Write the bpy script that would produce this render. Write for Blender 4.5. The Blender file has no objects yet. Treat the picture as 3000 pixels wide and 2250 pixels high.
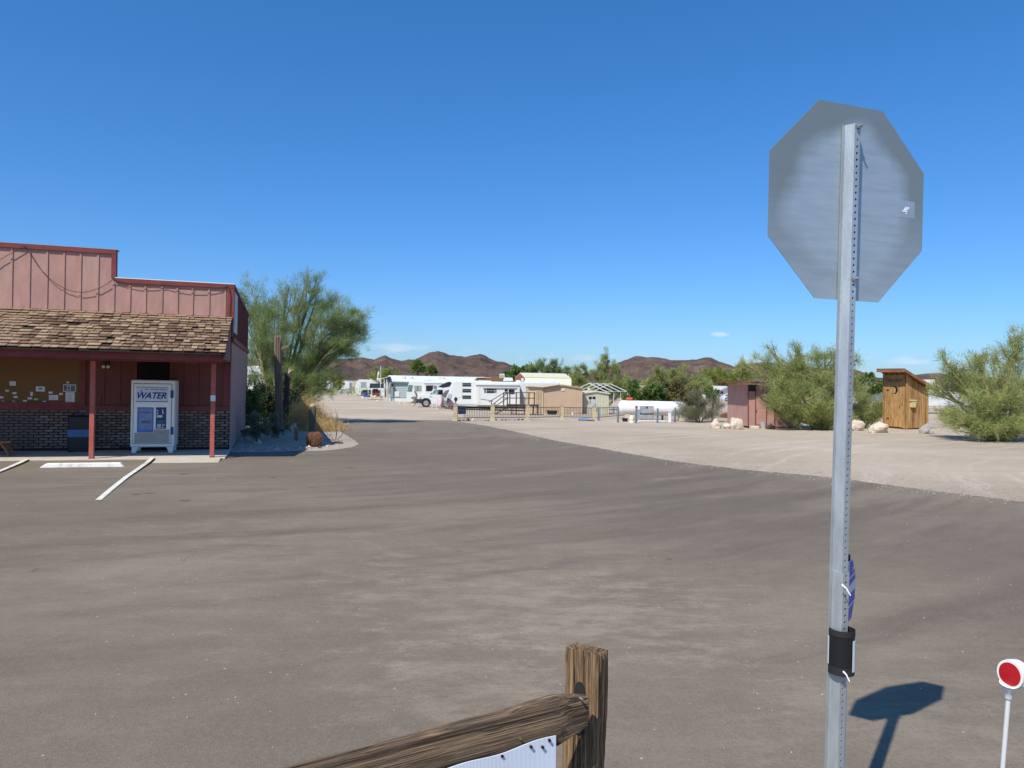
import bpy, bmesh, math, random
import numpy as np
from mathutils import Vector, Matrix, noise as mnoise

# ---------------------------------------------------------------- camera, world, sun, exposure
S = bpy.context.scene
C = S.collection
rad = math.radians
FPX = 2167.0; HC = 2.0; ROLL = rad(1.16); PITCH = rad(-0.21)
fw = Vector((0, math.cos(PITCH), math.sin(PITCH))); up0 = Vector((0, -math.sin(PITCH), math.cos(PITCH))); r0 = Vector((1, 0, 0))
RV = r0*math.cos(ROLL) + up0*math.sin(ROLL)
UV = -r0*math.sin(ROLL) + up0*math.cos(ROLL)
cd = bpy.data.cameras.new('camera'); cam = bpy.data.objects.new('camera', cd); C.objects.link(cam)
cd.sensor_width = 36; cd.lens = 36*FPX/3000; cd.clip_start = 0.05; cd.clip_end = 12000
m = Matrix.Identity(4)
for i in range(3):
    m[i][0] = RV[i]; m[i][1] = UV[i]; m[i][2] = -fw[i]
m[2][3] = HC
cam.matrix_world = m
S.camera = cam
AZ = rad(33.5); EL = rad(51)
SUNDIR = Vector((-math.sin(AZ)*math.cos(EL), -math.cos(AZ)*math.cos(EL), math.sin(EL)))
w = bpy.data.worlds.new('World'); S.world = w; w.use_nodes = True
nt = w.node_tree; N = nt.nodes; Lk = nt.links
bg = N['Background']
sky = N.new('ShaderNodeTexSky'); sky.sky_type = 'NISHITA'; sky.sun_disc = False
sky.sun_elevation = EL; sky.sun_rotation = rad(180) + AZ
sky.altitude = 300; sky.air_density = 1.0; sky.dust_density = 0.6; sky.ozone_density = 1.6
hsv = N.new('ShaderNodeHueSaturation'); hsv.inputs['Saturation'].default_value = 1.08; hsv.inputs['Value'].default_value = 1.0
tc = N.new('ShaderNodeTexCoord'); sep = N.new('ShaderNodeSeparateXYZ')
def mth(nt, op, a, b=None, c=None, clamp=False):
    n = nt.nodes.new('ShaderNodeMath'); n.operation = op; n.use_clamp = clamp
    for i, v in enumerate((a, b, c)):
        if v is None: continue
        if isinstance(v, (int, float)): n.inputs[i].default_value = v
        else: nt.links.new(v, n.inputs[i])
    return n.outputs[0]
Lk.new(tc.outputs['Generated'], sep.inputs[0])
az = mth(nt, 'ARCTAN2', sep.outputs[0], sep.outputs[1]); el = sep.outputs[2]
cmb = N.new('ShaderNodeCombineXYZ'); Lk.new(mth(nt, 'MULTIPLY', az, 9.0), cmb.inputs[0]); Lk.new(mth(nt, 'MULTIPLY', el, 30.0), cmb.inputs[1])
nz = N.new('ShaderNodeTexNoise'); nz.inputs['Scale'].default_value = 3.0; nz.inputs['Detail'].default_value = 7; nz.inputs['Roughness'].default_value = .6
Lk.new(cmb.outputs[0], nz.inputs['Vector'])
fine = nz.outputs['Fac']
band = mth(nt, 'SUBTRACT', 1.0, mth(nt, 'ABSOLUTE', mth(nt, 'DIVIDE', mth(nt, 'SUBTRACT', el, 0.030), 0.022)), clamp=True)
c1 = mth(nt, 'MULTIPLY', mth(nt, 'MULTIPLY', mth(nt, 'SUBTRACT', fine, 0.53), 5.0, clamp=True), mth(nt, 'MULTIPLY', band, 0.42))
def puff(a0, e0, ra, re, amt):
    dx = mth(nt, 'DIVIDE', mth(nt, 'SUBTRACT', az, a0), ra); dy = mth(nt, 'DIVIDE', mth(nt, 'SUBTRACT', el, e0), re)
    r2 = mth(nt, 'ADD', mth(nt, 'MULTIPLY', dx, dx), mth(nt, 'MULTIPLY', dy, dy))
    v = mth(nt, 'SUBTRACT', mth(nt, 'ADD', 1.0, mth(nt, 'MULTIPLY', mth(nt, 'SUBTRACT', fine, 0.5), 3.0)), r2)
    return mth(nt, 'MULTIPLY', mth(nt, 'MULTIPLY', v, 1.0, clamp=True), amt)
c1 = mth(nt, 'ADD', c1, puff(0.272, 0.066, 0.013, 0.0035, 0.65))
c1 = mth(nt, 'ADD', c1, puff(-0.150, 0.043, 0.045, 0.006, 0.4))
c1 = mth(nt, 'ADD', c1, puff(0.095, 0.034, 0.022, 0.006, 0.35))
c1 = mth(nt, 'ADD', c1, puff(0.49, 0.034, 0.03, 0.005, 0.4), clamp=True)
mx = N.new('ShaderNodeMixRGB'); Lk.new(c1, mx.inputs[0]); Lk.new(hsv.outputs[0], mx.inputs[1]); mx.inputs[2].default_value = (7.6, 8.2, 9.6, 1)
gr = N.new('ShaderNodeMapRange'); gr.inputs['From Min'].default_value = -0.02; gr.inputs['From Max'].default_value = 0.45; Lk.new(el, gr.inputs['Value'])
ti = N.new('ShaderNodeMixRGB'); ti.inputs[1].default_value = (.66, .93, 1.42, 1); ti.inputs[2].default_value = (.72, 1.18, 1.62, 1); Lk.new(gr.outputs[0], ti.inputs[0])
tm = N.new('ShaderNodeMixRGB'); tm.blend_type = 'MULTIPLY'; tm.inputs[0].default_value = 1.0; Lk.new(sky.outputs[0], tm.inputs[1]); Lk.new(ti.outputs[0], tm.inputs[2])
Lk.new(tm.outputs[0], hsv.inputs['Color']); Lk.new(mx.outputs[0], bg.inputs['Color'])
bg.inputs['Strength'].default_value = 0.085
sd = bpy.data.lights.new('sun', 'SUN'); sd.energy = 4.3; sd.angle = rad(0.53); sd.color = (1, 0.95, 0.865)
so = bpy.data.objects.new('sun', sd); C.objects.link(so); so.location = (0, 0, 60)
so.rotation_euler = SUNDIR.to_track_quat('Z', 'Y').to_euler()
S.view_settings.view_transform = 'Standard'; S.view_settings.look = 'None'; S.view_settings.gamma = 1
S.view_settings.use_curve_mapping = False; S.view_settings.exposure = 0.25

random.seed(4); RNG = np.random.default_rng(7)
# ---------------------------------------------------------------- ground profile and surveying helpers
def smooth(t): t = max(0, min(1, t)); return t*t*(3-2*t)
def gz(X, Y):
    t = Y-14
    sp = (math.sqrt(t*t+16)+t)/2 - 1.0 if t > -12 else 0.0
    sp = max(0.0, sp)
    s = 0.005 + 0.008*smooth((24-X)/14)
    if sp > 260: sp = 260+(sp-260)*0.02
    return -s*sp
def ray(x, y): return fw + RV*((x-1500)/FPX) - UV*((y-1125)/FPX)
def G(x, y, dz=0.0):
    d = ray(x, y); lo = .5; t = .5
    while t < 4000:
        if HC+t*d.z < gz(t*d.x, t*d.y)+dz: break
        lo = t; t *= 1.03
    hi = t
    for _ in range(40):
        q = (lo+hi)/2
        if HC+q*d.z < gz(q*d.x, q*d.y)+dz: hi = q
        else: lo = q
    return Vector((d.x*hi, d.y*hi, HC+d.z*hi))
def P(x, y, Y):
    d = ray(x, y); t = Y/d.y
    return Vector((d.x*t, Y, HC+d.z*t))
class Fr:                                            # a survey frame: origin and heading on the ground
    def __init__(s, loc, rot=0.0):
        s.o = Vector(loc); s.rot = rot; s.x = Vector((math.cos(rot), math.sin(rot), 0)); s.y = Vector((-math.sin(rot), math.cos(rot), 0))
        s.k = s.o.y/FPX
    def _h(s, px, py, n, c):
        d = ray(px, py); o = Vector((0, 0, HC))
        t = (c - (o-s.o).dot(n))/d.dot(n); p = o+d*t-s.o
        return p.dot(s.x), p.dot(s.y), p.z
    def L(s, px, py, v=0.0): a = s._h(px, py, s.y, v); return a[0], a[2]
    def U(s, px, py, u=0.0): a = s._h(px, py, s.x, u); return a[1], a[2]
    def Z(s, px, py, z=0.0): a = s._h(px, py, Vector((0, 0, 1)), z); return a[0], a[1]
# ---------------------------------------------------------------- mesh helpers
class MB:
    def __init__(s): s.v = []; s.f = []
    def add(s, vs, fs):
        b = len(s.v); s.v += [tuple(p) for p in vs]; s.f += [tuple(i+b for i in f) for f in fs]; return s
    def box(s, x0, x1, y0, y1, z0, z1):
        return s.add([(x0,y0,z0),(x1,y0,z0),(x1,y1,z0),(x0,y1,z0),(x0,y0,z1),(x1,y0,z1),(x1,y1,z1),(x0,y1,z1)],
                     [(0,3,2,1),(4,5,6,7),(0,1,5,4),(1,2,6,5),(2,3,7,6),(3,0,4,7)])
    def prism(s, poly, a, b, axis='y'):              # poly in the other two axes, extruded from a to b
        n = len(poly)
        def mk(p, c): return {'y': (p[0], c, p[1]), 'x': (c, p[0], p[1]), 'z': (p[0], p[1], c)}[axis]
        vs = [mk(p, a) for p in poly]+[mk(p, b) for p in poly]
        fs = [tuple(range(n)), tuple(range(2*n-1, n-1, -1))]+[(i, i+n, (i+1) % n+n, (i+1) % n) for i in range(n)]
        return s.add(vs, fs)
    def tube(s, pts, rs, n=6, cap=True):
        pts = [Vector(p) for p in pts]
        if not hasattr(rs, '__len__'): rs = [rs]*len(pts)
        vs = []; fs = []; pu = None
        for i, p in enumerate(pts):
            d = (pts[min(i+1, len(pts)-1)]-pts[max(i-1, 0)])
            if d.length < 1e-9: d = Vector((0, 0, 1))
            d.normalize()
            if pu is None: pu = d.orthogonal()
            u = (pu-d*pu.dot(d)); u = u.normalized() if u.length > 1e-6 else d.orthogonal().normalized(); pu = u; v = d.cross(u)
            for j in range(n):
                a = 2*math.pi*j/n; vs.append(p+(u*math.cos(a)+v*math.sin(a))*rs[i])
        for i in range(len(pts)-1):
            for j in range(n): fs.append((i*n+j, i*n+(j+1) % n, (i+1)*n+(j+1) % n, (i+1)*n+j))
        if cap: fs.append(tuple(range(n-1, -1, -1))); fs.append(tuple((len(pts)-1)*n+j for j in range(n)))
        return s.add(vs, fs)
    def cyl(s, p, q, r, n=12): return s.tube([p, q], [r, r], n)
    def bar(s, p, q, w, h):                          # rectangular bar p to q, h in z as far as possible
        p = Vector(p); q = Vector(q); d = (q-p).normalized()
        up = Vector((0, 0, 1)) if abs(d.z) < .95 else Vector((0, 1, 0))
        a = d.cross(up).normalized()*w/2; b = a.cross(d).normalized()*h/2
        vs = [p-a-b, p+a-b, p+a+b, p-a+b, q-a-b, q+a-b, q+a+b, q-a+b]
        return s.add(vs, [(0,1,2,3),(7,6,5,4),(0,4,5,1),(1,5,6,2),(2,6,7,3),(3,7,4,0)])
    def lathe(s, prof, n=16, c=(0, 0, 0)):           # prof of (r, z)
        vs = []; fs = []
        for r, z in prof:
            for j in range(n): a = 2*math.pi*j/n; vs.append((c[0]+r*math.cos(a), c[1]+r*math.sin(a), c[2]+z))
        for i in range(len(prof)-1):
            for j in range(n): fs.append((i*n+j, i*n+(j+1) % n, (i+1)*n+(j+1) % n, (i+1)*n+j))
        fs.append(tuple(range(n-1, -1, -1))); fs.append(tuple((len(prof)-1)*n+j for j in range(n)))
        return s.add(vs, fs)
    def mesh(s, name, mat, smooth=False, bevel=0.0, fix=True):
        me = bpy.data.meshes.new(name); me.from_pydata(s.v, [], s.f); me.materials.append(mat)
        if fix:
            bm = bmesh.new(); bm.from_mesh(me)
            bmesh.ops.recalc_face_normals(bm, faces=bm.faces)
            if bevel: bmesh.ops.bevel(bm, geom=[e for e in bm.edges if len(e.link_faces) == 2 and e.calc_face_angle(0) > .6], offset=bevel, segments=2 if bevel > .02 else 1, affect='EDGES', profile=.5)
            bm.to_mesh(me); bm.free()
        if smooth:
            for p in me.polygons: p.use_smooth = True
            try: me.set_sharp_from_angle(angle=rad(42))
            except Exception: pass
        me.update(); return me
    def build(s, name, mat, parent=None, smooth=False, bevel=0.0):
        return link(name, s.mesh(name, mat, smooth, bevel), parent)
def link(name, me, parent=None, loc=None, rot=None):
    o = bpy.data.objects.new(name, me); C.objects.link(o)
    if parent: o.parent = parent
    if loc is not None: o.location = loc
    if rot is not None: o.rotation_euler = rot
    return o
def tag(o, label=None, cat=None, group=None, kind=None):
    if label: o['label'] = label
    if cat: o['category'] = cat
    if group: o['group'] = group
    if kind: o['kind'] = kind
    return o
def thing(name, label, cat, loc, rotz=0.0, group=None):
    o = bpy.data.objects.new(name, None); C.objects.link(o); o.empty_display_size = .2
    o.location = loc; o.rotation_euler = (0, 0, rotz); return tag(o, label, cat, group)
def copy_tree(o, parent=None):
    c = o.copy(); C.objects.link(c); c.parent = parent
    for ch in list(o.children): copy_tree(ch, c)
    return c
def single(name, mb, mat, label, cat, loc, rotz=0.0, group=None, smooth=False, bevel=0.0):
    o = mb.build(name, mat, None, smooth, bevel); o.location = loc; o.rotation_euler = (0, 0, rotz)
    return tag(o, label, cat, group)
def rock_mesh(name, mat, seed, sx=1, sy=1, sz=1, sub=2, rough=.35):
    bm = bmesh.new(); bmesh.ops.create_icosphere(bm, subdivisions=sub, radius=1)
    for v in bm.verts:
        n = mnoise.noise(v.co*1.1+Vector((seed*7.3, seed, 0)))*rough*1.6+mnoise.noise(v.co*2.7+Vector((seed*3.1, 0, seed)))*rough*.6
        v.co *= 1+n; v.co.x *= sx; v.co.y *= sy; v.co.z *= sz
        if v.co.z < -.35*sz: v.co.z = -.35*sz
    me = bpy.data.meshes.new(name); bm.to_mesh(me); bm.free(); me.materials.append(mat)
    return me
# ---------------------------------------------------------------- materials
def nn(nt, t, **kw):
    n = nt.nodes.new(t)
    for k, v in kw.items():
        if k in n.inputs: n.inputs[k].default_value = v
        else: setattr(n, k, v)
    return n
def M(name, col, rough=.75, metal=0.0, var=.12, scale=3.0, bump=.0, bscale=60.0, stretch=(1, 1, 1), rnd=0.0, dirt=None, dirtamt=.0, dscale=1.2, detail=5, spec=.4, rim=None):
    ma = bpy.data.materials.new(name); ma.use_nodes = True; nt = ma.node_tree; b = nt.nodes['Principled BSDF']
    b.inputs['Roughness'].default_value = rough; b.inputs['Metallic'].default_value = metal; b.inputs['Specular IOR Level'].default_value = spec
    tc = nn(nt, 'ShaderNodeTexCoord'); mp = nn(nt, 'ShaderNodeMapping'); mp.inputs['Scale'].default_value = stretch
    nt.links.new(tc.outputs['Object'], mp.inputs['Vector']); vec = mp.outputs[0]
    oi = nn(nt, 'ShaderNodeObjectInfo')
    if rnd:
        ad = nn(nt, 'ShaderNodeVectorMath', operation='ADD'); sc = nn(nt, 'ShaderNodeMath', operation='MULTIPLY'); sc.inputs[1].default_value = 37.0
        nt.links.new(oi.outputs['Random'], sc.inputs[0]); nt.links.new(vec, ad.inputs[0]); nt.links.new(sc.outputs[0], ad.inputs[1]); vec = ad.outputs[0]
    nz = nn(nt, 'ShaderNodeTexNoise', Scale=scale, Detail=detail, Roughness=.62); nt.links.new(vec, nz.inputs['Vector'])
    rmp = nn(nt, 'ShaderNodeMapRange'); rmp.inputs['From Min'].default_value = .3; rmp.inputs['From Max'].default_value = .7
    rmp.inputs['To Min'].default_value = 1-var; rmp.inputs['To Max'].default_value = 1+var; nt.links.new(nz.outputs['Fac'], rmp.inputs['Value'])
    val = rmp.outputs[0]
    if rnd: val = mth(nt, 'MULTIPLY', val, mth(nt, 'ADD', 1-rnd, mth(nt, 'MULTIPLY', oi.outputs['Random'], 2*rnd)))
    vm = nn(nt, 'ShaderNodeVectorMath', operation='SCALE'); vm.inputs[0].default_value = col; nt.links.new(val, vm.inputs['Scale'])
    out = vm.outputs[0]
    if dirt:
        n2 = nn(nt, 'ShaderNodeTexNoise', Scale=dscale, Detail=8, Roughness=.65); nt.links.new(vec, n2.inputs['Vector'])
        f = mth(nt, 'MULTIPLY', mth(nt, 'MULTIPLY', mth(nt, 'SUBTRACT', n2.outputs['Fac'], .5), 4.0, clamp=True), dirtamt)
        mx = nn(nt, 'ShaderNodeMixRGB'); mx.inputs[2].default_value = (*dirt, 1); nt.links.new(f, mx.inputs[0]); nt.links.new(out, mx.inputs[1]); out = mx.outputs[0]
    nt.links.new(out, b.inputs['Base Color'])
    if bump:
        n3 = nn(nt, 'ShaderNodeTexNoise', Scale=bscale, Detail=5); nt.links.new(vec, n3.inputs['Vector'])
        bp = nn(nt, 'ShaderNodeBump', Strength=bump, Distance=.02); nt.links.new(n3.outputs['Fac'], bp.inputs['Height']); nt.links.new(bp.outputs[0], b.inputs['Normal'])
    return ma
def foliage(name, c1, c2, trans=.3, scale=1.2):
    ma = bpy.data.materials.new(name); ma.use_nodes = True; nt = ma.node_tree; b = nt.nodes['Principled BSDF']
    b.inputs['Roughness'].default_value = .6; b.inputs['Specular IOR Level'].default_value = .3
    tc = nn(nt, 'ShaderNodeTexCoord'); nz = nn(nt, 'ShaderNodeTexNoise', Scale=scale, Detail=4); nt.links.new(tc.outputs['Object'], nz.inputs['Vector'])
    n2 = nn(nt, 'ShaderNodeTexNoise', Scale=scale*11, Detail=2); nt.links.new(tc.outputs['Object'], n2.inputs['Vector'])
    f = mth(nt, 'MULTIPLY', mth(nt, 'SUBTRACT', mth(nt, 'ADD', nz.outputs['Fac'], mth(nt, 'MULTIPLY', n2.outputs['Fac'], .7)), .55), 2.2, clamp=True)
    mx = nn(nt, 'ShaderNodeMixRGB'); mx.inputs[1].default_value = (*c1, 1); mx.inputs[2].default_value = (*c2, 1); nt.links.new(f, mx.inputs[0])
    nt.links.new(mx.outputs[0], b.inputs['Base Color'])
    tr = nn(nt, 'ShaderNodeBsdfTranslucent'); nt.links.new(mx.outputs[0], tr.inputs['Color']); ms = nn(nt, 'ShaderNodeMixShader'); ms.inputs[0].default_value = trans
    nt.links.new(b.outputs[0], ms.inputs[1]); nt.links.new(tr.outputs[0], ms.inputs[2]); nt.links.new(ms.outputs[0], nt.nodes['Material Output'].inputs['Surface'])
    return ma
DUST = [(1500, 1750, 1.7, .26), (1720, 1800, 1.2, .24), (1380, 2010, .8, .34), (1250, 1450, 5.0, .12), (2350, 1850, 2.0, .16), (500, 1650, 2.6, .15), (2650, 2150, .8, .2)]
WORN = [(1450, 1330, 12.0, .33), (2350, 1560, 5.0, .28), (1850, 1450, 6.0, .24), (2850, 1650, 3.5, .22), (300, 1500, 3.0, .25)]
OIL = [(400, 1450, .09), (436, 1447, .10), (98, 1676, .035), (106, 1670, .03), (540, 1390, .12), (800, 1400, .09), (1960, 1640, .04), (320, 1335, .1), (540, 1468, .1)]
def ground_mat(name, kind):
    ma = bpy.data.materials.new(name); ma.use_nodes = True; nt = ma.node_tree; b = nt.nodes['Principled BSDF']; L = nt.links.new
    b.inputs['Roughness'].default_value = .9; b.inputs['Specular IOR Level'].default_value = .25
    tc = nn(nt, 'ShaderNodeTexCoord'); O = tc.outputs['Object']
    def no(scale, detail=6, rough=.6, sc=(1, 1, 1), rz=0, dist=0):
        mp = nn(nt, 'ShaderNodeMapping'); mp.inputs['Scale'].default_value = sc; mp.inputs['Rotation'].default_value = (0, 0, rz); L(O, mp.inputs['Vector'])
        n = nn(nt, 'ShaderNodeTexNoise', Scale=scale, Detail=detail, Roughness=rough, Distortion=dist); L(mp.outputs[0], n.inputs['Vector']); return n.outputs['Fac']
    def cl(v, a, k): return mth(nt, 'MULTIPLY', mth(nt, 'SUBTRACT', v, a), k, clamp=True)
    def mixc(f, a, b2):
        mx = nn(nt, 'ShaderNodeMixRGB'); L(f, mx.inputs[0])
        for i, q in ((1, a), (2, b2)):
            if isinstance(q, tuple): mx.inputs[i].default_value = (*q, 1)
            else: L(q, mx.inputs[i])
        return mx.outputs[0]
    def arcs(cx, cy, kr, ka, det=6):
        sx = nn(nt, 'ShaderNodeSeparateXYZ'); L(O, sx.inputs[0]); X = mth(nt, 'SUBTRACT', sx.outputs[0], cx); Y = mth(nt, 'SUBTRACT', sx.outputs[1], cy)
        R = mth(nt, 'SQRT', mth(nt, 'ADD', mth(nt, 'MULTIPLY', X, X), mth(nt, 'MULTIPLY', Y, Y))); A = mth(nt, 'ARCTAN2', X, Y)
        wob = mth(nt, 'MULTIPLY', no(.35, 3), .9)
        cb = nn(nt, 'ShaderNodeCombineXYZ'); L(mth(nt, 'MULTIPLY', mth(nt, 'ADD', R, wob), kr), cb.inputs[0]); L(mth(nt, 'MULTIPLY', A, ka), cb.inputs[1])
        n = nn(nt, 'ShaderNodeTexNoise', Scale=1.0, Detail=det, Roughness=.62); L(cb.outputs[0], n.inputs['Vector']); return n.outputs['Fac']
    if kind == 'asphalt':
        dust = cl(no(.16, 7, .62, (1, 1, 1)), .45, 3.6)
        st = cl(arcs(-14, 34, 1.5, 5.0), .50, 3.2)
        st2 = cl(arcs(22, -6, 1.8, 7.0), .53, 3.6)
        st3 = cl(arcs(-8, 60, 7.0, 9.0), .50, 3.0)
        mot = cl(no(1.1, 8, .72), .42, 3.0)
        f = mth(nt, 'ADD', mth(nt, 'MULTIPLY', dust, .30), mth(nt, 'ADD', mth(nt, 'MULTIPLY', mot, .24), mth(nt, 'ADD', mth(nt, 'MULTIPLY', st3, .16), mth(nt, 'ADD', mth(nt, 'MULTIPLY', st, .24), mth(nt, 'MULTIPLY', st2, .26)))), clamp=True)
        c = mixc(f, (.176, .140, .100), (.342, .270, .190))
        for (px_, py_, rr_, am_) in DUST:
            sx = nn(nt, 'ShaderNodeVectorMath', operation='DISTANCE'); q_ = G(px_, py_); sx.inputs[1].default_value = q_; L(O, sx.inputs[0])
            ff = mth(nt, 'MULTIPLY', mth(nt, 'SUBTRACT', mth(nt, 'ADD', 1.0, mth(nt, 'MULTIPLY', mth(nt, 'SUBTRACT', no(2.6, 9, .78, (.7, 1.4, 1)), .5), 6.0)), mth(nt, 'DIVIDE', sx.outputs['Value'], rr_)), am_, clamp=True)
            c = mixc(mth(nt, 'MINIMUM', ff, am_), c, (.40, .315, .235))
        for (px_, py_, rr_, am_) in WORN:
            sx = nn(nt, 'ShaderNodeVectorMath', operation='DISTANCE'); sx.inputs[1].default_value = G(px_, py_); L(O, sx.inputs[0])
            ff = mth(nt, 'MULTIPLY', mth(nt, 'SUBTRACT', mth(nt, 'ADD', 1.0, mth(nt, 'MULTIPLY', mth(nt, 'SUBTRACT', arcs(-14, 34, 1.1, 3.0), .5), 4.0)), mth(nt, 'DIVIDE', sx.outputs['Value'], rr_)), am_*1.6, clamp=True)
            c = mixc(mth(nt, 'MINIMUM', ff, am_), c, (.105, .083, .064))
        for (px_, py_, rr_) in OIL:
            sx = nn(nt, 'ShaderNodeVectorMath', operation='DISTANCE'); sx.inputs[1].default_value = G(px_, py_); L(O, sx.inputs[0])
            ff = mth(nt, 'MULTIPLY', mth(nt, 'SUBTRACT', mth(nt, 'ADD', 1.0, mth(nt, 'MULTIPLY', mth(nt, 'SUBTRACT', no(9, 4), .5), 2.0)), mth(nt, 'DIVIDE', sx.outputs['Value'], rr_)), 3.0, clamp=True)
            c = mixc(mth(nt, 'MULTIPLY', ff, .6), c, (.045, .038, .032))
        g2 = no(42, 5, .8); c = mixc(mth(nt, 'MULTIPLY', cl(g2, .52, 5.0), .35), c, (.33, .27, .21)); c = mixc(mth(nt, 'MULTIPLY', cl(mth(nt, 'SUBTRACT', 1.0, g2), .52, 5.0), .4), c, (.075, .062, .05))
        g = no(190, 3, .7); c = mixc(cl(g, .56, 5.0), c, (.27, .225, .19)); c = mixc(mth(nt, 'MULTIPLY', cl(mth(nt, 'SUBTRACT', 1.0, g), .56, 5.0), .7), c, (.035, .03, .027))
        vo = nn(nt, 'ShaderNodeTexVoronoi', Scale=7.0); L(O, vo.inputs['Vector'])
        sp = mth(nt, 'MULTIPLY', mth(nt, 'LESS_THAN', vo.outputs['Distance'], .055), mth(nt, 'GREATER_THAN', no(1.3, 2), .5)); c = mixc(mth(nt, 'MULTIPLY', sp, .8), c, (.5, .46, .4))
        ds = mth(nt, 'GREATER_THAN', no(1.4, 3, .5, (.45, 1.3, 1)), .735); c = mixc(mth(nt, 'MULTIPLY', ds, .7), c, (.03, .027, .025))
        ck = nn(nt, 'ShaderNodeTexVoronoi', feature='DISTANCE_TO_EDGE', Scale=.22); 
        wv = nn(nt, 'ShaderNodeVectorMath', operation='ADD'); n4 = nn(nt, 'ShaderNodeTexNoise', Scale=1.2, Detail=5); L(O, n4.inputs['Vector']); L(O, wv.inputs[0]); L(n4.outputs['Color'], wv.inputs[1]); L(wv.outputs[0], ck.inputs['Vector'])
        cr = mth(nt, 'MULTIPLY', mth(nt, 'LESS_THAN', ck.outputs['Distance'], .0016), mth(nt, 'GREATER_THAN', no(.3, 2), .62)); c = mixc(mth(nt, 'MULTIPLY', cr, .3), c, (.035, .03, .028))
        L(c, b.inputs['Base Color'])
        h = mth(nt, 'ADD', no(150, 3), mth(nt, 'MULTIPLY', no(6, 4), .6)); bp = nn(nt, 'ShaderNodeBump', Strength=.55, Distance=.012); L(h, bp.inputs['Height']); L(bp.outputs[0], b.inputs['Normal'])
    else:
        f = cl(no(.12, 7, .6), .38, 3.5)
        a, b2 = ((.425, .335, .24), (.56, .455, .335)) if kind == 'gravel' else ((.36, .31, .26), (.47, .41, .34))
        c = mixc(f, a, b2)
        st = cl(arcs(34, 6, 2.2, 3.0, 7), .52, 4.5); c = mixc(mth(nt, 'MULTIPLY', st, .7), c, (.66, .55, .43))
        st = cl(arcs(4, 70, 2.6, 3.0, 7), .54, 4.5); c = mixc(mth(nt, 'MULTIPLY', st, .55), c, (.29, .22, .155))
        g3 = no(6, 8, .8); c = mixc(mth(nt, 'MULTIPLY', cl(g3, .53, 4.0), .55), c, (.62, .52, .42)); c = mixc(mth(nt, 'MULTIPLY', cl(mth(nt, 'SUBTRACT', 1.0, g3), .53, 4.0), .5), c, (.25, .185, .14))
        g = no(26, 6, .75); c = mixc(mth(nt, 'MULTIPLY', cl(g, .54, 5.0), .6), c, (.56, .49, .42)); c = mixc(mth(nt, 'MULTIPLY', cl(mth(nt, 'SUBTRACT', 1.0, g), .53, 5.0), .65), c, (.17, .125, .10))
        L(c, b.inputs['Base Color'])
        h = mth(nt, 'ADD', no(30, 5), mth(nt, 'MULTIPLY', no(3.0, 4), 1.0)); bp = nn(nt, 'ShaderNodeBump', Strength=.8, Distance=.05); L(h, bp.inputs['Height']); L(bp.outputs[0], b.inputs['Normal'])
    return ma
def wood_mat(name, base, dark, light, axis=(9, 9, .5), scale=3.0, bump=.8, rnd=0.0, sharp=0.0):
    ma = bpy.data.materials.new(name); ma.use_nodes = True; nt = ma.node_tree; b = nt.nodes['Principled BSDF']; L = nt.links.new
    b.inputs['Roughness'].default_value = .85; b.inputs['Specular IOR Level'].default_value = .2
    tc = nn(nt, 'ShaderNodeTexCoord'); mp = nn(nt, 'ShaderNodeMapping'); mp.inputs['Scale'].default_value = axis; L(tc.outputs['Object'], mp.inputs['Vector'])
    n1 = nn(nt, 'ShaderNodeTexNoise', Scale=scale, Detail=8, Roughness=.7, Distortion=.4); L(mp.outputs[0], n1.inputs['Vector'])
    n2 = nn(nt, 'ShaderNodeTexNoise', Scale=scale*4.5, Detail=3, Roughness=.5); L(mp.outputs[0], n2.inputs['Vector'])
    cr = nn(nt, 'ShaderNodeValToRGB'); e = cr.color_ramp.elements
    e[0].position = .34+sharp; e[0].color = (*dark, 1); e[1].position = .68-sharp; e[1].color = (*light, 1); q = e.new(.5); q.color = (*base, 1)
    f = mth(nt, 'ADD', mth(nt, 'MULTIPLY', n1.outputs['Fac'], .65), mth(nt, 'MULTIPLY', n2.outputs['Fac'], .35))
    if rnd:
        oi = nn(nt, 'ShaderNodeObjectInfo'); f = mth(nt, 'ADD', f, mth(nt, 'MULTIPLY', mth(nt, 'SUBTRACT', oi.outputs['Random'], .5), rnd))
    L(f, cr.inputs[0]); L(cr.outputs[0], b.inputs['Base Color'])
    bp = nn(nt, 'ShaderNodeBump', Strength=bump, Distance=.008); L(f, bp.inputs['Height']); L(bp.outputs[0], b.inputs['Normal'])
    return ma
m_asphalt = ground_mat('asphalt', 'asphalt'); m_gravel = ground_mat('desert_gravel', 'gravel'); m_bed = ground_mat('bed_gravel', 'bed')
m_conc = M('concrete', (.52, .45, .36), .85, var=.12, scale=2.5, bump=.3, dirt=(.33, .28, .22), dirtamt=.35)
m_concg = M('grey_concrete', (.42, .40, .37), .85, var=.12, scale=2.5, bump=.3)
m_paint = M('line_paint', (.72, .68, .58), .8, var=.2, scale=9, dirt=(.2, .175, .15), dirtamt=.95, dscale=5)
m_white = M('white_paint', (.78, .76, .71), .55, var=.05, scale=2)
m_whitech = M('chipped_white_paint', (.80, .74, .67), .7, var=.05, scale=4, bump=.4, dirt=(.42, .34, .28), dirtamt=.95, dscale=4.5)
m_pink = M('faded_pink_paint', (.44, .245, .195), .8, var=.14, scale=2.2, bump=.35, bscale=30, dirt=(.50, .33, .25), dirtamt=.5, dscale=.8, stretch=(2.2, 1, .7))
m_pinkshade = M('shade_darkened_pink_siding', (.17, .055, .045), .8, var=.1, scale=2)  # same pink paint, with the porch shade darkened into its base colour
m_block = M('pink_block', (.39, .235, .20), .85, var=.12, scale=2.5, bump=.4, bscale=25)
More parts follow.
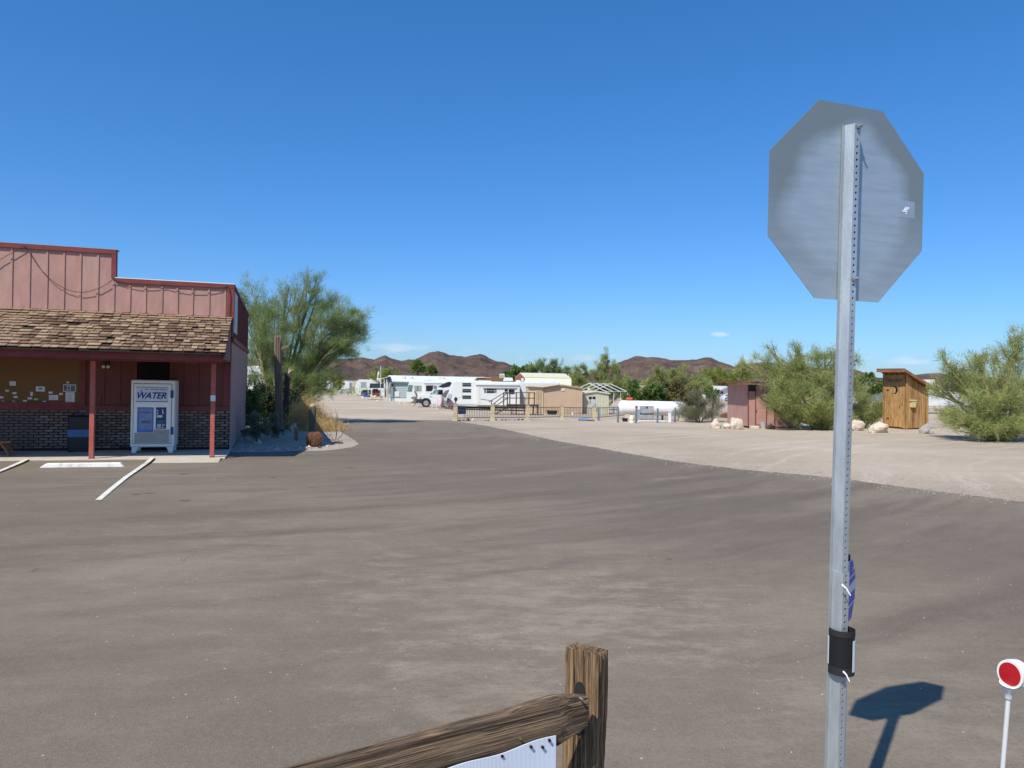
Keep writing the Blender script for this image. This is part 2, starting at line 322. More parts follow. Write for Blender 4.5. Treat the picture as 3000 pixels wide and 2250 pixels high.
m_redtrim = M('dark_red_trim', (.20, .042, .036), .65, var=.22, scale=3, dirt=(.29, .10, .08), dirtamt=.35)
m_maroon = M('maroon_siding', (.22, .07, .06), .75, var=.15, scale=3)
m_redpost = M('salmon_red_paint', (.44, .11, .075), .65, var=.15, scale=4, dirt=(.5, .22, .16), dirtamt=.4, dscale=4)
m_brick = M('brown_brick', (.235, .175, .135), .9, var=.2, scale=9, bump=.7, bscale=30, rnd=.35, dirt=(.36, .17, .12), dirtamt=.25, dscale=2)
m_mortar = M('dark_mortar', (.03, .025, .023), .95, var=.2)
m_shingle = wood_mat('cedar_shake', (.24, .15, .092), (.12, .068, .044), (.42, .30, .185), (14, 1.6, 14), 2.0, .7, .34)
m_felt = M('black_felt', (.02, .018, .017), .95)
m_board = M('particle_board', (.19, .105, .042), .85, var=.3, scale=45, dirt=(.25, .12, .06), dirtamt=.6, dscale=1.3)
m_paper = M('white_paper', (.72, .72, .70), .8, var=.03)
m_papergrey = M('photo_print', (.14, .16, .22), .6, var=.7, scale=9)
m_black = M('black_plastic', (.012, .012, .013), .45, var=.1)
m_rubber = M('black_rubber', (.02, .02, .02), .8, var=.1)
m_blue = M('blue_plastic', (.025, .06, .25), .4, var=.1)
m_bluebag = M('blue_bag', (.04, .13, .30), .4, var=.3, scale=9)
m_glassb = M('blue_tinted_window', (.17, .25, .42), .12, var=.25, scale=4, spec=.6)
m_screen = M('dark_window_screen', (.012, .011, .011), .6, spec=.15)
m_darkglass = M('dark_glass', (.012, .014, .017), .06, var=.05, spec=.7)
m_steel = M('brushed_steel', (.40, .40, .40), .45, metal=.6, var=.1, scale=4, stretch=(1, 1, 14))
m_cream = M('cream_paint', (.66, .61, .50), .55, var=.05)
m_creamb = M('machine_paint', (.84, .82, .75), .5, var=.05, scale=2, dirt=(.55, .5, .42), dirtamt=.2)
m_galv = M('galvanised_steel', (.47, .50, .50), .42, metal=.55, var=.2, scale=6, stretch=(3, 3, .6), bump=.12, bscale=80, dirt=(.36, .34, .29), dirtamt=.35, dscale=5)
m_cable = M('dark_cable', (.06, .02, .02), .7)
m_rock = M('pale_limestone', (.60, .51, .40), .9, var=.18, scale=3, bump=1.0, bscale=7, dirt=(.33, .20, .13), dirtamt=.7, dscale=1.6)
m_rockg = M('grey_rock', (.36, .33, .30), .9, var=.25, scale=4, bump=.8, bscale=12)
m_rockd = M('dark_rock', (.11, .075, .06), .9, var=.3, scale=4, bump=.8, bscale=12)
m_greywood = wood_mat('weathered_wood', (.20, .145, .095), (.05, .033, .022), (.42, .32, .21), (22, 22, 1.0), 1.5, 1.2)
# ---------------------------------------------------------------- setting: ground, asphalt, planting bed
def sheet(name, poly, dz, mat, z0=None, step=(2, 1)):
    bm = bmesh.new(); vs = [bm.verts.new((p[0], p[1], 0)) for p in poly]; f = bm.faces.new(vs)
    bmesh.ops.triangulate(bm, faces=[f])
    xs = [p[0] for p in poly]; ys = [p[1] for p in poly]
    def cut(co, no):
        bmesh.ops.bisect_plane(bm, geom=bm.verts[:]+bm.edges[:]+bm.faces[:], plane_co=co, plane_no=no, dist=1e-5)
    if z0 is None:
        for y in range(int(max(min(ys), 2))+1, int(min(max(ys), 70))+1, step[1]): cut((0, y, 0), (0, 1, 0))
        for x in range(-40, 61, step[0]):
            if min(xs) < x < max(xs): cut((x, 0, 0), (1, 0, 0))
    for v in bm.verts: v.co.z = (gz(v.co.x, v.co.y) if z0 is None else z0)+dz
    bmesh.ops.recalc_face_normals(bm, faces=bm.faces)
    if bm.faces[:] and bm.faces[:][0].normal.z < 0: bmesh.ops.reverse_faces(bm, faces=bm.faces)
    me = bpy.data.meshes.new(name); bm.to_mesh(me); bm.free(); me.materials.append(mat)
    return link(name, me)
def wiggle(pts, step, amp, seed):
    out = []; rr = random.Random(seed)
    for a, b in zip(pts[:-1], pts[1:]):
        a = Vector(a[:2]); b = Vector(b[:2]); n = max(1, int((b-a).length/step))
        for i in range(n):
            p = a.lerp(b, i/n)
            if i or out: p = p+Vector((rr.uniform(-amp, amp), rr.uniform(-amp, amp)))
            out.append(p)
    out.append(Vector(pts[-1][:2])); return out
def grid_ground():
    xs = [-5000, -2500, -1200, -600, -300, -150, -90, -60]+list(range(-40, 62, 2))+[75, 100, 150, 300, 600, 1200, 2500, 5000]
    ys = [-4000, -500, -60, -10]+list(range(0, 71, 1))+[74, 78, 84, 90, 100, 112, 125, 140, 160, 185, 210, 240, 270, 300, 400, 600, 900, 1400, 2000, 3000, 5000, 8000]
    vs = [(x, y, gz(x, y)) for y in ys for x in xs]; nx = len(xs)
    fs = [(j*nx+i, j*nx+i+1, (j+1)*nx+i+1, (j+1)*nx+i) for j in range(len(ys)-1) for i in range(nx-1)]
    me = bpy.data.meshes.new('desert_ground'); me.from_pydata(vs, [], fs); me.materials.append(m_gravel); me.update()
    return tag(link('desert_ground', me), kind='structure')
grid_ground()
TH = rad(17.5)
SF = Fr(G(660, 1346.3), TH)                         # store frame: right front corner of the porch slab
so_ = SF.o
def SW(u, v): p = so_+SF.x*u+SF.y*v; return Vector((p.x, p.y))
bededge = [SW(0, 0.72), G(672, 1325), G(740, 1326), G(820, 1324), G(880, 1321), G(930, 1322), G(990, 1317), G(1030, 1311), G(1050, 1303), G(1040, 1292), G(1020, 1279), G(998, 1266), G(985, 1254), G(981, 1243), G(979, 1231)]
right = [G(1338, 1231.5), G(1356, 1237), G(1420, 1247), G(1492, 1261), G(1560, 1276), G(1627, 1291), G(1763, 1315), G(1966, 1351), G(2170, 1376), G(2427, 1398), G(2712, 1436), G(3000, 1471)]
poly = wiggle(bededge, .3, .04, 1)+wiggle(right, .16, .05, 2)
d = (Vector(right[-1][:2])-Vector(right[-2][:2])).normalized()
poly += [Vector(right[-1][:2])+d*25, Vector((60, -30)), Vector((-45, -30)), SW(-30, 0), SW(0, 0)]
tag(sheet('asphalt_lot', poly, .008, m_asphalt), kind='structure')
# pale gravel bed beside the store
bed = wiggle(bededge[1:], .3, .03, 3)+[G(960, 1215).xy, G(760, 1205).xy, SW(.2, 9), SW(-.1, 2.2), SW(0, .72)]
tag(sheet('planting_bed', bed, .006, m_bed), kind='structure')
# porch slab with its ramp and wheel stop
sl = MB(); sl.box(-14, 0, 0, 2.4, 0, .05)
tag(single('porch_slab', sl, m_conc, None, None, so_, TH, bevel=.012), kind='structure')
ra, rb = SF.Z(440, 1362, 0), SF.Z(638, 1358, 0)
r0_, r1_ = SF.L(462, 1345)[0], SF.L(648, 1343)[0]
rm = MB(); rm.add([(ra[0], min(ra[1], -.85), .012), (rb[0], min(rb[1], -.85), .012), (r1_, -.003, .012), (r0_, -.003, .012), (r0_, -.003, .052), (r1_, -.003, .052)],
                  [(0, 1, 5, 4), (0, 4, 3), (1, 2, 5), (2, 3, 4, 5), (0, 3, 2, 1)])
tag(single('kerb_ramp', rm, m_conc, None, None, so_, TH), kind='structure')
a0 = SF.Z(118, 1375, 0); a1 = SF.Z(362, 1371, 0)
ws = MB(); vv = (a0[1]+a1[1])/2; ln0, ln1 = a0[0]-.05, a1[0]+.02
pr = [(0, 0), (.17, 0), (.14, .11), (.03, .11)]
L0 = len(pr)
vs = [(ln0, vv+p[0], p[1]+.012) for p in pr]+[(ln0+.13, vv+p[0]*.9+.01, p[1]+.012) for p in pr]
ws.prism([(vv, .012), (vv+.17, .012), (vv+.145, .115), (vv+.025, .115)], ln0, ln1, 'x')
for i in (2, 3): 
    q = ws.v[i]; ws.v[i] = (q[0]+.14, q[1], q[2])
    q = ws.v[i+4]; ws.v[i+4] = (q[0]-.09, q[1], q[2])
single('wheel_stop', ws, m_whitech, 'long chipped white concrete wheel stop lying on the asphalt in front of the porch', 'wheel stop', so_, TH, bevel=.015)
def stripe(pts, wd, nm):
    L_ = []; R_ = []
    for i, p in enumerate(pts):
        p = Vector(p); a = Vector(pts[max(i-1, 0)]); b = Vector(pts[min(i+1, len(pts)-1)]); n = (b-a).normalized(); n = Vector((-n.y, n.x))*wd/2
        L_.append(p+n); R_.append(p-n)
    tag(sheet(nm, L_+R_[::-1], .014, m_paint, z0=0), kind='structure')
stripe([G(447, 1347).xy, G(432, 1360).xy, G(405, 1378).xy, G(370, 1401).xy, G(330, 1432).xy, G(288, 1467).xy], .09, 'parking_line')
stripe([G(78, 1351).xy, G(62, 1359).xy, G(35, 1370).xy, G(0, 1384).xy, G(-60, 1404).xy, G(-150, 1436).xy], .09, 'parking_line')

# ---------------------------------------------------------------- the store
VW = 2.2                                            # wall plane
UE = SF.L(680, 1001, VW)[0]                         # plane of the end wall
UL = -14.0
def fx(px, py, v=VW): return SF.L(px, py, v)
zb = fx(300, 1202)[1]; zband = fx(300, 1191)[1]
ZT = fx(660, 924.5)[1]; ZP1 = fx(665, 833)[1]; ZP2 = fx(200, 724)[1]
VEV = -.68
ZE = SF.L(655, 1036, VEV)[1]; ZF = SF.L(655, 1059, VEV)[1]; URE = SF.L(661, 1042, VEV)[0]; URT = fx(681.5, 925)[0]
UST = fx(341, 780)[0]
vend = SF.U(727, 960, UE)[0]
vend = min(vend, 14)
store = thing('store_building', 'low red and pink store with a stepped parapet and cedar shake porch roof', 'building', so_, TH)
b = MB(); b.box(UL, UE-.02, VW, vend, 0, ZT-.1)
walls = b.build('wall', m_pinkshade, store)
# end wall: blocks below, siding above
zbandE = fx(679, 1001)[1]
b = MB(); b.box(UE-.02, UE, VW-.06, vend, 0, zbandE-.02); b.box(UE-.02, UE+.005, VW+.4, VW+.42, 0, .01)
b.build('block_wall', m_block, store)
b = MB()
for k in range(1, int(zbandE/.2)+1):
    for j in range(int((vend-VW)/.4)+1):
        v0 = VW-.05+j*.4+(.2 if k % 2 else 0); v1 = min(v0+.385, vend)
        if v1-v0 > .05: b.box(UE, UE+.006, v0, v1, k*.2-.2+.008, min(k*.2-.008, zbandE-.02))
tag(b.build('block_face', m_block, store), kind='stuff')
b = MB(); b.box(UE-.02, UE+.05, VW-.05, vend, zbandE-.02, zbandE+.13); b.build('trim_band', m_redtrim, store)
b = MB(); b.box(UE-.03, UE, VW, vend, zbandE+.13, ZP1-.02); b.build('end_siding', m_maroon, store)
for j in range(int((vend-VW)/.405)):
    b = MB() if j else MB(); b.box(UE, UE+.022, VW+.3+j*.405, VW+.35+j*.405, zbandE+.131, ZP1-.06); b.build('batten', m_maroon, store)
b = MB(); b.box(UE-.06, UE+.04, VW+.05, vend, ZP1-.06, ZP1+.03); b.build('end_cap', m_redtrim, store)
wa = SF.U(686, 860, UE)[0]; wb = SF.U(699, 880, UE)[0]
z1_ = SF.U(693, 872, UE)[1]; z0_ = SF.U(693, 985, UE)[1]
b = MB(); b.box(UE+.01, UE+.05, VW+.12, VW+1.5, z0_, z1_); b.build('sign_board', M('grey_sign_back', (.42, .50, .48), .5, var=.25, scale=2), store, bevel=.004)
# parapet: face, cap trim, battens
b = MB(); b.box(UST, UE-.03, VW, VW+.12, ZT-.12, ZP1-.02); b.box(UL, UST, VW, VW+.12, ZT-.12, ZP2-.02); b.build('parapet', m_pink, store)
for a0, a1, zt in ((UL, UST, ZP2), (UST, UE+.03, ZP1)):
    b = MB(); b.box(a0, a1, VW-.05, VW+.14, zt-.115, zt); b.build('parapet_cap', m_redtrim, store, bevel=.005)
    b = MB(); b.box(a0-.02, a1+.02, VW-.055, VW+.3, zt+.001, zt+.022); b.build('metal_flashing', m_white if zt == ZP1 else m_steel, store)
b = MB(); b.box(UST-.11, UST, VW-.048, VW+.14, ZP1, ZP2-.116); b.build('corner_trim', m_redtrim, store)
b = MB(); b.box(UE-.14, UE+.035, VW-.05, VW-.002, ZT-.10, ZP1-.117); b.build('corner_trim', m_redtrim, store)
bxs = [36, 88, 139.5, 189, 237.5, 288.6, 336, 382.8, 428.8, 477, 522.6, 567, 615, 663]
us = [fx(x-3, 870)[0] for x in bxs]
while us[0] > UL+.5: us.insert(0, us[0]-.406)
for u in us:
    zt = ZP2 if u < UST-.1 else ZP1
    b = MB(); b.box(u-.022, u+.022, VW-.02, VW, ZT-.02, zt-.117); b.build('batten', m_pink, store)
b = MB(); b.box(UL, UE-.15, VW-.025, VW-.001, ZT-.10, ZT-.03); b.build('base_trim', m_redtrim, store)
# string of bulbs cable
def swag(p, q, sag, n=14):
    out = []
    for i in range(n+1):
        t = i/n; a = Vector(p).lerp(Vector(q), t); a.z -= sag*4*t*(1-t)*1.0; out.append(a)
    return out
cab = MB()
def cp(px, py): u, z = fx(px, py, VW-.07); return (u, VW-.07, z)
def cpath(lst): return [cp(*p) for p in lst]
cab.tube(cpath([(-40, 790), (0, 760), (35, 741), (55, 729), (68, 721), (76, 722), (82, 733), (90, 746), (112, 780), (140, 812), (165, 832), (190, 846), (215, 854), (240, 857), (265, 853), (290, 845), (310, 834), (331, 819)]), .008, 5)
cab.tube(cpath([(331, 819), (350, 824), (375, 831), (405, 836), (430, 836), (455, 835), (480, 833)]), .008, 5)
cab.tube(cpath([(480, 833), (505, 840), (535, 846), (565, 849), (595, 849), (620, 846), (645, 841), (667, 837), (672, 846), (676, 870), (674, 900), (673, 926)]), .008, 5)
o_ = cab.build('light_string', m_cable); o_.location = so_; o_.rotation_euler = (0, 0, TH)
tag(o_, 'dark cable swagged across the pink parapet of the store', 'cable')
# porch roof deck, fascia, soffit
slope = math.atan2(ZT-.05-ZE, VW-VEV); SL = math.hypot(ZT-.05-ZE, VW-VEV)
def rf(v_t, off=0): return (VEV+(VW-VEV)*v_t, ZE+(ZT-.05-ZE)*v_t+off)
b = MB(); vs = []
for u in (UL, None):
    for t_, o2 in ((0, -.03), (0, -.006), (1, -.006), (1, -.03)):
        a = rf(t_, o2); uu = UL if u is not None else (URE+(URT-URE)*t_-.01); vs.append((uu, a[0]-.002, a[1]))
b.add(vs, [(0, 1, 2, 3), (7, 6, 5, 4), (0, 4, 5, 1), (1, 5, 6, 2), (2, 6, 7, 3), (3, 7, 4, 0)])
b.build('roof_deck', m_felt, store)
b = MB(); b.box(UL, URE-.05, VEV+.17, VEV+.215, ZF, ZE+.025); b.build('fascia', m_redtrim, store)
b = MB(); b.box(UL, URE-.14, VEV+.35, VEV+.47, ZF-.04, ZE); b.box(UL, URE-.1, VEV+.216, VW, ZF+.02, ZF+.04); b.build('porch_beam', m_redtrim, store)
b = MB()
e0 = rf(0, -.062); e1 = rf(1, -.062)
b.add([(URE-.03, e0[0]+.08, ZF+.042), (URE-.03, e0[0]+.08, e0[1]), (URT-.03, e1[0]-.07, e1[1]), (URT-.03, e1[0]-.07, ZF+.042),
       (URE-.07, e0[0]+.08, ZF+.042), (URE-.07, e0[0]+.08, e0[1]), (URT-.07, e1[0]-.07, e1[1]), (URT-.07, e1[0]-.07, ZF+.042)],
      [(0, 1, 2, 3), (7, 6, 5, 4), (0, 4, 5, 1), (1, 5, 6, 2), (2, 6, 7, 3), (3, 7, 4, 0)])
b.build('gable_board', m_redtrim, store)
# shakes: the 300 that show largest are parts, the others one part
def shake_mb(wd):
    q = MB(); q.add([(0, 0, 0), (wd, 0, 0), (wd, .34, 0), (0, .34, 0), (0, 0, .016), (wd, 0, .014), (wd, .34, .004), (0, .34, .004)],
                    [(0, 3, 2, 1), (4, 5, 6, 7), (0, 1, 5, 4), (1, 2, 6, 5), (2, 3, 7, 6), (3, 0, 4, 7)]); return q
widths = [.10, .13, .15, .17, .19, .21, .24, .27]
shm = [shake_mb(x).mesh('shake', m_shingle) for x in widths]
NR = 14; ex = SL/NR; rest = MB(); cnt = 0; cand = []
for r in range(NR):
    tt = r/NR; ur = URE+(URT-URE)*tt; u = ur
    while u > UL+.1:
        k = random.choice([0, 1, 2, 2, 3, 3, 4, 4, 5, 5, 6, 7]); wd = widths[k]; u -= wd+random.uniform(.008, .02)
        a = rf(tt); tilt = random.uniform(.085, .125); 
        if random.random() < .05: tilt += random.uniform(.06, .2)
        cand.append((u, a[0]+random.uniform(-.03, .03)*math.cos(slope), a[1]+.026+random.uniform(0, .010), k, slope-tilt, random.uniform(-.03, .03)))
for (u, v, z, k, sl_, yaw) in cand:
    vis = u > -4.6
    if vis and cnt < 300 and (v < 1.75):
        link('shake', shm[k], store, (u, v, z+.002), (sl_, 0, yaw)); cnt += 1
    else:
        Mx = Matrix.Translation((u, v, z+.002)) @ Matrix.Rotation(yaw, 4, 'Z') @ Matrix.Rotation(sl_, 4, 'X')
        q = shake_mb(widths[k]); rest.add([Mx @ Vector(p) for p in q.v], q.f)
tag(rest.build('shake_roofing', m_shingle, store), kind='stuff')
# brick wainscot
b = MB(); b.box(UL, UE-.02, VW-.045, VW, .05, zb); b.build('mortar_bed', m_mortar, store)
def brick_mb(wd): q = MB(); q.box(0, wd, -.03, .0, 0, .050); return q
bw = [.195, .095, .18]; bms = [brick_mb(x).mesh('brick', m_brick, bevel=.006) for x in bw]
rows = int((zb-.05)/.0705); cnt = 0; rest = MB()
for r in range(rows, -1, -1):
    z = zb-.055-(rows-r)*.0705
    if z < .05: continue
    u = UE-.03-(.0 if r % 2 else .11)
    if r % 2 == 0: 
        link('brick', bms[1], store, (UE-.125, VW-.045, z)); 
    while u > UL+.3:
        k = 0; wd = bw[k]; u -= wd+.024
        dy = random.uniform(-.006, .004); rz_ = random.uniform(-.015, .015)
        if u > -4.75 and cnt < 293: link('brick', bms[k], store, (u, VW-.045+dy, z+random.uniform(-.003, .003)), (0, 0, rz_)); cnt += 1
        else:
            q = brick_mb(wd); rest.add([(p[0]+u, p[1]+VW-.045+dy, p[2]+z) for p in q.v], q.f)
tag(rest.build('brickwork', m_brick, store), kind='stuff')
b = MB(); b.box(UL, UE-.025, VW-.07, VW, zb, zband+.03); b.build('sill_band', m_redtrim, store)
b = MB(); b.box(UE-.2, UE, VW-.03, VW-.001, zband+.03, ZF); b.build('corner_trim', m_redtrim, store)
for px in (160, 207, 250, 307, 354, 410, 455, 490, 538, 583, 627):
    u = fx(px, 1150)[0]; b = MB(); b.box(u-.006, u+.006, VW-.003, VW+.001, zband+.035, ZF); b.build('siding_groove', m_mortar, store)
# notice board let into the wall
bx0 = -7.5; bx1, bz1 = fx(238, 1056); bz0 = fx(200, 1178)[1]
b = MB(); b.box(bx0, bx1, VW-.02, VW-.001, bz0, bz1); nb = b.build('notice_board', m_board, store)
fr = MB(); fr.box(bx0-.1, bx1+.12, VW-.06, VW-.021, bz1, bz1+.08); fr.box(bx0-.1, bx1+.12, VW-.06, VW-.021, bz0-.1, bz0); fr.box(bx1, bx1+.12, VW-.06, VW-.021, bz0, bz1)
fr.build('board_frame', m_redtrim, nb)
rr = random.Random(3)
for (x0, y0, x1, y1, kind) in [(29, 1117, 47, 1130, 'l'), (106, 1132, 132, 1147, 'p'), (186, 1126, 223, 1148, 'f'), (193, 1149, 219, 1179, 'l'), (144, 1157, 171, 1172, 'l'),
                              (16, 1142, 27, 1147, ''), (37, 1149, 49, 1155, ''), (90, 1148, 97, 1160, ''), (41, 1160, 52, 1166, ''), (0, 1161, 11, 1167, ''), (82, 1164, 94, 1170, ''), (100, 1167, 112, 1172, 'g'),
                              (68, 1172, 80, 1178, ''), (126, 1174, 136, 1178, ''), (136, 1174, 143, 1178, 'b'), (143, 1147, 155, 1153, ''), (174, 1151, 185, 1157, ''), (5, 1174, 14, 1178, ''), (37, 1174, 45, 1178, ''), (195, 1118, 203, 1123, '')]:
    u0, zt_ = fx(x0, y0); u1, zq = fx(x1, y1); mt = m_paper if kind != 'b' else m_blue
    if kind == 'g': mt = M('green_card', (.45, .6, .38), .8)
    b = MB(); th = rr.uniform(.002, .006); b.box(u0, u1, VW-.02-th, VW-.02, zq, zt_)
    pn = b.build('notice', mt, store)
    if kind == 'f':
        q = MB(); wq = u1-u0; hq = zt_-zq
        for (p0, p1, r0q, r1q) in ((.05, .30, .08, .90), (.34, .54, .30, .68), (.34, .54, .74, .90), (.34, .54, .06, .24), (.58, .95, .08, .90)): q.box(u0+wq*p0, u0+wq*p1, VW-.022-th, VW-.0195-th, zq+hq*r0q, zq+hq*r1q)
        q.build('photo', m_papergrey, store)
    if kind == 'l':
        q = MB(); wq = u1-u0; hq = zt_-zq; nl = 5 if hq < .15 else 9
        for li in range(nl): zz = zq+hq*(.12+.74*li/nl); q.box(u0+wq*.14, u0+wq*rr.uniform(.6, .86), VW-.0215-th, VW-.0195-th, zz, zz+hq*.025)
        q.build('print', M('grey_ink', (.3, .33, .38), .8) if 'grey_ink' not in bpy.data.materials else bpy.data.materials['grey_ink'], store)
    if kind == 'p':
        q = MB(); q.box(u0+.3*(u1-u0), u0+.7*(u1-u0), VW-.022-th, VW-.0195-th, zq+.45*(zt_-zq), zq+.7*(zt_-zq)); q.build('photo', m_black, store)
# dark window and lamp on the wall
u0, zt_ = fx(402, 1058); u1, zq = fx(498, 1110)
b = MB(); b.box(u0, u1, VW-.02, VW-.001, zq-.1, zt_); wn = b.build('window', m_screen, store)
b = MB(); b.box(u0-.06, u0, VW-.035, VW-.002, zq-.1, zt_+.06); b.box(u1, u1+.06, VW-.035, VW-.002, zq-.1, zt_+.06); b.box(u0, u1, VW-.035, VW-.002, zt_, zt_+.06); b.build('window_frame', m_redtrim, wn)
u0, zq = fx(313, 1075)
lt = MB(); lt.box(u0-.06, u0+.06, VW-.05, VW-.001, zq+.03, zq+.17); fl = lt.build('flood_lamp', m_black, store)
for s in (-.045, .045):
    b = MB(); b.tube([(u0+s, VW-.05, zq+.04), (u0+s*1.2, VW-.13, zq-.0)], [.03, .042], 10); b.build('bulb', m_cream, fl, smooth=True)
# porch posts
for i, (xa, xb, yb, lab) in enumerate([(262, 274, 1345, 'left red porch post of the store in front of the black bin'), (615.5, 627, 1338, 'right red porch post of the store with a white paper stapled to it')]):
    u0 = SF.L((xa+xb)/2, yb-3, .10)[0]
    t = MB(); t.box(u0-.05, u0+.05, .05, .15, .05, ZF-.045)
    p_ = t.build('porch_post', m_redpost, store, bevel=.006)
    t = MB(); t.box(u0-.06, u0+.06, .04, .16, .05, .07); t.build('post_foot', m_redtrim, store)
    if i == 1:
        za = SF.L(620, 1158, .05)[1]; zc = SF.L(620, 1175, .05)[1]
        t = MB(); t.box(u0-.055, u0+.053, .044, .049, zc, za); t.box(u0+.051, u0+.054, .049, .10, zc, za-.01); t.build('stapled_paper', m_paper, store)
# ---------------------------------------------------------------- text helper
def text(s, parent, x0, x1, z0, z1, y, mat, shear=0.0, bold=0.0, name='lettering', face=-1):
    cu = bpy.data.curves.new('t', 'FONT'); cu.body = s; cu.shear = shear; cu.offset = bold; cu.extrude = .02
    ob = bpy.data.objects.new('t', cu); C.objects.link(ob); dg = bpy.context.evaluated_depsgraph_get()
    me = bpy.data.meshes.new_from_object(ob.evaluated_get(dg)); bpy.data.objects.remove(ob); bpy.data.curves.remove(cu)
    xs = [v.co.x for v in me.vertices]; ys = [v.co.y for v in me.vertices]
    ax, bx_ = min(xs), max(xs); ay, by = min(ys), max(ys)
    for v in me.vertices:
        v.co = Vector((x0+(v.co.x-ax)/(bx_-ax)*(x1-x0), y+v.co.z*-.05*face, z0+(v.co.y-ay)/(by-ay)*(z1-z0)))
    me.materials.clear(); me.materials.append(mat); me.update()
    return link(name, me, parent)
# ---------------------------------------------------------------- water vending machine
VM = 1.32
mu0, mz1 = SF.L(383.5, 1112.5, VM); mu1 = SF.L(510, 1113, VM)[0]; mu0 = SF.L(382, 1250, VM)[0]; mu1 = SF.L(510.8, 1250, VM)[0]
mzb = SF.L(400, 1310, VM)[1]
vm = thing('water_vending_machine', 'white water vending machine with blue lettering standing on the porch slab', 'vending machine', so_+SF.x*((mu0+mu1)/2)+SF.y*VM+Vector((0, 0, .05)), TH)
cu_ = (mu0+mu1)/2; W2 = (mu1-mu0)/2; H1 = mz1-.05; HB = mzb-.05
b = MB(); b.box(-W2, W2, 0, .78, HB, H1); b.build('cabinet', m_creamb, vm, bevel=.02)
for sx in (-1, 1):
    for sy in (.03, .68):
        b = MB(); a = -W2+.03 if sx < 0 else W2-.03
        b.prism([(a, HB+.001), (a-sx*.16, HB+.001), (a-sx*.09, 0), (a, 0)], sy, sy+.06); b.build('leg', m_creamb, vm, bevel=.004)
def vz(px, py): u, z = SF.L(px, py, VM); return u-cu_, z-.05
d0 = vz(393, 1124); d1 = vz(500, 1299)
b = MB(); b.box(d0[0]-.012, d1[0]+.012, -.004, .0, d1[1]-.012, d0[1]+.012); b.build('door_gap', m_black, vm)
b = MB(); b.box(d0[0], d1[0], -.022, -.005, d1[1], d0[1]); door = b.build('door', m_creamb, vm, bevel=.006)
a = vz(400, 1135); c = vz(493, 1178)
b = MB(); b.box(a[0], c[0], -.027, -.023, c[1], a[1]); b.build('sign_panel', M('pale_blue_print', (.60, .68, .74), .4, var=.08), vm)
for y in (1133.5, 1175):
    a = vz(399, y); c = vz(493, y+2.2); b = MB(); b.box(a[0], c[0], -.034, -.0275, c[1], a[1]); b.build('blue_rail', m_blue, vm)
    b = MB(); b.box(a[0], c[0], -.032, -.0275, c[1]-.012, c[1]-.001); b.build('steel_rail', m_steel, vm)
a = vz(409, 1139); c = vz(421, 1149); b = MB(); b.prism([(a[0], c[1]), (c[0], c[1]), ((a[0]+c[0])/2, a[1])], -.0285, -.0275); b.build('drop_emblem', M('sky_print', (.25, .42, .62), .5), vm)
a = vz(419, 1169); c = vz(433, 1172.5); b = MB(); b.prism([(a[0], c[1]), ((a[0]+c[0])/2, a[1]), (c[0], c[1]), ((a[0]+c[0])/2, a[1]-.008)], -.0285, -.0275); b.build('star_emblem', M('grey_print', (.4, .5, .55), .5), vm)
a = vz(403, 1167.5); c = vz(489, 1149.5); text('WATER', vm, a[0], c[0], a[1], c[1], -.029, M('navy_print', (.012, .02, .17), .4, var=0), shear=.32, bold=.03)
a = vz(424, 1143.5); c = vz(490, 1139.2); text('Clean · Refreshing · Delicious', vm, a[0], c[0], a[1], c[1], -.029, m_black, shear=.3, bold=.01)
a = vz(403, 1193); c = vz(449.5, 1267); b = MB(); b.box(a[0], c[0], -.027, -.023, c[1], a[1]); b.build('dispenser_frame', M('window_blue', (.06, .17, .45), .35), vm, bevel=.004)
a = vz(405, 1195); c = vz(448, 1258); b = MB(); b.box(a[0]+.03, c[0]-.02, -.031, -.0275, c[1], a[1]-.01); wd_ = b.build('dispenser_window', m_glassb, vm, bevel=.003)
a = vz(415, 1232); c = vz(442, 1240); b = MB(); b.box(a[0], c[0], -.034, -.0312, c[1], a[1]); b.build('window_notice', M('dim_print', (.06, .13, .2), .5), wd_)
a = vz(409, 1207); c = vz(443, 1209); b = MB(); b.box(a[0], c[0], -.036, -.0312, c[1], a[1]); b.build('shelf_edge', m_blue, wd_)
for yy in (1203, 1247): a = vz(407, yy); b = MB(); b.cyl((a[0], -.045, a[1]-.02), (a[0], -.045, a[1]+.02), .008, 8); b.build('window_hinge', m_steel, wd_)
a = vz(457.5, 1193); c = vz(487, 1256); b = MB(); b.box(a[0], c[0], -.027, -.023, c[1], a[1]); cp_ = b.build('control_panel', M('navy_panel', (.015, .045, .16), .35, var=.5, scale=14), vm, bevel=.003)
for (x0, y0, x1, y1, mt, nm) in [(460, 1216, 476, 1223, m_cream, 'display'), (461, 1242, 472, 1254, m_steel, 'coin_return'), (476, 1199, 478.5, 1208, m_paper, 'coin_slot'), (475, 1209, 481, 1211, m_paper, 'slot_bar'),
                                 (460, 1201, 464, 1205, m_paper, 'button'), (460, 1209, 464, 1213, m_paper, 'button'), (475.5, 1243, 483, 1247, m_steel, 'plate'), (476, 1250, 479, 1254, m_paper, 'button'), (460, 1231, 481, 1240, M('teal_print', (.02, .12, .16), .5), 'instruction_plate')]:
    a = vz(x0, y0); c = vz(x1, y1); b = MB(); b.box(a[0], c[0], -.033, -.0275, c[1], a[1]); b.build(nm, mt, cp_)
a = vz(394, 1268); c = vz(496, 1297); e = vz(451, 1258)
b = MB(); b.prism([(a[0], c[1]), (c[0], c[1]), (c[0], e[1]), (e[0], e[1]), (e[0], a[1]), (a[0], a[1])], -.027, -.023); b.build('steel_kick_panel', M('kick_steel', (.33, .31, .30), .5, metal=.3, var=.08), vm)
a = vz(474, 1266); b = MB(); b.box(a[0], a[0]+.02, -.031, -.0275, a[1]-.03, a[1]); b.build('lock', m_black, vm)
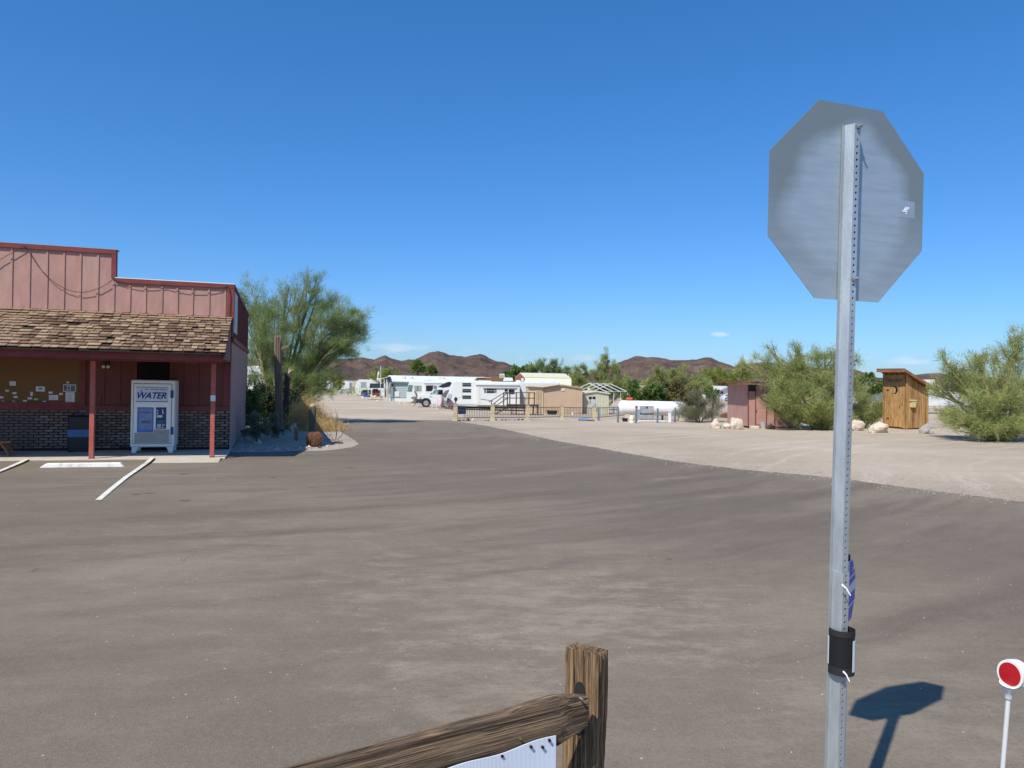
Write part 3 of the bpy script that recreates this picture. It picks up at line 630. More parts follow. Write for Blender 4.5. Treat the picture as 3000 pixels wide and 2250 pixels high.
for (y0, y1) in ((1144, 1166), (1251, 1273)):
    a = vz(500, y0); c = vz(508.5, y1); b = MB(); b.box(a[0], c[0], -.045, -.0005, c[1], a[1]); b.build('blue_latch', m_blue, vm, bevel=.008)
# ---------------------------------------------------------------- bin, bench, spigot, hose on the porch
VB = 1.75
u0 = SF.L(198, 1300, VB)[0]; u1 = SF.L(261, 1300, VB)[0]; zt = SF.L(230, 1217, VB)[1]-.05
bn = thing('litter_bin', 'tall black litter bin with a blue liner against the brick wall', 'bin', so_+SF.x*((u0+u1)/2)+SF.y*VB+Vector((0, 0, .05)), TH)
wq = (u1-u0)/2
za = SF.L(230, 1258, VB)[1]-.05; zc = SF.L(230, 1281, VB)[1]-.05
b = MB(); b.box(-wq, wq, 0, .36, 0, zc+.03); b.build('bin_body', m_black, bn, bevel=.02)
b = MB(); b.box(-wq-.012, wq+.012, -.012, .372, zc, za); lm = b.build('liner', m_bluebag, bn, bevel=.01)
b = MB(); b.box(-wq, wq, 0, .36, za-.01, zt-.02); b.build('hood', m_black, bn, bevel=.02)
b = MB(); b.box(-wq-.01, wq+.01, -.01, .37, zt-.02, zt); b.build('lid', m_rubber, bn, bevel=.006)
VT = .95
u1, zt = SF.L(31, 1292, VT); zb_ = SF.L(20, 1312, VT)[1]
m_bench = wood_mat('bench_wood', (.30, .14, .07), (.16, .07, .035), (.40, .22, .12), (1.2, 14, 14), 2, .5)
bt = thing('picnic_bench', 'brown wooden bench seat poking in at the left end of the porch', 'bench', so_+SF.x*(u1-.9)+SF.y*VT+Vector((0, 0, .05)), TH)
for j in range(2): b = MB(); b.box(-.9, .9-.02*j, j*.16, j*.16+.15, zt-.10, zt-.05); b.build('plank', m_bench, bt, bevel=.006)
for s in (-.7, .62): b = MB(); b.box(s, s+.05, .0, .3, zb_-.10, zt-.101); b.build('cleat', m_bench, bt); b = MB(); b.bar((s+.08, .05, zt-.1), (s+.28 if s > 0 else s-.12, -.02, 0.02), .09, .04); b.bar((s+.08, .25, zt-.1), (s+.28 if s > 0 else s-.12, .32, 0.02), .09, .04); b.build('leg', m_bench, bt)
u0, z0 = SF.L(330, 1283, VW-.09)
sp = thing('water_spigot', 'small blue handled spigot low on the brick wall between bin and vending machine', 'spigot', so_+SF.x*u0+SF.y*(VW-.09), TH)
b = MB(); b.tube([(0, .0, z0), (0, -.08, z0), (.0, -.1, z0-.05)], .012, 8); b.build('pipe', m_galv, sp)
b = MB(); b.cyl((0, -.05, z0+.03), (0, -.05, z0+.045), .035, 10); b.build('handle', M('light_blue_plastic', (.2, .4, .6), .5), sp)
hs = MB(); hp = []
p0 = Vector((u0, VW-.19, z0-.05))
for (px, py) in [(333, 1293), (345, 1303), (360, 1310), (375, 1313), (388, 1310)]: a = SF.L(px, py, VW-.2); hp.append((a[0], VW-.2, max(a[1], .07)))
hs.tube([tuple(p0)]+hp, .013, 6)
o_ = hs.build('garden_hose', m_black, None, True); o_.location = so_; o_.rotation_euler = (0, 0, TH); tag(o_, 'black hose running from the spigot down behind the vending machine', 'hose')
cn = MB(); a = fx(292, 1165); a2 = fx(300, 1195); cn.tube([(a[0], VW-.01, a[1]), (a2[0], VW-.05, a2[1]), (fx(303, 1215)[0], VW-.09, fx(303, 1215)[1]), (fx(325, 1248)[0], VW-.09, fx(325, 1248)[1])], .006, 5)
cn.build('wall_wire', m_cable, store); b = MB(); b.box(a[0]-.05, a[0]+.05, VW-.03, VW-.002, a[1]-.07, a[1]+.08); b.build('junction_box', m_redtrim, store, bevel=.004)

# ---------------------------------------------------------------- foreground: sign on its U channel post
sgc = Vector((1.30, 2.915, 2.725)); e = Vector((.943, .334, 0)).normalized(); n_ = Vector((e.y, -e.x, 0))   # n_ towards camera side
ang = math.atan2(e.y, e.x)
pt = P(2513, 371, 2.86); pbm = P(2459, 2250, 2.86); dd = (pt-pbm); base = pbm-dd*(pbm.z/dd.z)
lean = Vector(((pt-base).dot(e)/(pt.z), (pt-base).dot(-n_)/(pt.z)))  # per metre, local x and y
sp = thing('stop_sign', 'back of a grey octagonal road sign on a perforated galvanised post', 'road sign', (base.x, base.y, 0), ang)
KK = 1.0
hat = [(-.042, 0), (-.030, 0), (-.014, .033), (.014, .033), (.030, 0), (.042, 0)]
hat = [(a*KK, -q*KK) for a, q in hat]; T_ = .0028
PTOP = pt.z+.012
def lx(x, y, z, off=(0, 0)): return (x+off[0]+lean.x*z, y+off[1]+lean.y*z, z)
WOFF = .033*KK                                       # so the web lies on the surveyed line
def channel(z0, z1, off=0.0, grow=1.0, holes=True):
    mb = MB(); pr = [(a*grow, q*grow+WOFF-off) for a, q in hat]
    def strip(p, q):                                 # solid strip between profile points
        d = Vector((q[0]-p[0], q[1]-p[1])).normalized(); nr = Vector((-d.y, d.x))*T_
        c4 = [p, q, (q[0]+nr.x, q[1]+nr.y), (p[0]+nr.x, p[1]+nr.y)]
        mb.add([lx(c[0], c[1], z0) for c in c4]+[lx(c[0], c[1], z1) for c in c4], [(0, 1, 5, 4), (1, 2, 6, 5), (2, 3, 7, 6), (3, 0, 4, 7), (4, 5, 6, 7), (3, 2, 1, 0)])
    strip(pr[0], pr[1]); strip(pr[1], pr[2]); strip(pr[3], pr[4]); strip(pr[4], pr[5])
    xa, xb, yw = pr[2][0], pr[3][0], pr[2][1]; zz = z0; pitch = .0254
    n = int((z1-z0)/pitch)
    for i in range(n):
        za = z0+i*(z1-z0)/n; zb2 = z0+(i+1)*(z1-z0)/n; zm = (za+zb2)/2; r = .0050
        sq = [(xb, zm), (xb, zb2), (0, zb2), (xa, zb2), (xa, zm), (xa, za), (0, za), (xb, za)]
        oc = [(r*math.cos(k*math.pi/4), zm+r*math.sin(k*math.pi/4)) for k in range(8)]
        for yy, fl_ in ((yw, 0), (yw+T_, 1)):
            mb.add([lx(p[0], yy, p[1]) for p in sq]+[lx(p[0], yy, p[1]) for p in oc], [(k, (k+1) % 8, (k+1) % 8+8, k+8) if not fl_ else (k+8, (k+1) % 8+8, (k+1) % 8, k) for k in range(8)])
        mb.add([lx(p[0], yw, p[1]) for p in oc]+[lx(p[0], yw+T_, p[1]) for p in oc], [(k, (k+1) % 8, (k+1) % 8+8, k+8) for k in range(8)])
    return mb
zov = P(2440, 1676, 2.86).z
channel(zov-.25, PTOP).build('upper_post', m_galv, sp)
channel(-.3, zov, .005, 1.07).build('lower_post', m_galv, sp)
m_signback = M('sign_back_aluminium', (.44, .49, .505), .36, metal=.45, var=.12, scale=4.0, stretch=(1.2, 1, 9), dirt=(.49, .55, .59), dirtamt=.45, dscale=2.2, bump=.05, detail=8)
cx = sgc.xy-base.xy; cx = Vector((cx.dot(e.xy), 0)); yS = .0+WOFF+.006
so2 = []
rO = .762/2/math.cos(math.pi/8)
for k in range(8):
    a = math.pi/8+k*math.pi/4; so2.append((cx.x+rO*math.cos(a), sgc.z+rO*math.sin(a)))
def leanpoly(mb, poly, y0, y1):
    nq = len(poly); mb.add([(p[0], y0+lean.y*p[1], p[1]) for p in poly]+[(p[0], y1+lean.y*p[1], p[1]) for p in poly], [tuple(range(nq)), tuple(range(2*nq-1, nq-1, -1))]+[(i, i+nq, (i+1) % nq+nq, (i+1) % nq) for i in range(nq)])
def grime(ma, c, r0, r1, col):                      # weathered rim of the panel, with its own shape
    nt = ma.node_tree; b_ = nt.nodes['Principled BSDF']; src = b_.inputs['Base Color'].links[0].from_socket
    tc = nn(nt, 'ShaderNodeTexCoord'); vs_ = nn(nt, 'ShaderNodeVectorMath', operation='SUBTRACT'); vs_.inputs[1].default_value = c; nt.links.new(tc.outputs['Object'], vs_.inputs[0])
    sc_ = nn(nt, 'ShaderNodeVectorMath', operation='MULTIPLY'); sc_.inputs[1].default_value = (1, 0, 1.05); nt.links.new(vs_.outputs[0], sc_.inputs[0])
    ln = nn(nt, 'ShaderNodeVectorMath', operation='LENGTH'); nt.links.new(sc_.outputs[0], ln.inputs[0])
    nz = nn(nt, 'ShaderNodeTexNoise', Scale=2.6, Detail=5); nt.links.new(tc.outputs['Object'], nz.inputs['Vector'])
    f = mth(nt, 'MULTIPLY', mth(nt, 'SUBTRACT', mth(nt, 'ADD', ln.outputs['Value'], mth(nt, 'MULTIPLY', mth(nt, 'SUBTRACT', nz.outputs['Fac'], .5), .28)), r0), 1/(r1-r0), clamp=True)
    sp_ = nn(nt, 'ShaderNodeSeparateXYZ'); nt.links.new(vs_.outputs[0], sp_.inputs[0])
    f = mth(nt, 'MULTIPLY', f, mth(nt, 'MULTIPLY', mth(nt, 'ADD', sp_.outputs[2], .42), 2.2, clamp=True))
    mx = nn(nt, 'ShaderNodeMixRGB'); mx.inputs[2].default_value = (*col, 1); nt.links.new(mth(nt, 'MULTIPLY', f, .85), mx.inputs[0]); nt.links.new(src, mx.inputs[1]); nt.links.new(mx.outputs[0], b_.inputs['Base Color'])
grime(m_signback, (cx.x, 0, sgc.z), .25, .33, (.25, .27, .245))
b = MB(); leanpoly(b, so2, yS, yS+.0025); b.build('sign_panel', m_signback, sp)
sc = [(cx.x+(p[0]-cx.x)*.985, sgc.z+(p[1]-sgc.z)*.985) for p in so2]
b = MB(); leanpoly(b, sc, yS+.0026, yS+.0031); b.build('red_sign_face', M('red_sheeting', (.45, .02, .02), .35), sp)
def hit(px, py, off):                                # sign-local coordinates of a pixel on a plane parallel to the sign
    d = ray(px, py); o = Vector((0, 0, HC)); pl = Vector((base.x, base.y, 0)) - n_*off
    t = (pl-o).dot(n_)/d.dot(n_); p = o+d*t; return (p-Vector((base.x, base.y, 0))).dot(e), p.z
st = MB(); rr = random.Random(5); q0 = hit(2650, 617, yS)
for _ in range(7):
    x = q0[0]+rr.uniform(-.014, .014); z = q0[1]+rr.uniform(-.013, .013); r = rr.uniform(.004, .011)
    leanpoly(st, [(x+r*rr.uniform(.6, 1.2)*math.cos(t*math.pi/3), z+r*rr.uniform(.4, 1.0)*math.sin(t*math.pi/3)) for t in range(6)], yS-.0012-_*.00005, yS-.0005)
st.build('sticker_remnant', M('torn_sticker', (.75, .76, .78), .6), sp)
q1 = [hit(2628, 586, yS), hit(2676, 594, yS), hit(2675, 642, yS), hit(2626, 636, yS)]
b = MB(); leanpoly(b, q1, yS-.0004, yS-.0001); b.build('sticker_ghost', M('ghost_mark', (.40, .45, .48), .40, metal=.45, var=.15), sp)
for (px, py) in ((2519, 371), (2505, 817)):
    z = P(px, py, 2.86).z; b = MB(); b.tube([lx(.0, 0, z), lx(.0, -.028, z)], .0045, 8); b.tube([lx(0, -.012, z), lx(0, -.004, z)], .011, 6); b.build('bolt', m_steel, sp)
# small blue yard sign on its own stake, zip tied behind the post
yA = P(2484, 1740, 2.93)
bs = thing('yard_sign', 'small blue and white octagonal yard sign seen edge on behind the sign post', 'yard sign', (yA.x, yA.y, 0), 0)
vd = Vector((yA.x, yA.y, 0)).normalized(); pr = Vector((vd.y, -vd.x, 0))
ed = (vd*.985+pr*.17).normalized()
def yz(py): return P(2484, py, 2.93).z
zt, zb2 = yz(1647), yz(1828); zc = (zt+zb2)/2; R = (zt-zb2)/2
def octp(s): return [(R*s*1.0*math.cos(a)/math.cos(math.pi/8)*.95, zc+R*s*math.sin(a)/math.cos(math.pi/8)) for a in [math.pi/8+k*math.pi/4 for k in range(8)]]
def plate(poly, o1, o2, nm, mt, par):
    mb = MB(); nq = len(poly); nr = Vector((-ed.y, ed.x, 0))
    bend = lambda x: 0.0
    f = lambda p, o: tuple(ed*(p[0]+.035)+nr*(o)+Vector((0, 0, p[1])))
    mb.add([f(p, o1) for p in poly]+[f(p, o2) for p in poly], [tuple(range(nq)), tuple(range(2*nq-1, nq-1, -1))]+[(i, i+nq, (i+1) % nq+nq, (i+1) % nq) for i in range(nq)])
    return mb.build(nm, mt, par)
sgn = 1 if Vector((-ed.y, ed.x, 0)).dot(-Vector((yA.x, yA.y, 0))) > 0 else -1
plate(octp(1), -.003*sgn, .0, 'white_back', m_white, bs)
plate(octp(.955), .0002*sgn, .0012*sgn, 'blue_face', M('yard_sign_blue', (.015, .06, .50), .35), bs)
wb_ = [(-R*.95, zc+.018), (R*.95, zc+.03), (R*.95, zc-.012), (-R*.95, zc-.006)]
plate(wb_, .0014*sgn, .0020*sgn, 'white_band', m_white, bs)
for zz in (zc+.055, zc-.058): plate([(-R*.9, zz), (R*.9, zz+.004), (R*.9, zz-.003), (-R*.9, zz-.007)], .0014*sgn, .002*sgn, 'white_line', m_white, bs)
tx = text('by', None, .0, .05, zc+.065, zc+.095, 0, m_white, shear=.2, bold=.02)
nr = Vector((-ed.y, ed.x, 0))
for v in tx.data.vertices: x, y, z = v.co; v.co = ed*(x+.07)+nr*(.0024*sgn)+nr*y*.02+Vector((0, 0, z))
tx.parent = bs
b = MB(); b.bar((-.012, .0, -.0), (-.012, .0, yz(1642)), .022, .022); b.build('stake', m_white, bs); b = MB(); b.box(-.025, .001, -.013, .013, yz(1642)+.0005, yz(1638)+.02); b.build('stake_cap', m_black, bs)
# black tube bound round the post with white paper and ties
z1 = P(2442, 1842, 2.86).z; z0 = P(2442, 1968, 2.86).z
po = thing('leaflet_tube', 'black plastic leaflet tube strapped round the sign post with white paper inside', 'leaflet tube', (base.x+ (e*lean.x*z0).x, base.y+(e*lean.x*z0).y, z0), ang)
H = z1-z0; cyO = .004
def ring(r, za, zb3, nm, mt, a0=0, a1=2*math.pi, th=.003, sy=1.0, n=28):
    mb = MB(); vs = []; fs = []
    for i in range(n+1):
        a = a0+(a1-a0)*i/n
        for (rr_, z) in ((r, za), (r, zb3), (r-th, zb3), (r-th, za)): vs.append((rr_*math.cos(a), cyO+rr_*sy*math.sin(a), z))
    for i in range(n):
        for k in range(4): fs.append((i*4+k, i*4+(k+1) % 4, (i+1)*4+(k+1) % 4, (i+1)*4+k))
    if abs(a1-a0) < 6.2: fs += [(0, 1, 2, 3), (n*4+3, n*4+2, n*4+1, n*4)]
    return mb.add(vs, fs).build(nm, mt, po, smooth=True)
ring(.046, 0, H, 'tube_wall', m_black); ring(.0485, H-.022, H, 'rim', m_rubber, th=.006); ring(.0485, -.004, .026, 'rim', m_rubber, th=.006)
ring(.0500, .03, H-.03, 'paper_sheet', m_paper, rad(112), rad(162), .001); ring(.0500, .012, H-.035, 'paper_sheet', m_paper, rad(280), rad(335), .001)
for (px, py, qx, qy, pz) in ((2466, 1712, 2492, 1745, 0), (2470, 1967, 2489, 1997, 0)):
    a = P(px, py, 2.82); c_ = P(qx, qy, 2.80); t = MB(); t.tube([(0, 0, 0), tuple((c_-a)*.5+Vector((0, 0, .006))), tuple(c_-a)], [.004, .003, .0022], 6)
    single('zip_tie', t, m_white, 'white zip tie end sticking out of the post beside the blue yard sign' if py < 1800 else 'white zip tie end sticking out just below the black leaflet tube', 'zip tie', a)
# ---------------------------------------------------------------- foreground: split rail fence with plastic sign
pc = P(1750, 1921, 2.70)                             # nearest top corner of the post
al = rad(39); fl_ = Vector((-math.cos(al), math.sin(al), 0)); fr_ = Vector((math.sin(al), math.cos(al), 0))
rotp = math.atan2(fr_.y, fr_.x)-math.pi/2
fence = thing('split_rail_fence', 'weathered brown split rail fence post with one rail at the bottom of the view', 'fence', (pc.x, pc.y, 0), math.atan2(-fl_.y, -fl_.x))
# local: x along -fl_ (to the right, towards the near corner), y = away ; corner at (0,0); left face spans x -w..0 at y=0, right face x=0 spans y 0..w
Wp = .142; Wr = .072
rng = random.Random(8)
b = MB(); NZ = 26; ztop = pc.z
outer = []
def ppt(i, a):                                       # perimeter point with splits and wobble
    per = [(-Wp, 0), (-Wp*.82, -.004), (-Wp*.6, .003), (-Wp*.35, -.003), (-Wp*.12, .002), (0, 0), (.004, Wr*.2), (-.003, Wr*.38), (.004, Wr*.55), (-.006, Wr*.75), (0, Wr), (-Wp*.5, Wr*1.02), (-Wp, Wr)]
    return per
per = ppt(0, 0); npz = len(per); vs = []; fs = []
for j in range(NZ+1):
    z = ztop*(j/NZ)
    for i, p in enumerate(per):
        wob = .004*mnoise.noise(Vector((i*1.7, z*5, 3)))+.003*mnoise.noise(Vector((i*.9, z*16, 9)))
        zz = z+(0.012*mnoise.noise(Vector((p[0]*30, p[1]*30, 1)))-(.0 if i != 5 else .006) if j == NZ else 0)
        k = 1.0
        if j == NZ: k = .985
        vs.append((p[0]*k+wob+.004*math.sin(z*9), p[1]*k+wob*.8, zz))
for j in range(NZ):
    for i in range(npz): fs.append((j*npz+i, j*npz+(i+1) % npz, (j+1)*npz+(i+1) % npz, (j+1)*npz+i))
fs.append(tuple(NZ*npz+i for i in range(npz))); b.add(vs, fs)
m_postwood = wood_mat('split_post_wood', (.19, .118, .062), (.025, .015, .010), (.46, .29, .145), (44, 44, .9), 1.5, 1.8, sharp=.06)
m_railwood = wood_mat('split_rail_wood', (.15, .10, .062), (.022, .014, .010), (.37, .25, .145), (.5, 42, 42), 1.5, 1.8, sharp=.06)
pst = b.build('post', m_postwood, fence, smooth=True)
FF = Fr((pc.x, pc.y, 0), math.atan2(-fl_.y, -fl_.x))
sx, sz = FF.L(1702, 2021, 0)
b = MB(); b.prism([(sx-.020, sz-.16), (sx+.020, sz-.16), (sx+.022, sz+.0), (sx+.018, sz+.02), (sx+.008, sz+.031), (sx-.008, sz+.031), (sx-.018, sz+.02), (sx-.022, sz)], -.009, -.0055); b.build('mortise', m_felt, fence)
# rail: runs towards the camera on the left
ra_ = P(1712, 2078, 2.63); 
rdir = Vector((-.862, -.507, 0)).normalized(); rn = Vector((rdir.y, -rdir.x, 0)); rn = rn if rn.y > 0 else -rn   # rn points away from camera
rail = thing('fence_rail', 'grooved brown wooden rail slotted into the foreground fence post', 'fence rail', (ra_.x, ra_.y, 0), math.atan2(-rdir.y, -rdir.x))
# local x positive towards post; y away
LR = 2.6; NX = 40; vs = []; fs = []
prof = [(-.030, -.95), (-.036, -.6), (-.034, -.2), (-.037, .15), (-.033, .55), (-.024, .9), (.0, 1.0), (.022, .92), (.034, .4), (.034, -.4), (.02, -1.0), (-.01, -1.05)]
for j in range(NX+1):
    x = -LR*j/NX
    hz = .083 if j > 0 else .080
    if x > -.12: hz = .052+.031*min(1, (-x+.0)/.10)
    zc_ = .862+.036*max(0, 1+x/1.1) + .010*mnoise.noise(Vector((x*1.6, 4, 0)))+.006*math.sin(x*3.1)
    for i, (py_, pz_) in enumerate(prof):
        wv = .004*mnoise.noise(Vector((x*3, i*2.1, 0)))+.003*mnoise.noise(Vector((x*9, i*1.3, 5)))
        edge = .010*mnoise.noise(Vector((x*4.5, 7, i > 4)))
        vs.append((x, py_*(1 if x < -.1 else .75)+wv, zc_-.06+pz_*hz+edge*(1 if abs(pz_) > .8 else .2)))
nq = len(prof)
for j in range(NX):
    for i in range(nq): fs.append((j*nq+i, j*nq+(i+1) % nq, (j+1)*nq+(i+1) % nq, (j+1)*nq+i))
fs += [tuple(range(nq)), tuple(NX*nq+i for i in range(nq-1, -1, -1))]
b = MB(); b.add(vs, fs); b.build('rail', m_railwood, rail, smooth=True)
RF = Fr((ra_.x, ra_.y, 0), math.atan2(-rdir.y, -rdir.x))
for (px, py) in ((1704, 2047), (1524, 2164)):
    a = RF.L(px, py, -.04); b = MB(); b.tube([(a[0], -.046, a[1]), (a[0], -.03, a[1])], .004, 8); b.build('nail', m_steel if px > 1600 else M('brass', (.5, .35, .1), .3, metal=.8), rail)
# corrugated plastic sign
c0 = RF.L(1631, 2157, -.048); c1 = RF.L(1310, 2252, -.048)
pl = thing('corrugated_sign', 'white corrugated plastic board nailed under the foreground fence rail', 'sign board', (ra_.x, ra_.y, 0), math.atan2(-rdir.y, -rdir.x))
m_coro = M('corrugated_plastic', (.70, .74, .80), .35, var=.03, spec=.5)
b = MB(); nx = 300; xL = c1[0]-.35; vs = []; fs = []
for i in range(nx+1):
    x = c0[0]+(xL-c0[0])*i/nx; t = (x-c0[0])/(c1[0]-c0[0]); ztp = c0[1]+(c1[1]-c0[1])*t+.004*math.sin(t*9)
    yy = -.048-(.0006 if i % 2 else 0)-.004*math.sin(x*9)
    vs += [(x, yy, ztp), (x, yy-.012, ztp-.42), (x, yy+.004, ztp), (x, yy-.008, ztp-.42)]
for i in range(nx):
    a = i*4; fs += [(a, a+1, a+5, a+4), (a+2, a+6, a+7, a+3), (a, a+4, a+6, a+2), (a+1, a+3, a+7, a+5)]
fs += [(0, 2, 3, 1)]
b.add(vs, fs); b.build('board', m_coro, pl)
for (px, py) in ((1611, 2170), (1557, 2189), (1591, 2190), (1472, 2216)):
    a = RF.L(px, py, -.052); b = MB(); b.cyl((a[0], -.0535, a[1]), (a[0], -.046, a[1]), .005, 8); b.build('nail', m_black, pl)
# ---------------------------------------------------------------- foreground: red reflector marker
YR = 2.12
rc = P(2960, 1975, YR); rb = P(2936, 2260, YR+.06); dv = rc-rb; gb = rb-dv*(rb.z/dv.z)
mk = thing('driveway_marker', 'red round reflector with white rim on a thin white rod at the right edge', 'reflector', (gb.x, gb.y, 0), 0)
rl = rc-Vector((gb.x, gb.y, 0))
fd = Vector((-.93, -.33, .06)).normalized(); fu = fd.orthogonal()
def disc(r, o1, o2, nm, mt, sc_=(1, 1), dome=0.0):
    mb = MB(); z_ = Vector((0, 0, 1)); s_ = fd.cross(z_).normalized(); t_ = s_.cross(fd).normalized(); nq = 36
    vs = []
    for o in (o1, o2): vs += [tuple(rl+fd*o+(s_*math.cos(2*math.pi*k/nq)*sc_[0]+t_*math.sin(2*math.pi*k/nq)*sc_[1])*r) for k in range(nq)]
    vs.append(tuple(rl+fd*(max(o1, o2)+dome)))
    top = nq if o2 > o1 else 0
    mb.add(vs, [tuple(range(nq)) if top else tuple(range(nq, 2*nq))]+[(i, (i+1) % nq, (i+1) % nq+nq, i+nq) for i in range(nq)]+[(top+i, top+(i+1) % nq, 2*nq) for i in range(nq)])
    return mb.build(nm, mt, mk, smooth=False)
disc(.039, -.008, .002, 'reflector_housing', m_white); 
mr = M('red_reflector', (.42, .008, .012), .22, var=.12, scale=400, spec=.6); disc(.032, .0022, .004, 'red_lens', mr, dome=.0015)
q = rl+Vector((.042, .03, .004))
b = MB(); s_ = Vector((.8, -.55, .0)).normalized()
b.tube([rl-fd*.009, rl-fd*.030, rl-fd*.034], [.0405, .0395, .035], 28); b.build('back_housing', m_white, mk, smooth=True)
d3 = (-dv).normalized()
b = MB(); b.tube([rl+d3*.030, rl+d3*.055, rl+d3*.075], [.026, .012, .010], 12); b.build('socket', m_white, mk, smooth=True)
b = MB(); b.tube([rl+d3*.07, (0, 0, -.05)], [.0065, .0065], 10); b.build('rod', m_white, mk, smooth=True)
# ---------------------------------------------------------------- hills
def hills():
    pr = [(-400, 1075), (0, 1068), (600, 1060), (900, 1050), (1000, 1052), (1041, 1050), (1060, 1047), (1095, 1053), (1110, 1046), (1127, 1040), (1138, 1047), (1150, 1051), (1175, 1057), (1195, 1053), (1215, 1053), (1235, 1043), (1255, 1033), (1280, 1028), (1300, 1033), (1315, 1040), (1345, 1043), (1362, 1046), (1385, 1040), (1405, 1037), (1420, 1041), (1437, 1052), (1452, 1058), (1475, 1060), (1492, 1068), (1515, 1072), (1535, 1085), (1560, 1098), (1640, 1100),
          (1720, 1092), (1780, 1075), (1815, 1060), (1833, 1054), (1858, 1044), (1872, 1043), (1892, 1047), (1915, 1046), (1949, 1050), (1962, 1055), (2005, 1055), (2039, 1053), (2062, 1047), (2082, 1047), (2094, 1054), (2115, 1062), (2129, 1066), (2150, 1074), (2166, 1070), (2179, 1067), (2240, 1060), (2320, 1072), (2400, 1078), (2470, 1078), (2502, 1082), (2529, 1091), (2568, 1106), (2620, 1108), (2670, 1100), (2707, 1095), (2743, 1093), (2800, 1098), (2900, 1106), (3000, 1112), (3200, 1100), (3500, 1110)]
    xs = [p[0] for p in pr]; ys = [p[1] for p in pr]
    cols = list(range(-400, 3501, 5)); R0, R1 = 1500.0, 2500.0; NR = 46
    vs = []; fs = []
    for r in range(NR+12):
        t = r/NR
        for x in cols:
            y = float(np.interp(x, xs, ys)); Y = R0+(R1-R0)*t
            rid = P(x, y, R1); d = ray(x, 1117); X = d.x/d.y*Y
            base = gz(X, Y)-6; H = rid.z-base
            if t <= 1: prof = t**1.25
            else: prof = 1-(t-1)*2.2
            q = Vector((X*.006, Y*.006, 0))
            nse = 1-abs(mnoise.noise(q))*2; nse2 = 1-abs(mnoise.noise(q*2.7+Vector((5, 0, 0))))*2; n3 = mnoise.noise(q*7)
            amp = .42*math.sin(math.pi*min(t, 1))
            jag = (mnoise.noise(Vector((x*.09, 1, 0)))*1.6+mnoise.noise(Vector((x*.31, 7, 0)))*.9) if .9 < t < 1.1 else 0
            z = base+H*(prof+amp*(nse-.45)*.5+amp*(nse2-.45)*.28+amp*n3*.12)+jag
            if t < .995: z = min(z, HC+(rid.z-HC)*(Y/R1)*.985) if H > 0 else z
            vs.append((X, Y, z))
    nc = len(cols)
    for r in range(NR+11):
        for i in range(nc-1): fs.append((r*nc+i, r*nc+i+1, (r+1)*nc+i+1, (r+1)*nc+i))
    ma = bpy.data.materials.new('hill_rock'); ma.use_nodes = True; nt = ma.node_tree; b = nt.nodes['Principled BSDF']; L = nt.links.new
    b.inputs['Roughness'].default_value = .95; b.inputs['Specular IOR Level'].default_value = .1
    tc = nn(nt, 'ShaderNodeTexCoord')
    n1 = nn(nt, 'ShaderNodeTexNoise', Scale=.012, Detail=9, Roughness=.7); L(tc.outputs['Object'], n1.inputs['Vector'])
    n2 = nn(nt, 'ShaderNodeTexNoise', Scale=.13, Detail=5, Roughness=.7); L(tc.outputs['Object'], n2.inputs['Vector'])
    cr = nn(nt, 'ShaderNodeValToRGB'); e = cr.color_ramp.elements
    e[0].position = .36; e[0].color = (.052, .040, .042, 1); e[1].position = .66; e[1].color = (.22, .152, .115, 1); q = e.new(.5); q.color = (.128, .086, .067, 1)
    L(mth(nt, 'ADD', mth(nt, 'MULTIPLY', n1.outputs['Fac'], .6), mth(nt, 'MULTIPLY', n2.outputs['Fac'], .4)), cr.inputs[0]); L(cr.outputs[0], b.inputs['Base Color'])
    bp = nn(nt, 'ShaderNodeBump', Strength=.9, Distance=7); L(n2.outputs['Fac'], bp.inputs['Height']); L(bp.outputs[0], b.inputs['Normal'])
    me = bpy.data.meshes.new('desert_hills'); me.from_pydata(vs, [], fs); me.materials.append(ma); me.update()
    tag(link('desert_hills', me), kind='structure')
hills()
# ---------------------------------------------------------------- vegetation
f_palo = foliage('palo_verde_green', (.165, .19, .055), (.43, .46, .165), .38, 1.2)
f_paloy = foliage('yellow_green', (.15, .19, .03), (.33, .36, .08), .3, .8)
f_palob = foliage('blue_green', (.105, .165, .055), (.32, .39, .145), .38, .9)
f_dark = foliage('dark_green', (.045, .085, .022), (.15, .23, .05), .25, 1.0)
f_brown = foliage('brown_green', (.09, .085, .03), (.19, .16, .06), .25, 1.0)
f_sage = foliage('sage', (.14, .175, .115), (.26, .29, .19), .25, 4.0)
f_straw = foliage('straw', (.42, .27, .09), (.66, .47, .19), .3, 5.0)
f_red = foliage('rust_brush', (.20, .10, .045), (.32, .18, .09), .25, 2.0)
f_palm = foliage('palm_green', (.05, .10, .02), (.20, .27, .06), .25, 1.0)
m_bark = M('bark', (.26, .24, .10), .9, var=.35, scale=5, bump=.6)
m_barkg = M('grey_bark', (.13, .10, .075), .9, var=.35, scale=5, bump=.6)
def nrm(a): return a/np.maximum(np.linalg.norm(a, axis=1, keepdims=True), 1e-9)
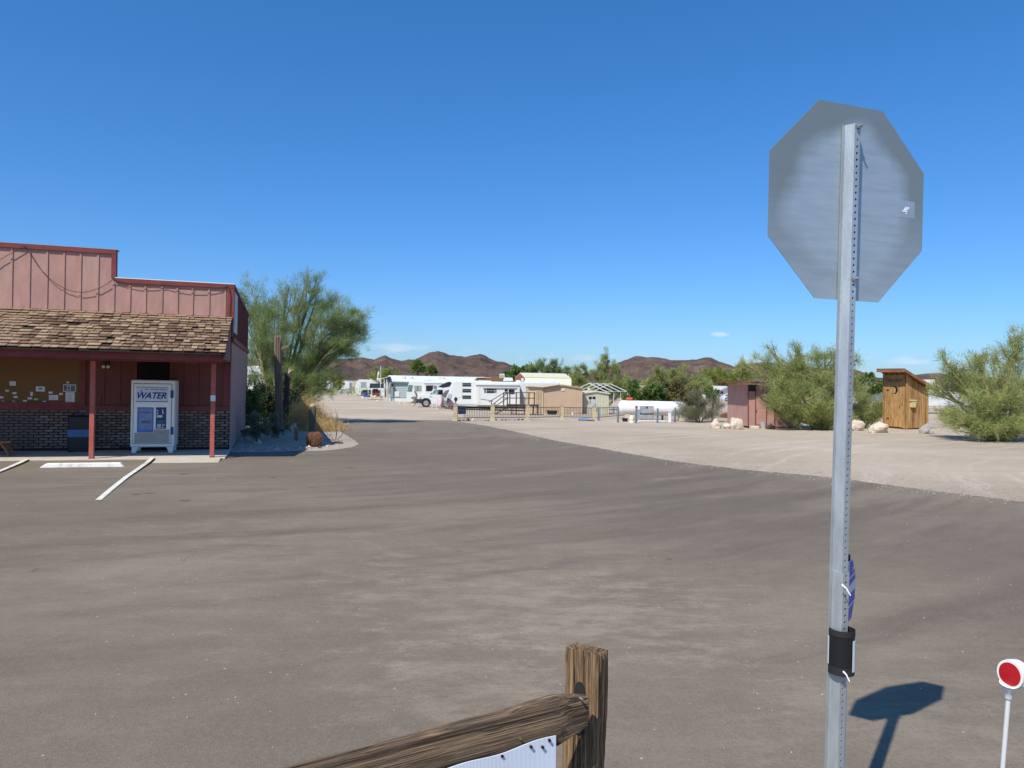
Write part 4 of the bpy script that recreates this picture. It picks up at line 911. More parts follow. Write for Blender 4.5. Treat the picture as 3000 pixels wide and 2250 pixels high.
def blades(name, p, d, L, W, mat, parent, quad=False):
    n = len(p); side = nrm(np.cross(d, RNG.normal(size=(n, 3))))
    L = np.asarray(L).reshape(-1, 1); W = np.asarray(W).reshape(-1, 1)
    if quad:
        v = np.stack([p, p+d*L*.5+side*W*.5, p+d*L, p+d*L*.5-side*W*.5], 1).reshape(-1, 3); k = 4
    else:
        v = np.stack([p-side*W*.5, p+side*W*.5, p+d*L], 1).reshape(-1, 3); k = 3
    me = bpy.data.meshes.new(name); me.vertices.add(n*k); me.vertices.foreach_set('co', v.astype(np.float32).ravel())
    me.loops.add(n*k); me.loops.foreach_set('vertex_index', np.arange(n*k, dtype=np.int32))
    me.polygons.add(n); me.polygons.foreach_set('loop_start', np.arange(0, n*k, k, dtype=np.int32))
    try: me.polygons.foreach_set('loop_total', np.full(n, k, dtype=np.int32))
    except Exception: pass
    me.materials.append(mat); me.update(calc_edges=True)
    return link(name, me, parent)
def tree(name, label, cat, bpx, blobs, mat, bark, nspray=900, nb=14, bl=.34, bwid=.016, up=.55, trunk=.12, group=None, leaf=False, limbs=True, z0=0.0, spread=.6, shell=2.0, nsec=7):
    """bpx base pixel; blobs (px, py, rx, ry, yoff) in photo pixels around the crown"""
    base = G(*bpx); k = base.y/FPX
    o = thing(name, label, cat, base, 0, group)
    tb = MB(); sp = []; sd = []
    tot = sum(b[2]*b[3] for b in blobs)
    for (px, py, rx, ry, yo) in blobs:
        c = P(px, py, base.y+yo)-base; R = np.array([rx*k, max(rx, ry)*k*.8, ry*k])
        c = np.array(c); st = np.array([c[0]*.08, c[1]*.08, 0.0])
        low = c-np.array([0, 0, R[2]*.75]); 
        pts = []
        for t in np.linspace(0, 1, 7):
            mid = np.array([c[0]*.30, c[1]*.3, c[2]*.45])
            q = (1-t)**2*st+2*t*(1-t)*mid+t*t*c
            pts.append(q+RNG.normal(size=3)*.04*R[0]*(0 < t < 1))
        rs = [trunk*(1-.78*t) for t in np.linspace(0, 1, 7)]
        if limbs: tb.tube([tuple(q) for q in pts], rs, 6)
        n_here = max(6, int(nspray*rx*ry/tot)); ns = max(4, int(nsec*(rx*ry/tot*len(blobs))**.5))
        per = max(3, n_here//ns)
        for j in range(ns):
            a = pts[RNG.integers(3 if c[2] > R[2]*2 else 1, 7)]; dr = RNG.normal(size=3); dr /= np.linalg.norm(dr); dr[2] = dr[2]*.9+.25*up
            e_ = c+dr*R*RNG.uniform(.75, 1.02)
            mid = (a+e_)/2+RNG.normal(size=3)*.1*R-np.array([0, 0, -.12*R[2]])
            if limbs: tb.tube([tuple(a), tuple(mid), tuple(e_)], [trunk*.32, trunk*.2, trunk*.07], 4, cap=False)
            t = RNG.beta(shell, 1.1, per)[:, None]*1.08
            q = (1-t)**2*a+2*t*(1-t)*mid+t*t*e_
            q = q+RNG.normal(size=(per, 3))*R*.085*(.4+t)
            ax = nrm((e_-a)[None, :]+np.zeros((per, 3))); dd = nrm(ax+np.array([0, 0, up])+RNG.normal(size=(per, 3))*.45)
            sp.append(q); sd.append(dd)
            if limbs:
                for _ in range(2):
                    i = RNG.integers(0, per); s_ = (1-.5)*(a)+.5*e_; tb.tube([tuple(mid), tuple(q[i])], [trunk*.11, trunk*.03], 3, cap=False)
    sp = np.concatenate(sp); sd = np.concatenate(sd)
    sp[:, 2] = np.maximum(sp[:, 2], .08)
    n = len(sp)*nb; p = np.repeat(sp, nb, 0)+RNG.normal(size=(n, 3))*bl*.28; d = nrm(np.repeat(sd, nb, 0)+RNG.normal(size=(n, 3))*(spread if not leaf else 1.5))
    p[:, 2] = np.maximum(p[:, 2], .03)
    if limbs and tb.v: tb.build('trunk', bark, o, smooth=True)
    blades('crown', p, d, bl*RNG.uniform(.5, 1.3, n), bwid*RNG.uniform(.6, 1.3, n), mat, o, quad=leaf)
    return o
# big palo verde beyond the end of the store
tree('palo_verde_tree', 'large feathery palo verde tree just beyond the end wall of the store', 'tree', (812, 1236),
     [(745, 900, 62, 80, 1), (725, 960, 45, 90, 0), (835, 920, 62, 75, 1), (800, 985, 75, 75, -1), (865, 1060, 90, 75, 0), (780, 1080, 75, 90, .5), (925, 890, 62, 68, .5), (950, 985, 85, 62, 0), (1010, 940, 62, 60, 0), (1045, 975, 38, 50, 0), (925, 830, 32, 34, .5), (985, 935, 72, 62, -.5), (1045, 935, 42, 50, 0), (1000, 1000, 80, 50, -.5), (890, 850, 40, 40, 0), (838, 850, 22, 28, 1), (1010, 1020, 50, 38, 0), (880, 1120, 78, 62, -.5), (925, 1168, 36, 34, -.8), (945, 1120, 48, 46, -.5), (720, 870, 22, 42, 1), (965, 1085, 40, 38, 0), (1000, 1100, 38, 12, 0)],
     f_palob, m_bark, nspray=4300, nb=16, bl=.36, bwid=.015, up=.55, trunk=.13, nsec=9)
tree('palo_verde_tree', 'wide palo verde tree drooping in front of the small pink shed', 'tree', (2405, 1258),
     [(2330, 1060, 60, 50, .5), (2250, 1075, 55, 42, .5), (2420, 1050, 52, 48, 0), (2360, 1110, 90, 55, 0), (2270, 1140, 60, 45, -.5), (2440, 1120, 75, 60, 0), (2360, 1175, 85, 50, -1.2), (2290, 1190, 42, 42, -1.2), (2440, 1200, 62, 45, -.6), (2185, 1065, 24, 18, .5), (2252, 1020, 14, 20, .5), (2330, 1020, 22, 18, .5), (2500, 1060, 34, 26, 0), (2390, 1225, 48, 26, -.6), (2330, 1222, 46, 28, -.8), (2450, 1238, 56, 22, -.4), (2500, 1130, 40, 45, 0), (2500, 1205, 50, 35, .6)],
     f_palo, m_bark, nspray=2400, nb=16, bl=.34, bwid=.018, up=.35, trunk=.14, nsec=13)
tree('palo_verde_tree', 'tall sprawling palo verde tree cut off by the right edge of the view', 'tree', (2925, 1292),
     [(2800, 1110, 60, 50, 1), (2770, 1060, 34, 30, 1), (2880, 1090, 70, 55, 1), (2960, 1060, 60, 60, 1), (2985, 990, 34, 40, 1), (3060, 1080, 80, 110, 1), (2850, 1170, 80, 50, 0), (2950, 1160, 80, 60, 0), (2900, 1230, 68, 40, -.6), (2990, 1230, 70, 40, 0), (2740, 1130, 26, 46, 1.5), (2790, 1215, 50, 34, 1), (2860, 1040, 40, 20, 1), (3100, 1200, 80, 80, 0), (2775, 1232, 40, 34, .6), (2835, 1240, 64, 40, -.4), (2905, 1252, 70, 40, -.8), (2985, 1258, 66, 40, -.6)],
     f_palo, m_bark, nspray=2400, nb=16, bl=.34, bwid=.018, up=.3, trunk=.15, nsec=12)
tree('desert_bush', 'rounded green bush between the grey sign post and the wooden outhouse', 'bush', (2545, 1252), [(2530, 1205, 52, 44, 0), (2575, 1220, 30, 32, 0), (2490, 1215, 34, 38, 0)], f_palo, m_bark, nspray=900, nb=14, bl=.36, bwid=.02, trunk=.06)
tree('desert_bush', 'sparse grey green bush behind the right end of the propane tank', 'bush', (2050, 1238), [(2045, 1195, 46, 42, 0), (2090, 1200, 34, 36, 1), (2010, 1200, 30, 34, 1)], foliage('olive_grey', (.13, .135, .07), (.25, .24, .13), .25, 1.5), m_barkg, nspray=620, nb=12, bl=.4, bwid=.018, trunk=.05)
tree('desert_bush', 'small pale green bush standing in the field left of the pink shed', 'bush', (2155, 1205), [(2155, 1182, 22, 22, 0)], f_sage, m_barkg, nspray=140, nb=12, bl=.5, bwid=.03, trunk=.04)
# dense row of trees behind the sheds and tank
row = [('tree', 'dark dense tree rising behind the white fifth wheel trailer and the cream barn roof', (1525, 1200), [(1515, 1105, 34, 30, 0), (1548, 1090, 24, 24, 0), (1500, 1120, 30, 24, 0)], f_dark, 96),
       ('tree', 'green palo verde with spiky pale shoots above the cream barn roof', (1600, 1205), [(1560, 1076, 22, 18, 0), (1605, 1078, 32, 22, 0), (1650, 1084, 34, 26, 0), (1600, 1110, 60, 34, 0), (1585, 1062, 12, 12, 0), (1660, 1112, 46, 30, 0), (1635, 1062, 12, 12, 0)], f_palob, 80),
       ('tree', 'broad green palo verde directly behind the bare canopy frame', (1770, 1207), [(1700, 1100, 40, 26, 0), (1760, 1092, 40, 26, 0), (1810, 1105, 36, 30, 0), (1740, 1130, 70, 34, 0), (1775, 1052, 14, 24, 0), (1712, 1078, 12, 14, 0), (1800, 1072, 12, 14, 0), (1850, 1130, 30, 30, 0), (1800, 1138, 56, 32, 0), (1690, 1145, 36, 34, 0)], f_palo, 78),
       ('tree', 'round leafy citrus tree behind the left half of the white propane tank', (1890, 1215), [(1880, 1150, 44, 34, 0), (1920, 1160, 34, 30, 0), (1850, 1160, 26, 30, 0)], f_dark, 62),
       ('tree', 'brownish green tree behind the right half of the white propane tank', (1985, 1212), [(1970, 1155, 42, 36, 0), (2015, 1165, 34, 34, 0), (1945, 1160, 30, 32, 0)], f_brown, 66),
       ('tree', 'feathery palo verde in front of the hill above the propane tank', (1975, 1204), [(1925, 1105, 28, 24, 0), (1985, 1092, 32, 32, 0), (2020, 1115, 34, 28, 0), (1960, 1125, 52, 28, 0), (1900, 1130, 34, 26, 0), (2050, 1132, 36, 26, 0), (2000, 1135, 56, 26, 0)], f_palo, 92),
       ('tree', 'yellow green tree behind the lilac trimmed white house', (2110, 1195), [(2075, 1108, 46, 22, 0), (2130, 1104, 40, 20, 0), (2170, 1110, 34, 24, 0), (2100, 1088, 14, 12, 0), (2060, 1125, 40, 26, 0), (2140, 1122, 60, 20, 0)], f_paloy, 150),
       ('bush', 'round dark bush in front of the lilac trimmed white house', (2078, 1184), [(2078, 1155, 22, 24, 0)], f_dark, 100),
       ('tree', 'olive tree beyond the far parked car', (1005, 1158), [(985, 1118, 30, 18, 0), (960, 1120, 20, 24, 0)], f_paloy, 240),
       ('tree', 'yellow green rounded tree behind the white house trailer by the flagpole', (1130, 1160), [(1115, 1102, 34, 22, 0), (1145, 1095, 26, 18, 0)], f_paloy, 150),
       ('tree', 'dark tree crown behind the far fan palm near the outhouse', (2520, 1170), [(2515, 1125, 34, 22, 0), (2560, 1135, 34, 16, 0)], f_dark, 120),
       ('tree', 'hazy palo verde between the pink shed and the yellow green tree', (2175, 1190), [(2165, 1075, 24, 26, 0), (2195, 1095, 26, 30, 0)], f_palo, 75)]
for (cat, lab, bp, blobs, mt, Yd) in row:
    g = G(*bp)
    # stand it at its real distance Yd along the same sight line
    p0 = P(bp[0], 1117, Yd); gzz = gz(p0.x, Yd); rt = None
    lo_, hi_ = 1118, 1400
    for _ in range(40):
        mid = (lo_+hi_)/2
        if P(bp[0], mid, Yd).z > gzz: lo_ = mid
        else: hi_ = mid
    kk = Yd/FPX; leafy = mt in (f_dark, f_brown)
    tree(('citrus_tree' if leafy else 'palo_verde_tree') if cat == 'tree' else 'desert_bush', lab, cat, (bp[0], lo_), blobs, mt, m_barkg, nspray=int(900*sum(b_[2]*b_[3] for b_ in blobs)/3300)+80, nb=11, bl=(8*kk if leafy else 10*kk), bwid=(4.2*kk if leafy else 1.15*kk), trunk=2.6*kk, leaf=leafy, nsec=7, up=.55)
# a far-off belt of scrub that reads as one mass
def belt():
    p = []; 
    for x in range(-300, 3400, 3):
        Yd = RNG.uniform(150, 420); c = P(x, 1117, Yd); z = gz(c.x, Yd); hgt = RNG.uniform(1.5, 4.0)*(.6+.8*mnoise.noise(Vector((x*.02, 0, 0)))+.3)
        for _ in range(70): p.append((c.x+RNG.normal()*2.2, Yd+RNG.normal()*2, z+abs(RNG.normal())*hgt*.5))
    p = np.array(p); n = len(p); d = nrm(RNG.normal(size=(n, 3))+np.array([0, 0, .6]))
    tag(blades('far_scrub', p, d, RNG.uniform(.4, 1.1, n), RNG.uniform(.06, .14, n), f_palo, None), kind='stuff')
belt()
def palm(label, bp, Yd, toppx, r_px, group=None, n=54):
    top = P(toppx[0], toppx[1], Yd); z = gz(top.x, Yd); k = Yd/FPX
    o = thing('fan_palm', label, 'palm tree', (top.x, top.y, z), 0, group)
    h = top.z-z; t = MB(); t.tube([(0, 0, 0), (.1, 0, h*.5), (0, 0, h)], [.3, .24, .2], 8); t.build('trunk', m_barkg, o, smooth=True)
    R = r_px*k; fr = MB()
    ps = []; ds = []
    for i in range(n):
        a = RNG.uniform(0, 2*math.pi); el = RNG.uniform(-.5, 1.3); d = Vector((math.cos(a)*math.cos(el), math.sin(a)*math.cos(el), math.sin(el)))
        c = Vector((0, 0, h))+d*R*.5; fr.tube([(0, 0, h), tuple(c)], [.03, .02], 3, cap=False)
        u = d.orthogonal().normalized(); v = d.cross(u)
        for j in range(16):
            b_ = -1.2+2.4*j/15; q = (d*math.cos(b_)+u*math.sin(b_)+Vector((0, 0, -.12))).normalized(); ps.append(tuple(c)); ds.append(tuple(q))
    fr.build('stalk', m_barkg, o); ps = np.array(ps); ds = np.array(ds)
    blades('frond', ps, ds, R*.55*RNG.uniform(.8, 1.1, len(ps)), R*.14*np.ones(len(ps)), f_palm, o)
palm('taller of the two fan palms behind the long grey green house trailer', None, 125, (1224, 1078), 27)
palm('shorter fan palm to the right of its taller twin behind the long house trailer', None, 125, (1265, 1090), 23)
palm('lone fan palm in the distance left of the wooden outhouse', None, 130, (2546, 1108), 21)
# ---------------------------------------------------------------- planting bed beside the store
def bush(label, bp, rx, ry, mat, n=500, bl=.07, bw=.028, name='desert_shrub', leaf=True, cy=None, nb=10, trunk=.03, cat='shrub'):
    return tree(name, label, cat, bp, [(bp[0], (bp[1]-ry*.62) if cy is None else cy, rx, ry*.62, 0)], mat, m_barkg, nspray=n, nb=nb, bl=bl, bwid=bw, trunk=trunk, leaf=leaf, nsec=14, up=.5, spread=.6)
bush('silvery rounded shrub in the shade nearest the store end wall', (752, 1296), 44, 66, f_sage, 620)
bush('silvery shrub right of the dead saguaro foot in the shaded bed', (812, 1284), 32, 60, f_sage, 420)
bush('dark leafy bush climbing up against the store end wall', (735, 1262), 34, 100, f_dark, 620, bl=.10, bw=.05)
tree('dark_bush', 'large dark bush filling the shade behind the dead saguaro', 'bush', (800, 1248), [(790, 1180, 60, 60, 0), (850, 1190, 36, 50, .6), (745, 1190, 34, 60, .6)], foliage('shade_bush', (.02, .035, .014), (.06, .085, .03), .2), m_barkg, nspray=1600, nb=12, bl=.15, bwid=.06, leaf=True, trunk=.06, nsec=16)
# dead saguaro with ribs
def saguaro(label, bp, top, w, mats, name='dead_saguaro', bend=None, ribs=13, cat='cactus', topjag=.3):
    b_ = G(*bp); t_ = P(top[0], top[1], b_.y); o = thing(name, label, cat, b_, 0)
    h = t_.z-b_.z; r = w*b_.y/FPX/2; dx = t_.x-b_.x
    mb = MB(); NZ_ = 14; n = ribs*2
    for j in range(NZ_+1):
        t = j/NZ_
        for i in range(n):
            a = 2*math.pi*i/n; rr_ = r*(1.0 if i % 2 else .70)*(1 if t < .96 else .93)*(1+.03*math.sin(t*7))
            zz = h*t+(topjag*mnoise.noise(Vector((i*.9, 2, 0))) if j == NZ_ else 0)
            off = (bend(t) if bend else 0)
            mb.v.append((dx*t+off+rr_*math.cos(a), rr_*math.sin(a), zz))
    for j in range(NZ_):
        for i in range(n): mb.f.append((j*n+i, j*n+(i+1) % n, (j+1)*n+(i+1) % n, (j+1)*n+i))
    mb.f.append(tuple(NZ_*n+i for i in range(n)))
    mb.build('ribbed_trunk', mats, o); return o, h, dx, r
m_deadw = M('dead_saguaro_wood', (.28, .20, .15), .9, var=.3, scale=3, stretch=(9, 9, .8), bump=.8, bscale=14, dirt=(.17, .13, .12), dirtamt=.6)
m_cact = M('cactus_skin', (.17, .17, .10), .8, var=.25, scale=8, bump=.5, dirt=(.33, .26, .17), dirtamt=.6, dscale=6)
o, h, dx, r = saguaro('tall dead saguaro trunk with dried ribs beside the store', (818, 1262), (814, 988), 21, m_deadw)
kk = G(818, 1262).y/FPX
br = MB(); q = Vector((dx*.9, 0, h*.86))
br.tube([q, q+Vector((12*kk, 0, 3*kk)), q+Vector((20*kk, -.02, 18*kk))], [.05, .045, .01], 6); br.tube([q+Vector((12*kk, 0, 3*kk)), q+Vector((29*kk, 0, 12*kk)), q+Vector((33*kk, 0, 16*kk))], [.04, .03, .008], 6); br.build('broken_arm', m_deadw, o)
o, h2, dx2, r2 = saguaro('shorter blackened saguaro stump with a pale splintered tip curving right', (836, 1258), (842, 1092), 15, M('dark_dead_wood', (.10, .075, .065), .9, var=.3, scale=3, stretch=(9, 9, .8), bump=.8, bscale=14))
br = MB(); q = Vector((dx2*.97, 0, h2*.95)); br.tube([q, q+Vector((8*kk, 0, 12*kk)), q+Vector((17*kk, 0, 18*kk))], [.09, .06, .006], 6); br.tube([q, q+Vector((6*kk, 0, 16*kk)), q+Vector((9*kk, 0, 26*kk))], [.07, .04, .006], 6); br.build('splintered_tip', M('fresh_split_wood', (.50, .38, .27), .9, var=.2), o)
# small columnar cactus with chopped top
o, h3, dx3, r3 = saguaro('short ribbed columnar cactus with a cut top in front of the dry grass', (915, 1278), (916, 1192), 20, m_cact, name='columnar_cactus', ribs=12, topjag=.02)
b = MB(); b.lathe([(r3*.86, h3-.01), (r3*.9, h3+.05), (r3*.6, h3+.10), (r3*.2, h3+.12)], 14, (dx3, 0, 0)); b.build('cut_crown', M('cactus_scar', (.45, .36, .22), .9, var=.3, scale=12, bump=.6), o)
# barrel cactus with reddish spines
def barrel(bp, w, h, label):
    b_ = G(*bp); k = b_.y/FPX; o = thing('barrel_cactus', label, 'cactus', b_, 0); R = w*k/2; H = h*k
    mb = MB(); nr, nzz = 22, 12; n = nr*2
    P_ = lambda i, t: (lambda a, rr_: Vector((rr_*math.cos(a), rr_*math.sin(a), H*t)))(2*math.pi*i/n, R*(math.sin(math.pi*(.16+.74*t))**.62)*(1 if i % 2 else .86))
    for j in range(nzz+1):
        for i in range(n): mb.v.append(tuple(P_(i, j/nzz*.99)))
    for j in range(nzz):
        for i in range(n): mb.f.append((j*n+i, j*n+(i+1) % n, (j+1)*n+(i+1) % n, (j+1)*n+i))
    mb.f.append(tuple(nzz*n+i for i in range(n))); mb.build('ribbed_body', M('barrel_skin', (.15, .12, .06), .85, var=.2), o)
    ps = []; ds = []
    for i in range(1, n, 2):
        for j in range(26):
            q = P_(i, .02+.96*j/25); out = Vector((q.x, q.y, (q.z-H*.4)*1.1)).normalized()
            for _ in range(7): ps.append(tuple(q)); ds.append(tuple((out*.7+Vector(RNG.normal(size=3))*.6).normalized()))
    blades('spines', np.array(ps), np.array(ds), RNG.uniform(.03, .075, len(ps)), .007*np.ones(len(ps)), M('red_spines', (.42, .17, .075), .6, var=.3, scale=20), o)
barrel((920, 1309), 42, 42, 'round red spined barrel cactus at the front of the planting bed')
ocp = G(985, 1292); k = ocp.y/FPX; b = MB()
def stem(pts, r0=.022): b.tube([((x-985)*k, yo, (1292-y)*k) for x, y, yo in pts], [r0*(1-.75*i/(len(pts)-1)) for i in range(len(pts))], 6)
stem([(983, 1290, 0), (986, 1270, 0), (981, 1252, .05), (986, 1235, .05), (982, 1215, .1), (977, 1196, .1)]); stem([(981, 1252, .05), (972, 1228, .1), (963, 1196, .15)], .014); stem([(985, 1235, .05), (988, 1216, 0), (984, 1202, 0)], .012)
stem([(988, 1288, 0), (1002, 1275, -.1), (1014, 1252, -.15), (1020, 1244, -.15), (1034, 1243, -.2)], .016); stem([(984, 1274, 0), (990, 1260, -.1), (1006, 1256, -.2), (1020, 1262, -.3), (1031, 1272, -.3)], .014)
stem([(980, 1290, 0), (966, 1278, 0), (955, 1266, 0), (957, 1258, 0), (966, 1268, .1), (973, 1286, .1)], .014); stem([(975, 1290, 0), (960, 1288, .1), (948, 1275, .1), (938, 1262, .1), (946, 1245, .1)], .018)
stem([(946, 1262, .1), (944, 1252, .1), (950, 1241, .1)], .01)
o = single('dead_ocotillo', b, M('dead_stem', (.24, .16, .12), .9, var=.3, scale=9, bump=.5), 'leafless dead branching stems sticking up at the tip of the gravel bed', 'dead plant', ocp, smooth=True)
# dry golden grass
def grass(label, cpx, rx, ry, n, hgt, name='dry_grass'):
    b_ = G(*cpx); k = b_.y/FPX; x = RNG.normal(size=n)*rx*k*.5; y = RNG.normal(size=n)*.7+rx*k*.2; hh = np.clip(1-(x/(rx*k*1.3))**2, .15, 1)
    z = np.abs(RNG.normal(size=n))*ry*k*.35*hh; p = np.stack([x, y, z], 1); d = nrm(np.stack([RNG.normal(size=n)*.9, RNG.normal(size=n)*.7, np.abs(RNG.normal(size=n))*1.0], 1))
    o = blades(name, p, d, RNG.uniform(.5, 1.2, n)*hgt, .012*RNG.uniform(.6, 1.4, n), f_straw, None); o.location = b_
    return tag(o, label, None, kind='stuff')
grass('mound of tall golden dry grass behind the columnar cactus', (893, 1256), 62, 95, 14000, .36)
grass('low golden dry grass thinning out toward the road', (950, 1262), 48, 42, 5000, .22)
b_ = G(2150, 1224); o = blades('rust_brush', np.stack([RNG.normal(size=3500)*.55, RNG.normal(size=3500)*.4, np.abs(RNG.normal(size=3500))*.16], 1), nrm(RNG.normal(size=(3500, 3))+np.array([0, 0, .8])), RNG.uniform(.12, .3, 3500), .02*np.ones(3500), f_red, None)
o.location = b_; tag(o, kind='stuff')
# rocks
rocks = {}
def rock(bp, wpx, hpx, label, mat=None, seed=1, group=None, name='rock', dfac=.8, sub=2, cat='rock', tilt=0):
    b_ = G(*bp); k = b_.y/FPX; mat = mat or m_rock
    me = rock_mesh(name, mat, seed, wpx*k/2*.95, wpx*k/2*dfac, hpx*k*.72, sub=sub); o = link(name, me, None, (b_.x, b_.y+wpx*k*.3, b_.z+hpx*k*.25), (0, tilt, seed*1.3 if sub < 3 else 0)); return tag(o, label, cat, group)
rock((2510, 1262), 46, 34, 'large rounded pale boulder just right of the grey sign post', seed=3, sub=3, name='boulder', cat='boulder')
rock((2582, 1268), 52, 34, 'pale pitted boulder at the left foot of the wooden outhouse', seed=7, sub=3, name='boulder', cat='boulder')
rock((2722, 1271), 40, 28, 'brownish boulder at the right foot of the wooden outhouse', seed=11, sub=3, name='boulder', cat='boulder', mat=m_rockg)
rock((2098, 1255), 32, 24, 'pale broken boulder left of the leaning white slab rock', seed=5, sub=3, name='boulder', cat='boulder')
rock((2135, 1256), 28, 14, 'low pale rock between the broken boulder and the leaning slab', seed=6, sub=3, name='boulder', cat='boulder')
rock((2160, 1258), 42, 34, 'tall leaning pale slab boulder left of the pink shed', seed=9, sub=3, name='boulder', cat='boulder', tilt=-.4)
rock((2262, 1258), 26, 16, 'dark brown rock under the palo verde by the pink shed', seed=12, mat=m_rockd)
rock((2113, 1218), 16, 10, 'small white rock in the brush left of the pink shed', seed=13)
b_ = G(2212, 1258); k = b_.y/FPX; b = MB(); b.box(-12*k, 13*k, 0, .3, 0, 10*k); single('stone_block', b, m_rock, 'cream rectangular stone block at the foot of the pink shed', 'stone', b_, bevel=.03)
b_ = G(2236, 1257); b = MB(); b.lathe([(.14, 0), (.17, .34), (.175, .36)], 16); single('bucket', b, m_concg, 'grey bucket standing by the pink shed door', 'bucket', b_, smooth=True)
bedrocks = [((728, 1312), 16, 8, 'flat shaded stone in the gravel nearest the store corner', 'g'), ((745, 1302), 14, 9, 'small pale stone below the silvery shrub, left one of a pair', 'p'), ((758, 1302), 15, 13, 'pointed pale stone below the silvery shrub, right one of a pair', 'p'), ((706, 1318), 16, 8, 'low grey stone by the corner of the porch slab', 'g'),
            ((808, 1322), 28, 12, 'long flat oval stone at the front edge of the shaded gravel', 'g'), ((839, 1320), 14, 12, 'round grey stone at the front edge of the shaded gravel', 'g'), ((766, 1322), 14, 7, 'small grey stone at the edge between asphalt and shaded gravel', 'g'), ((878, 1316), 9, 7, 'small pale stone where the building shadow ends', 'p'),
            ((905, 1316), 18, 11, 'pale yellowish stone at the foot of the barrel cactus', 'p'), ((897, 1318), 12, 10, 'white stone left of the barrel cactus foot', 'p'), ((935, 1314), 14, 7, 'brown broken stone right of the barrel cactus foot', 'd'), ((957, 1310), 10, 6, 'little pale stone between barrel cactus and dead stems', 'p'), ((985, 1301), 34, 9, 'dark crumbly rock around the foot of the dead stems', 'd'),
            ((720, 1290), 20, 14, 'grey rock half hidden under the silvery shrub', 'g'), ((858, 1262), 26, 22, 'bluish white rock behind the wooden stub', 'p'), ((700, 1326), 12, 5, 'flat stone touching the asphalt near the slab', 'g'), ((735, 1323), 20, 6, 'broad flat stone in the front row of the shaded gravel', 'g'), ((788, 1308), 9, 5, 'tiny grey stone in the shaded gravel', 'g')]
for i, (bp, w_, h_, lab, m_) in enumerate(bedrocks): rock(bp, w_, h_, lab, {'g': m_rockg, 'p': m_rock, 'd': m_rockd}[m_], seed=20+i)
b_ = G(868, 1292); k = b_.y/FPX; b = MB(); b.box(-6*k, 6*k, 0, .12, -.02, 39*k); single('wooden_stub', b, m_greywood, 'short upright wooden stub in the shaded gravel bed', 'post', b_, rotz=.3, bevel=.01)
# loose stones
def stones(name, pts, r0, r1, mat):
    pts = np.array(pts); n = len(pts); oc = np.array([(1, 0, 0), (0, 1, 0), (-1, 0, 0), (0, -1, 0), (0, 0, .7), (0, 0, -.4)]); fc = [(0, 1, 4), (1, 2, 4), (2, 3, 4), (3, 0, 4), (1, 0, 5), (2, 1, 5), (3, 2, 5), (0, 3, 5)]
    r = RNG.uniform(r0, r1, n)*RNG.uniform(.5, 1, n); a = RNG.uniform(0, 6.28, n); sc = RNG.uniform(.6, 1.3, (n, 6, 3)); v = oc[None]*sc*r[:, None, None]
    c_, s_ = np.cos(a)[:, None], np.sin(a)[:, None]; x = v[..., 0]*c_-v[..., 1]*s_; y = v[..., 0]*s_+v[..., 1]*c_; v = np.stack([x, y, v[..., 2]], -1)+pts[:, None, :]
    f = (np.array(fc)[None]+np.arange(n)[:, None, None]*6).reshape(-1, 3)
    me = bpy.data.meshes.new(name); me.vertices.add(n*6); me.vertices.foreach_set('co', v.astype(np.float32).ravel()); me.loops.add(len(f)*3); me.loops.foreach_set('vertex_index', f.astype(np.int32).ravel())
    me.polygons.add(len(f)); me.polygons.foreach_set('loop_start', np.arange(0, len(f)*3, 3, dtype=np.int32)); me.materials.append(mat); me.update(calc_edges=True)
    tag(link(name, me), kind='stuff')
def inpoly(x, y, poly):
    c_ = False; j = len(poly)-1
    for i in range(len(poly)):
        if (poly[i][1] > y) != (poly[j][1] > y) and x < (poly[j][0]-poly[i][0])*(y-poly[i][1])/(poly[j][1]-poly[i][1])+poly[i][0]: c_ = not c_
        j = i
    return c_
bp_ = [(p[0], p[1]) for p in bed]; xs = [p[0] for p in bp_]; ys = [p[1] for p in bp_]; pts = []
while len(pts) < 9000:
    x = RNG.uniform(min(xs), max(xs)); y = min(ys)+(max(ys)-min(ys))*RNG.uniform(0, 1)**2.2
    if inpoly(x, y, bp_): pts.append((x, y, gz(x, y)+.008))
stones('bed_stones', pts, .008, .035, M('bed_pebbles', (.50, .44, .37), .9, var=.3, scale=9))
pts = []
rp = [Vector(p[:2]) for p in right]
for _ in range(8000):
    i = RNG.integers(0, len(rp)-1); t = RNG.uniform(); q = rp[i].lerp(rp[i+1], t); nr = (rp[i+1]-rp[i]).normalized(); nr = Vector((-nr.y, nr.x)); nr = nr if nr.y > 0 else -nr
    q = q+nr*(abs(RNG.normal())*1.1-.10 if RNG.uniform() < .85 else -abs(RNG.normal())*.45); pts.append((q.x, q.y, gz(q.x, q.y)+.008))
stones('edge_gravel', pts, .005, .024, M('edge_pebbles', (.46, .37, .30), .9, var=.35, scale=5))
pts = []
for _ in range(420):
    y = 2.5+20*RNG.uniform()**1.3; x = RNG.uniform(-.75, .75)*y+.3; pts.append((x, y, gz(x, y)+.010))
stones('loose_grit', pts, .003, .010, M('grit', (.55, .47, .38), .9, var=.3, scale=5))
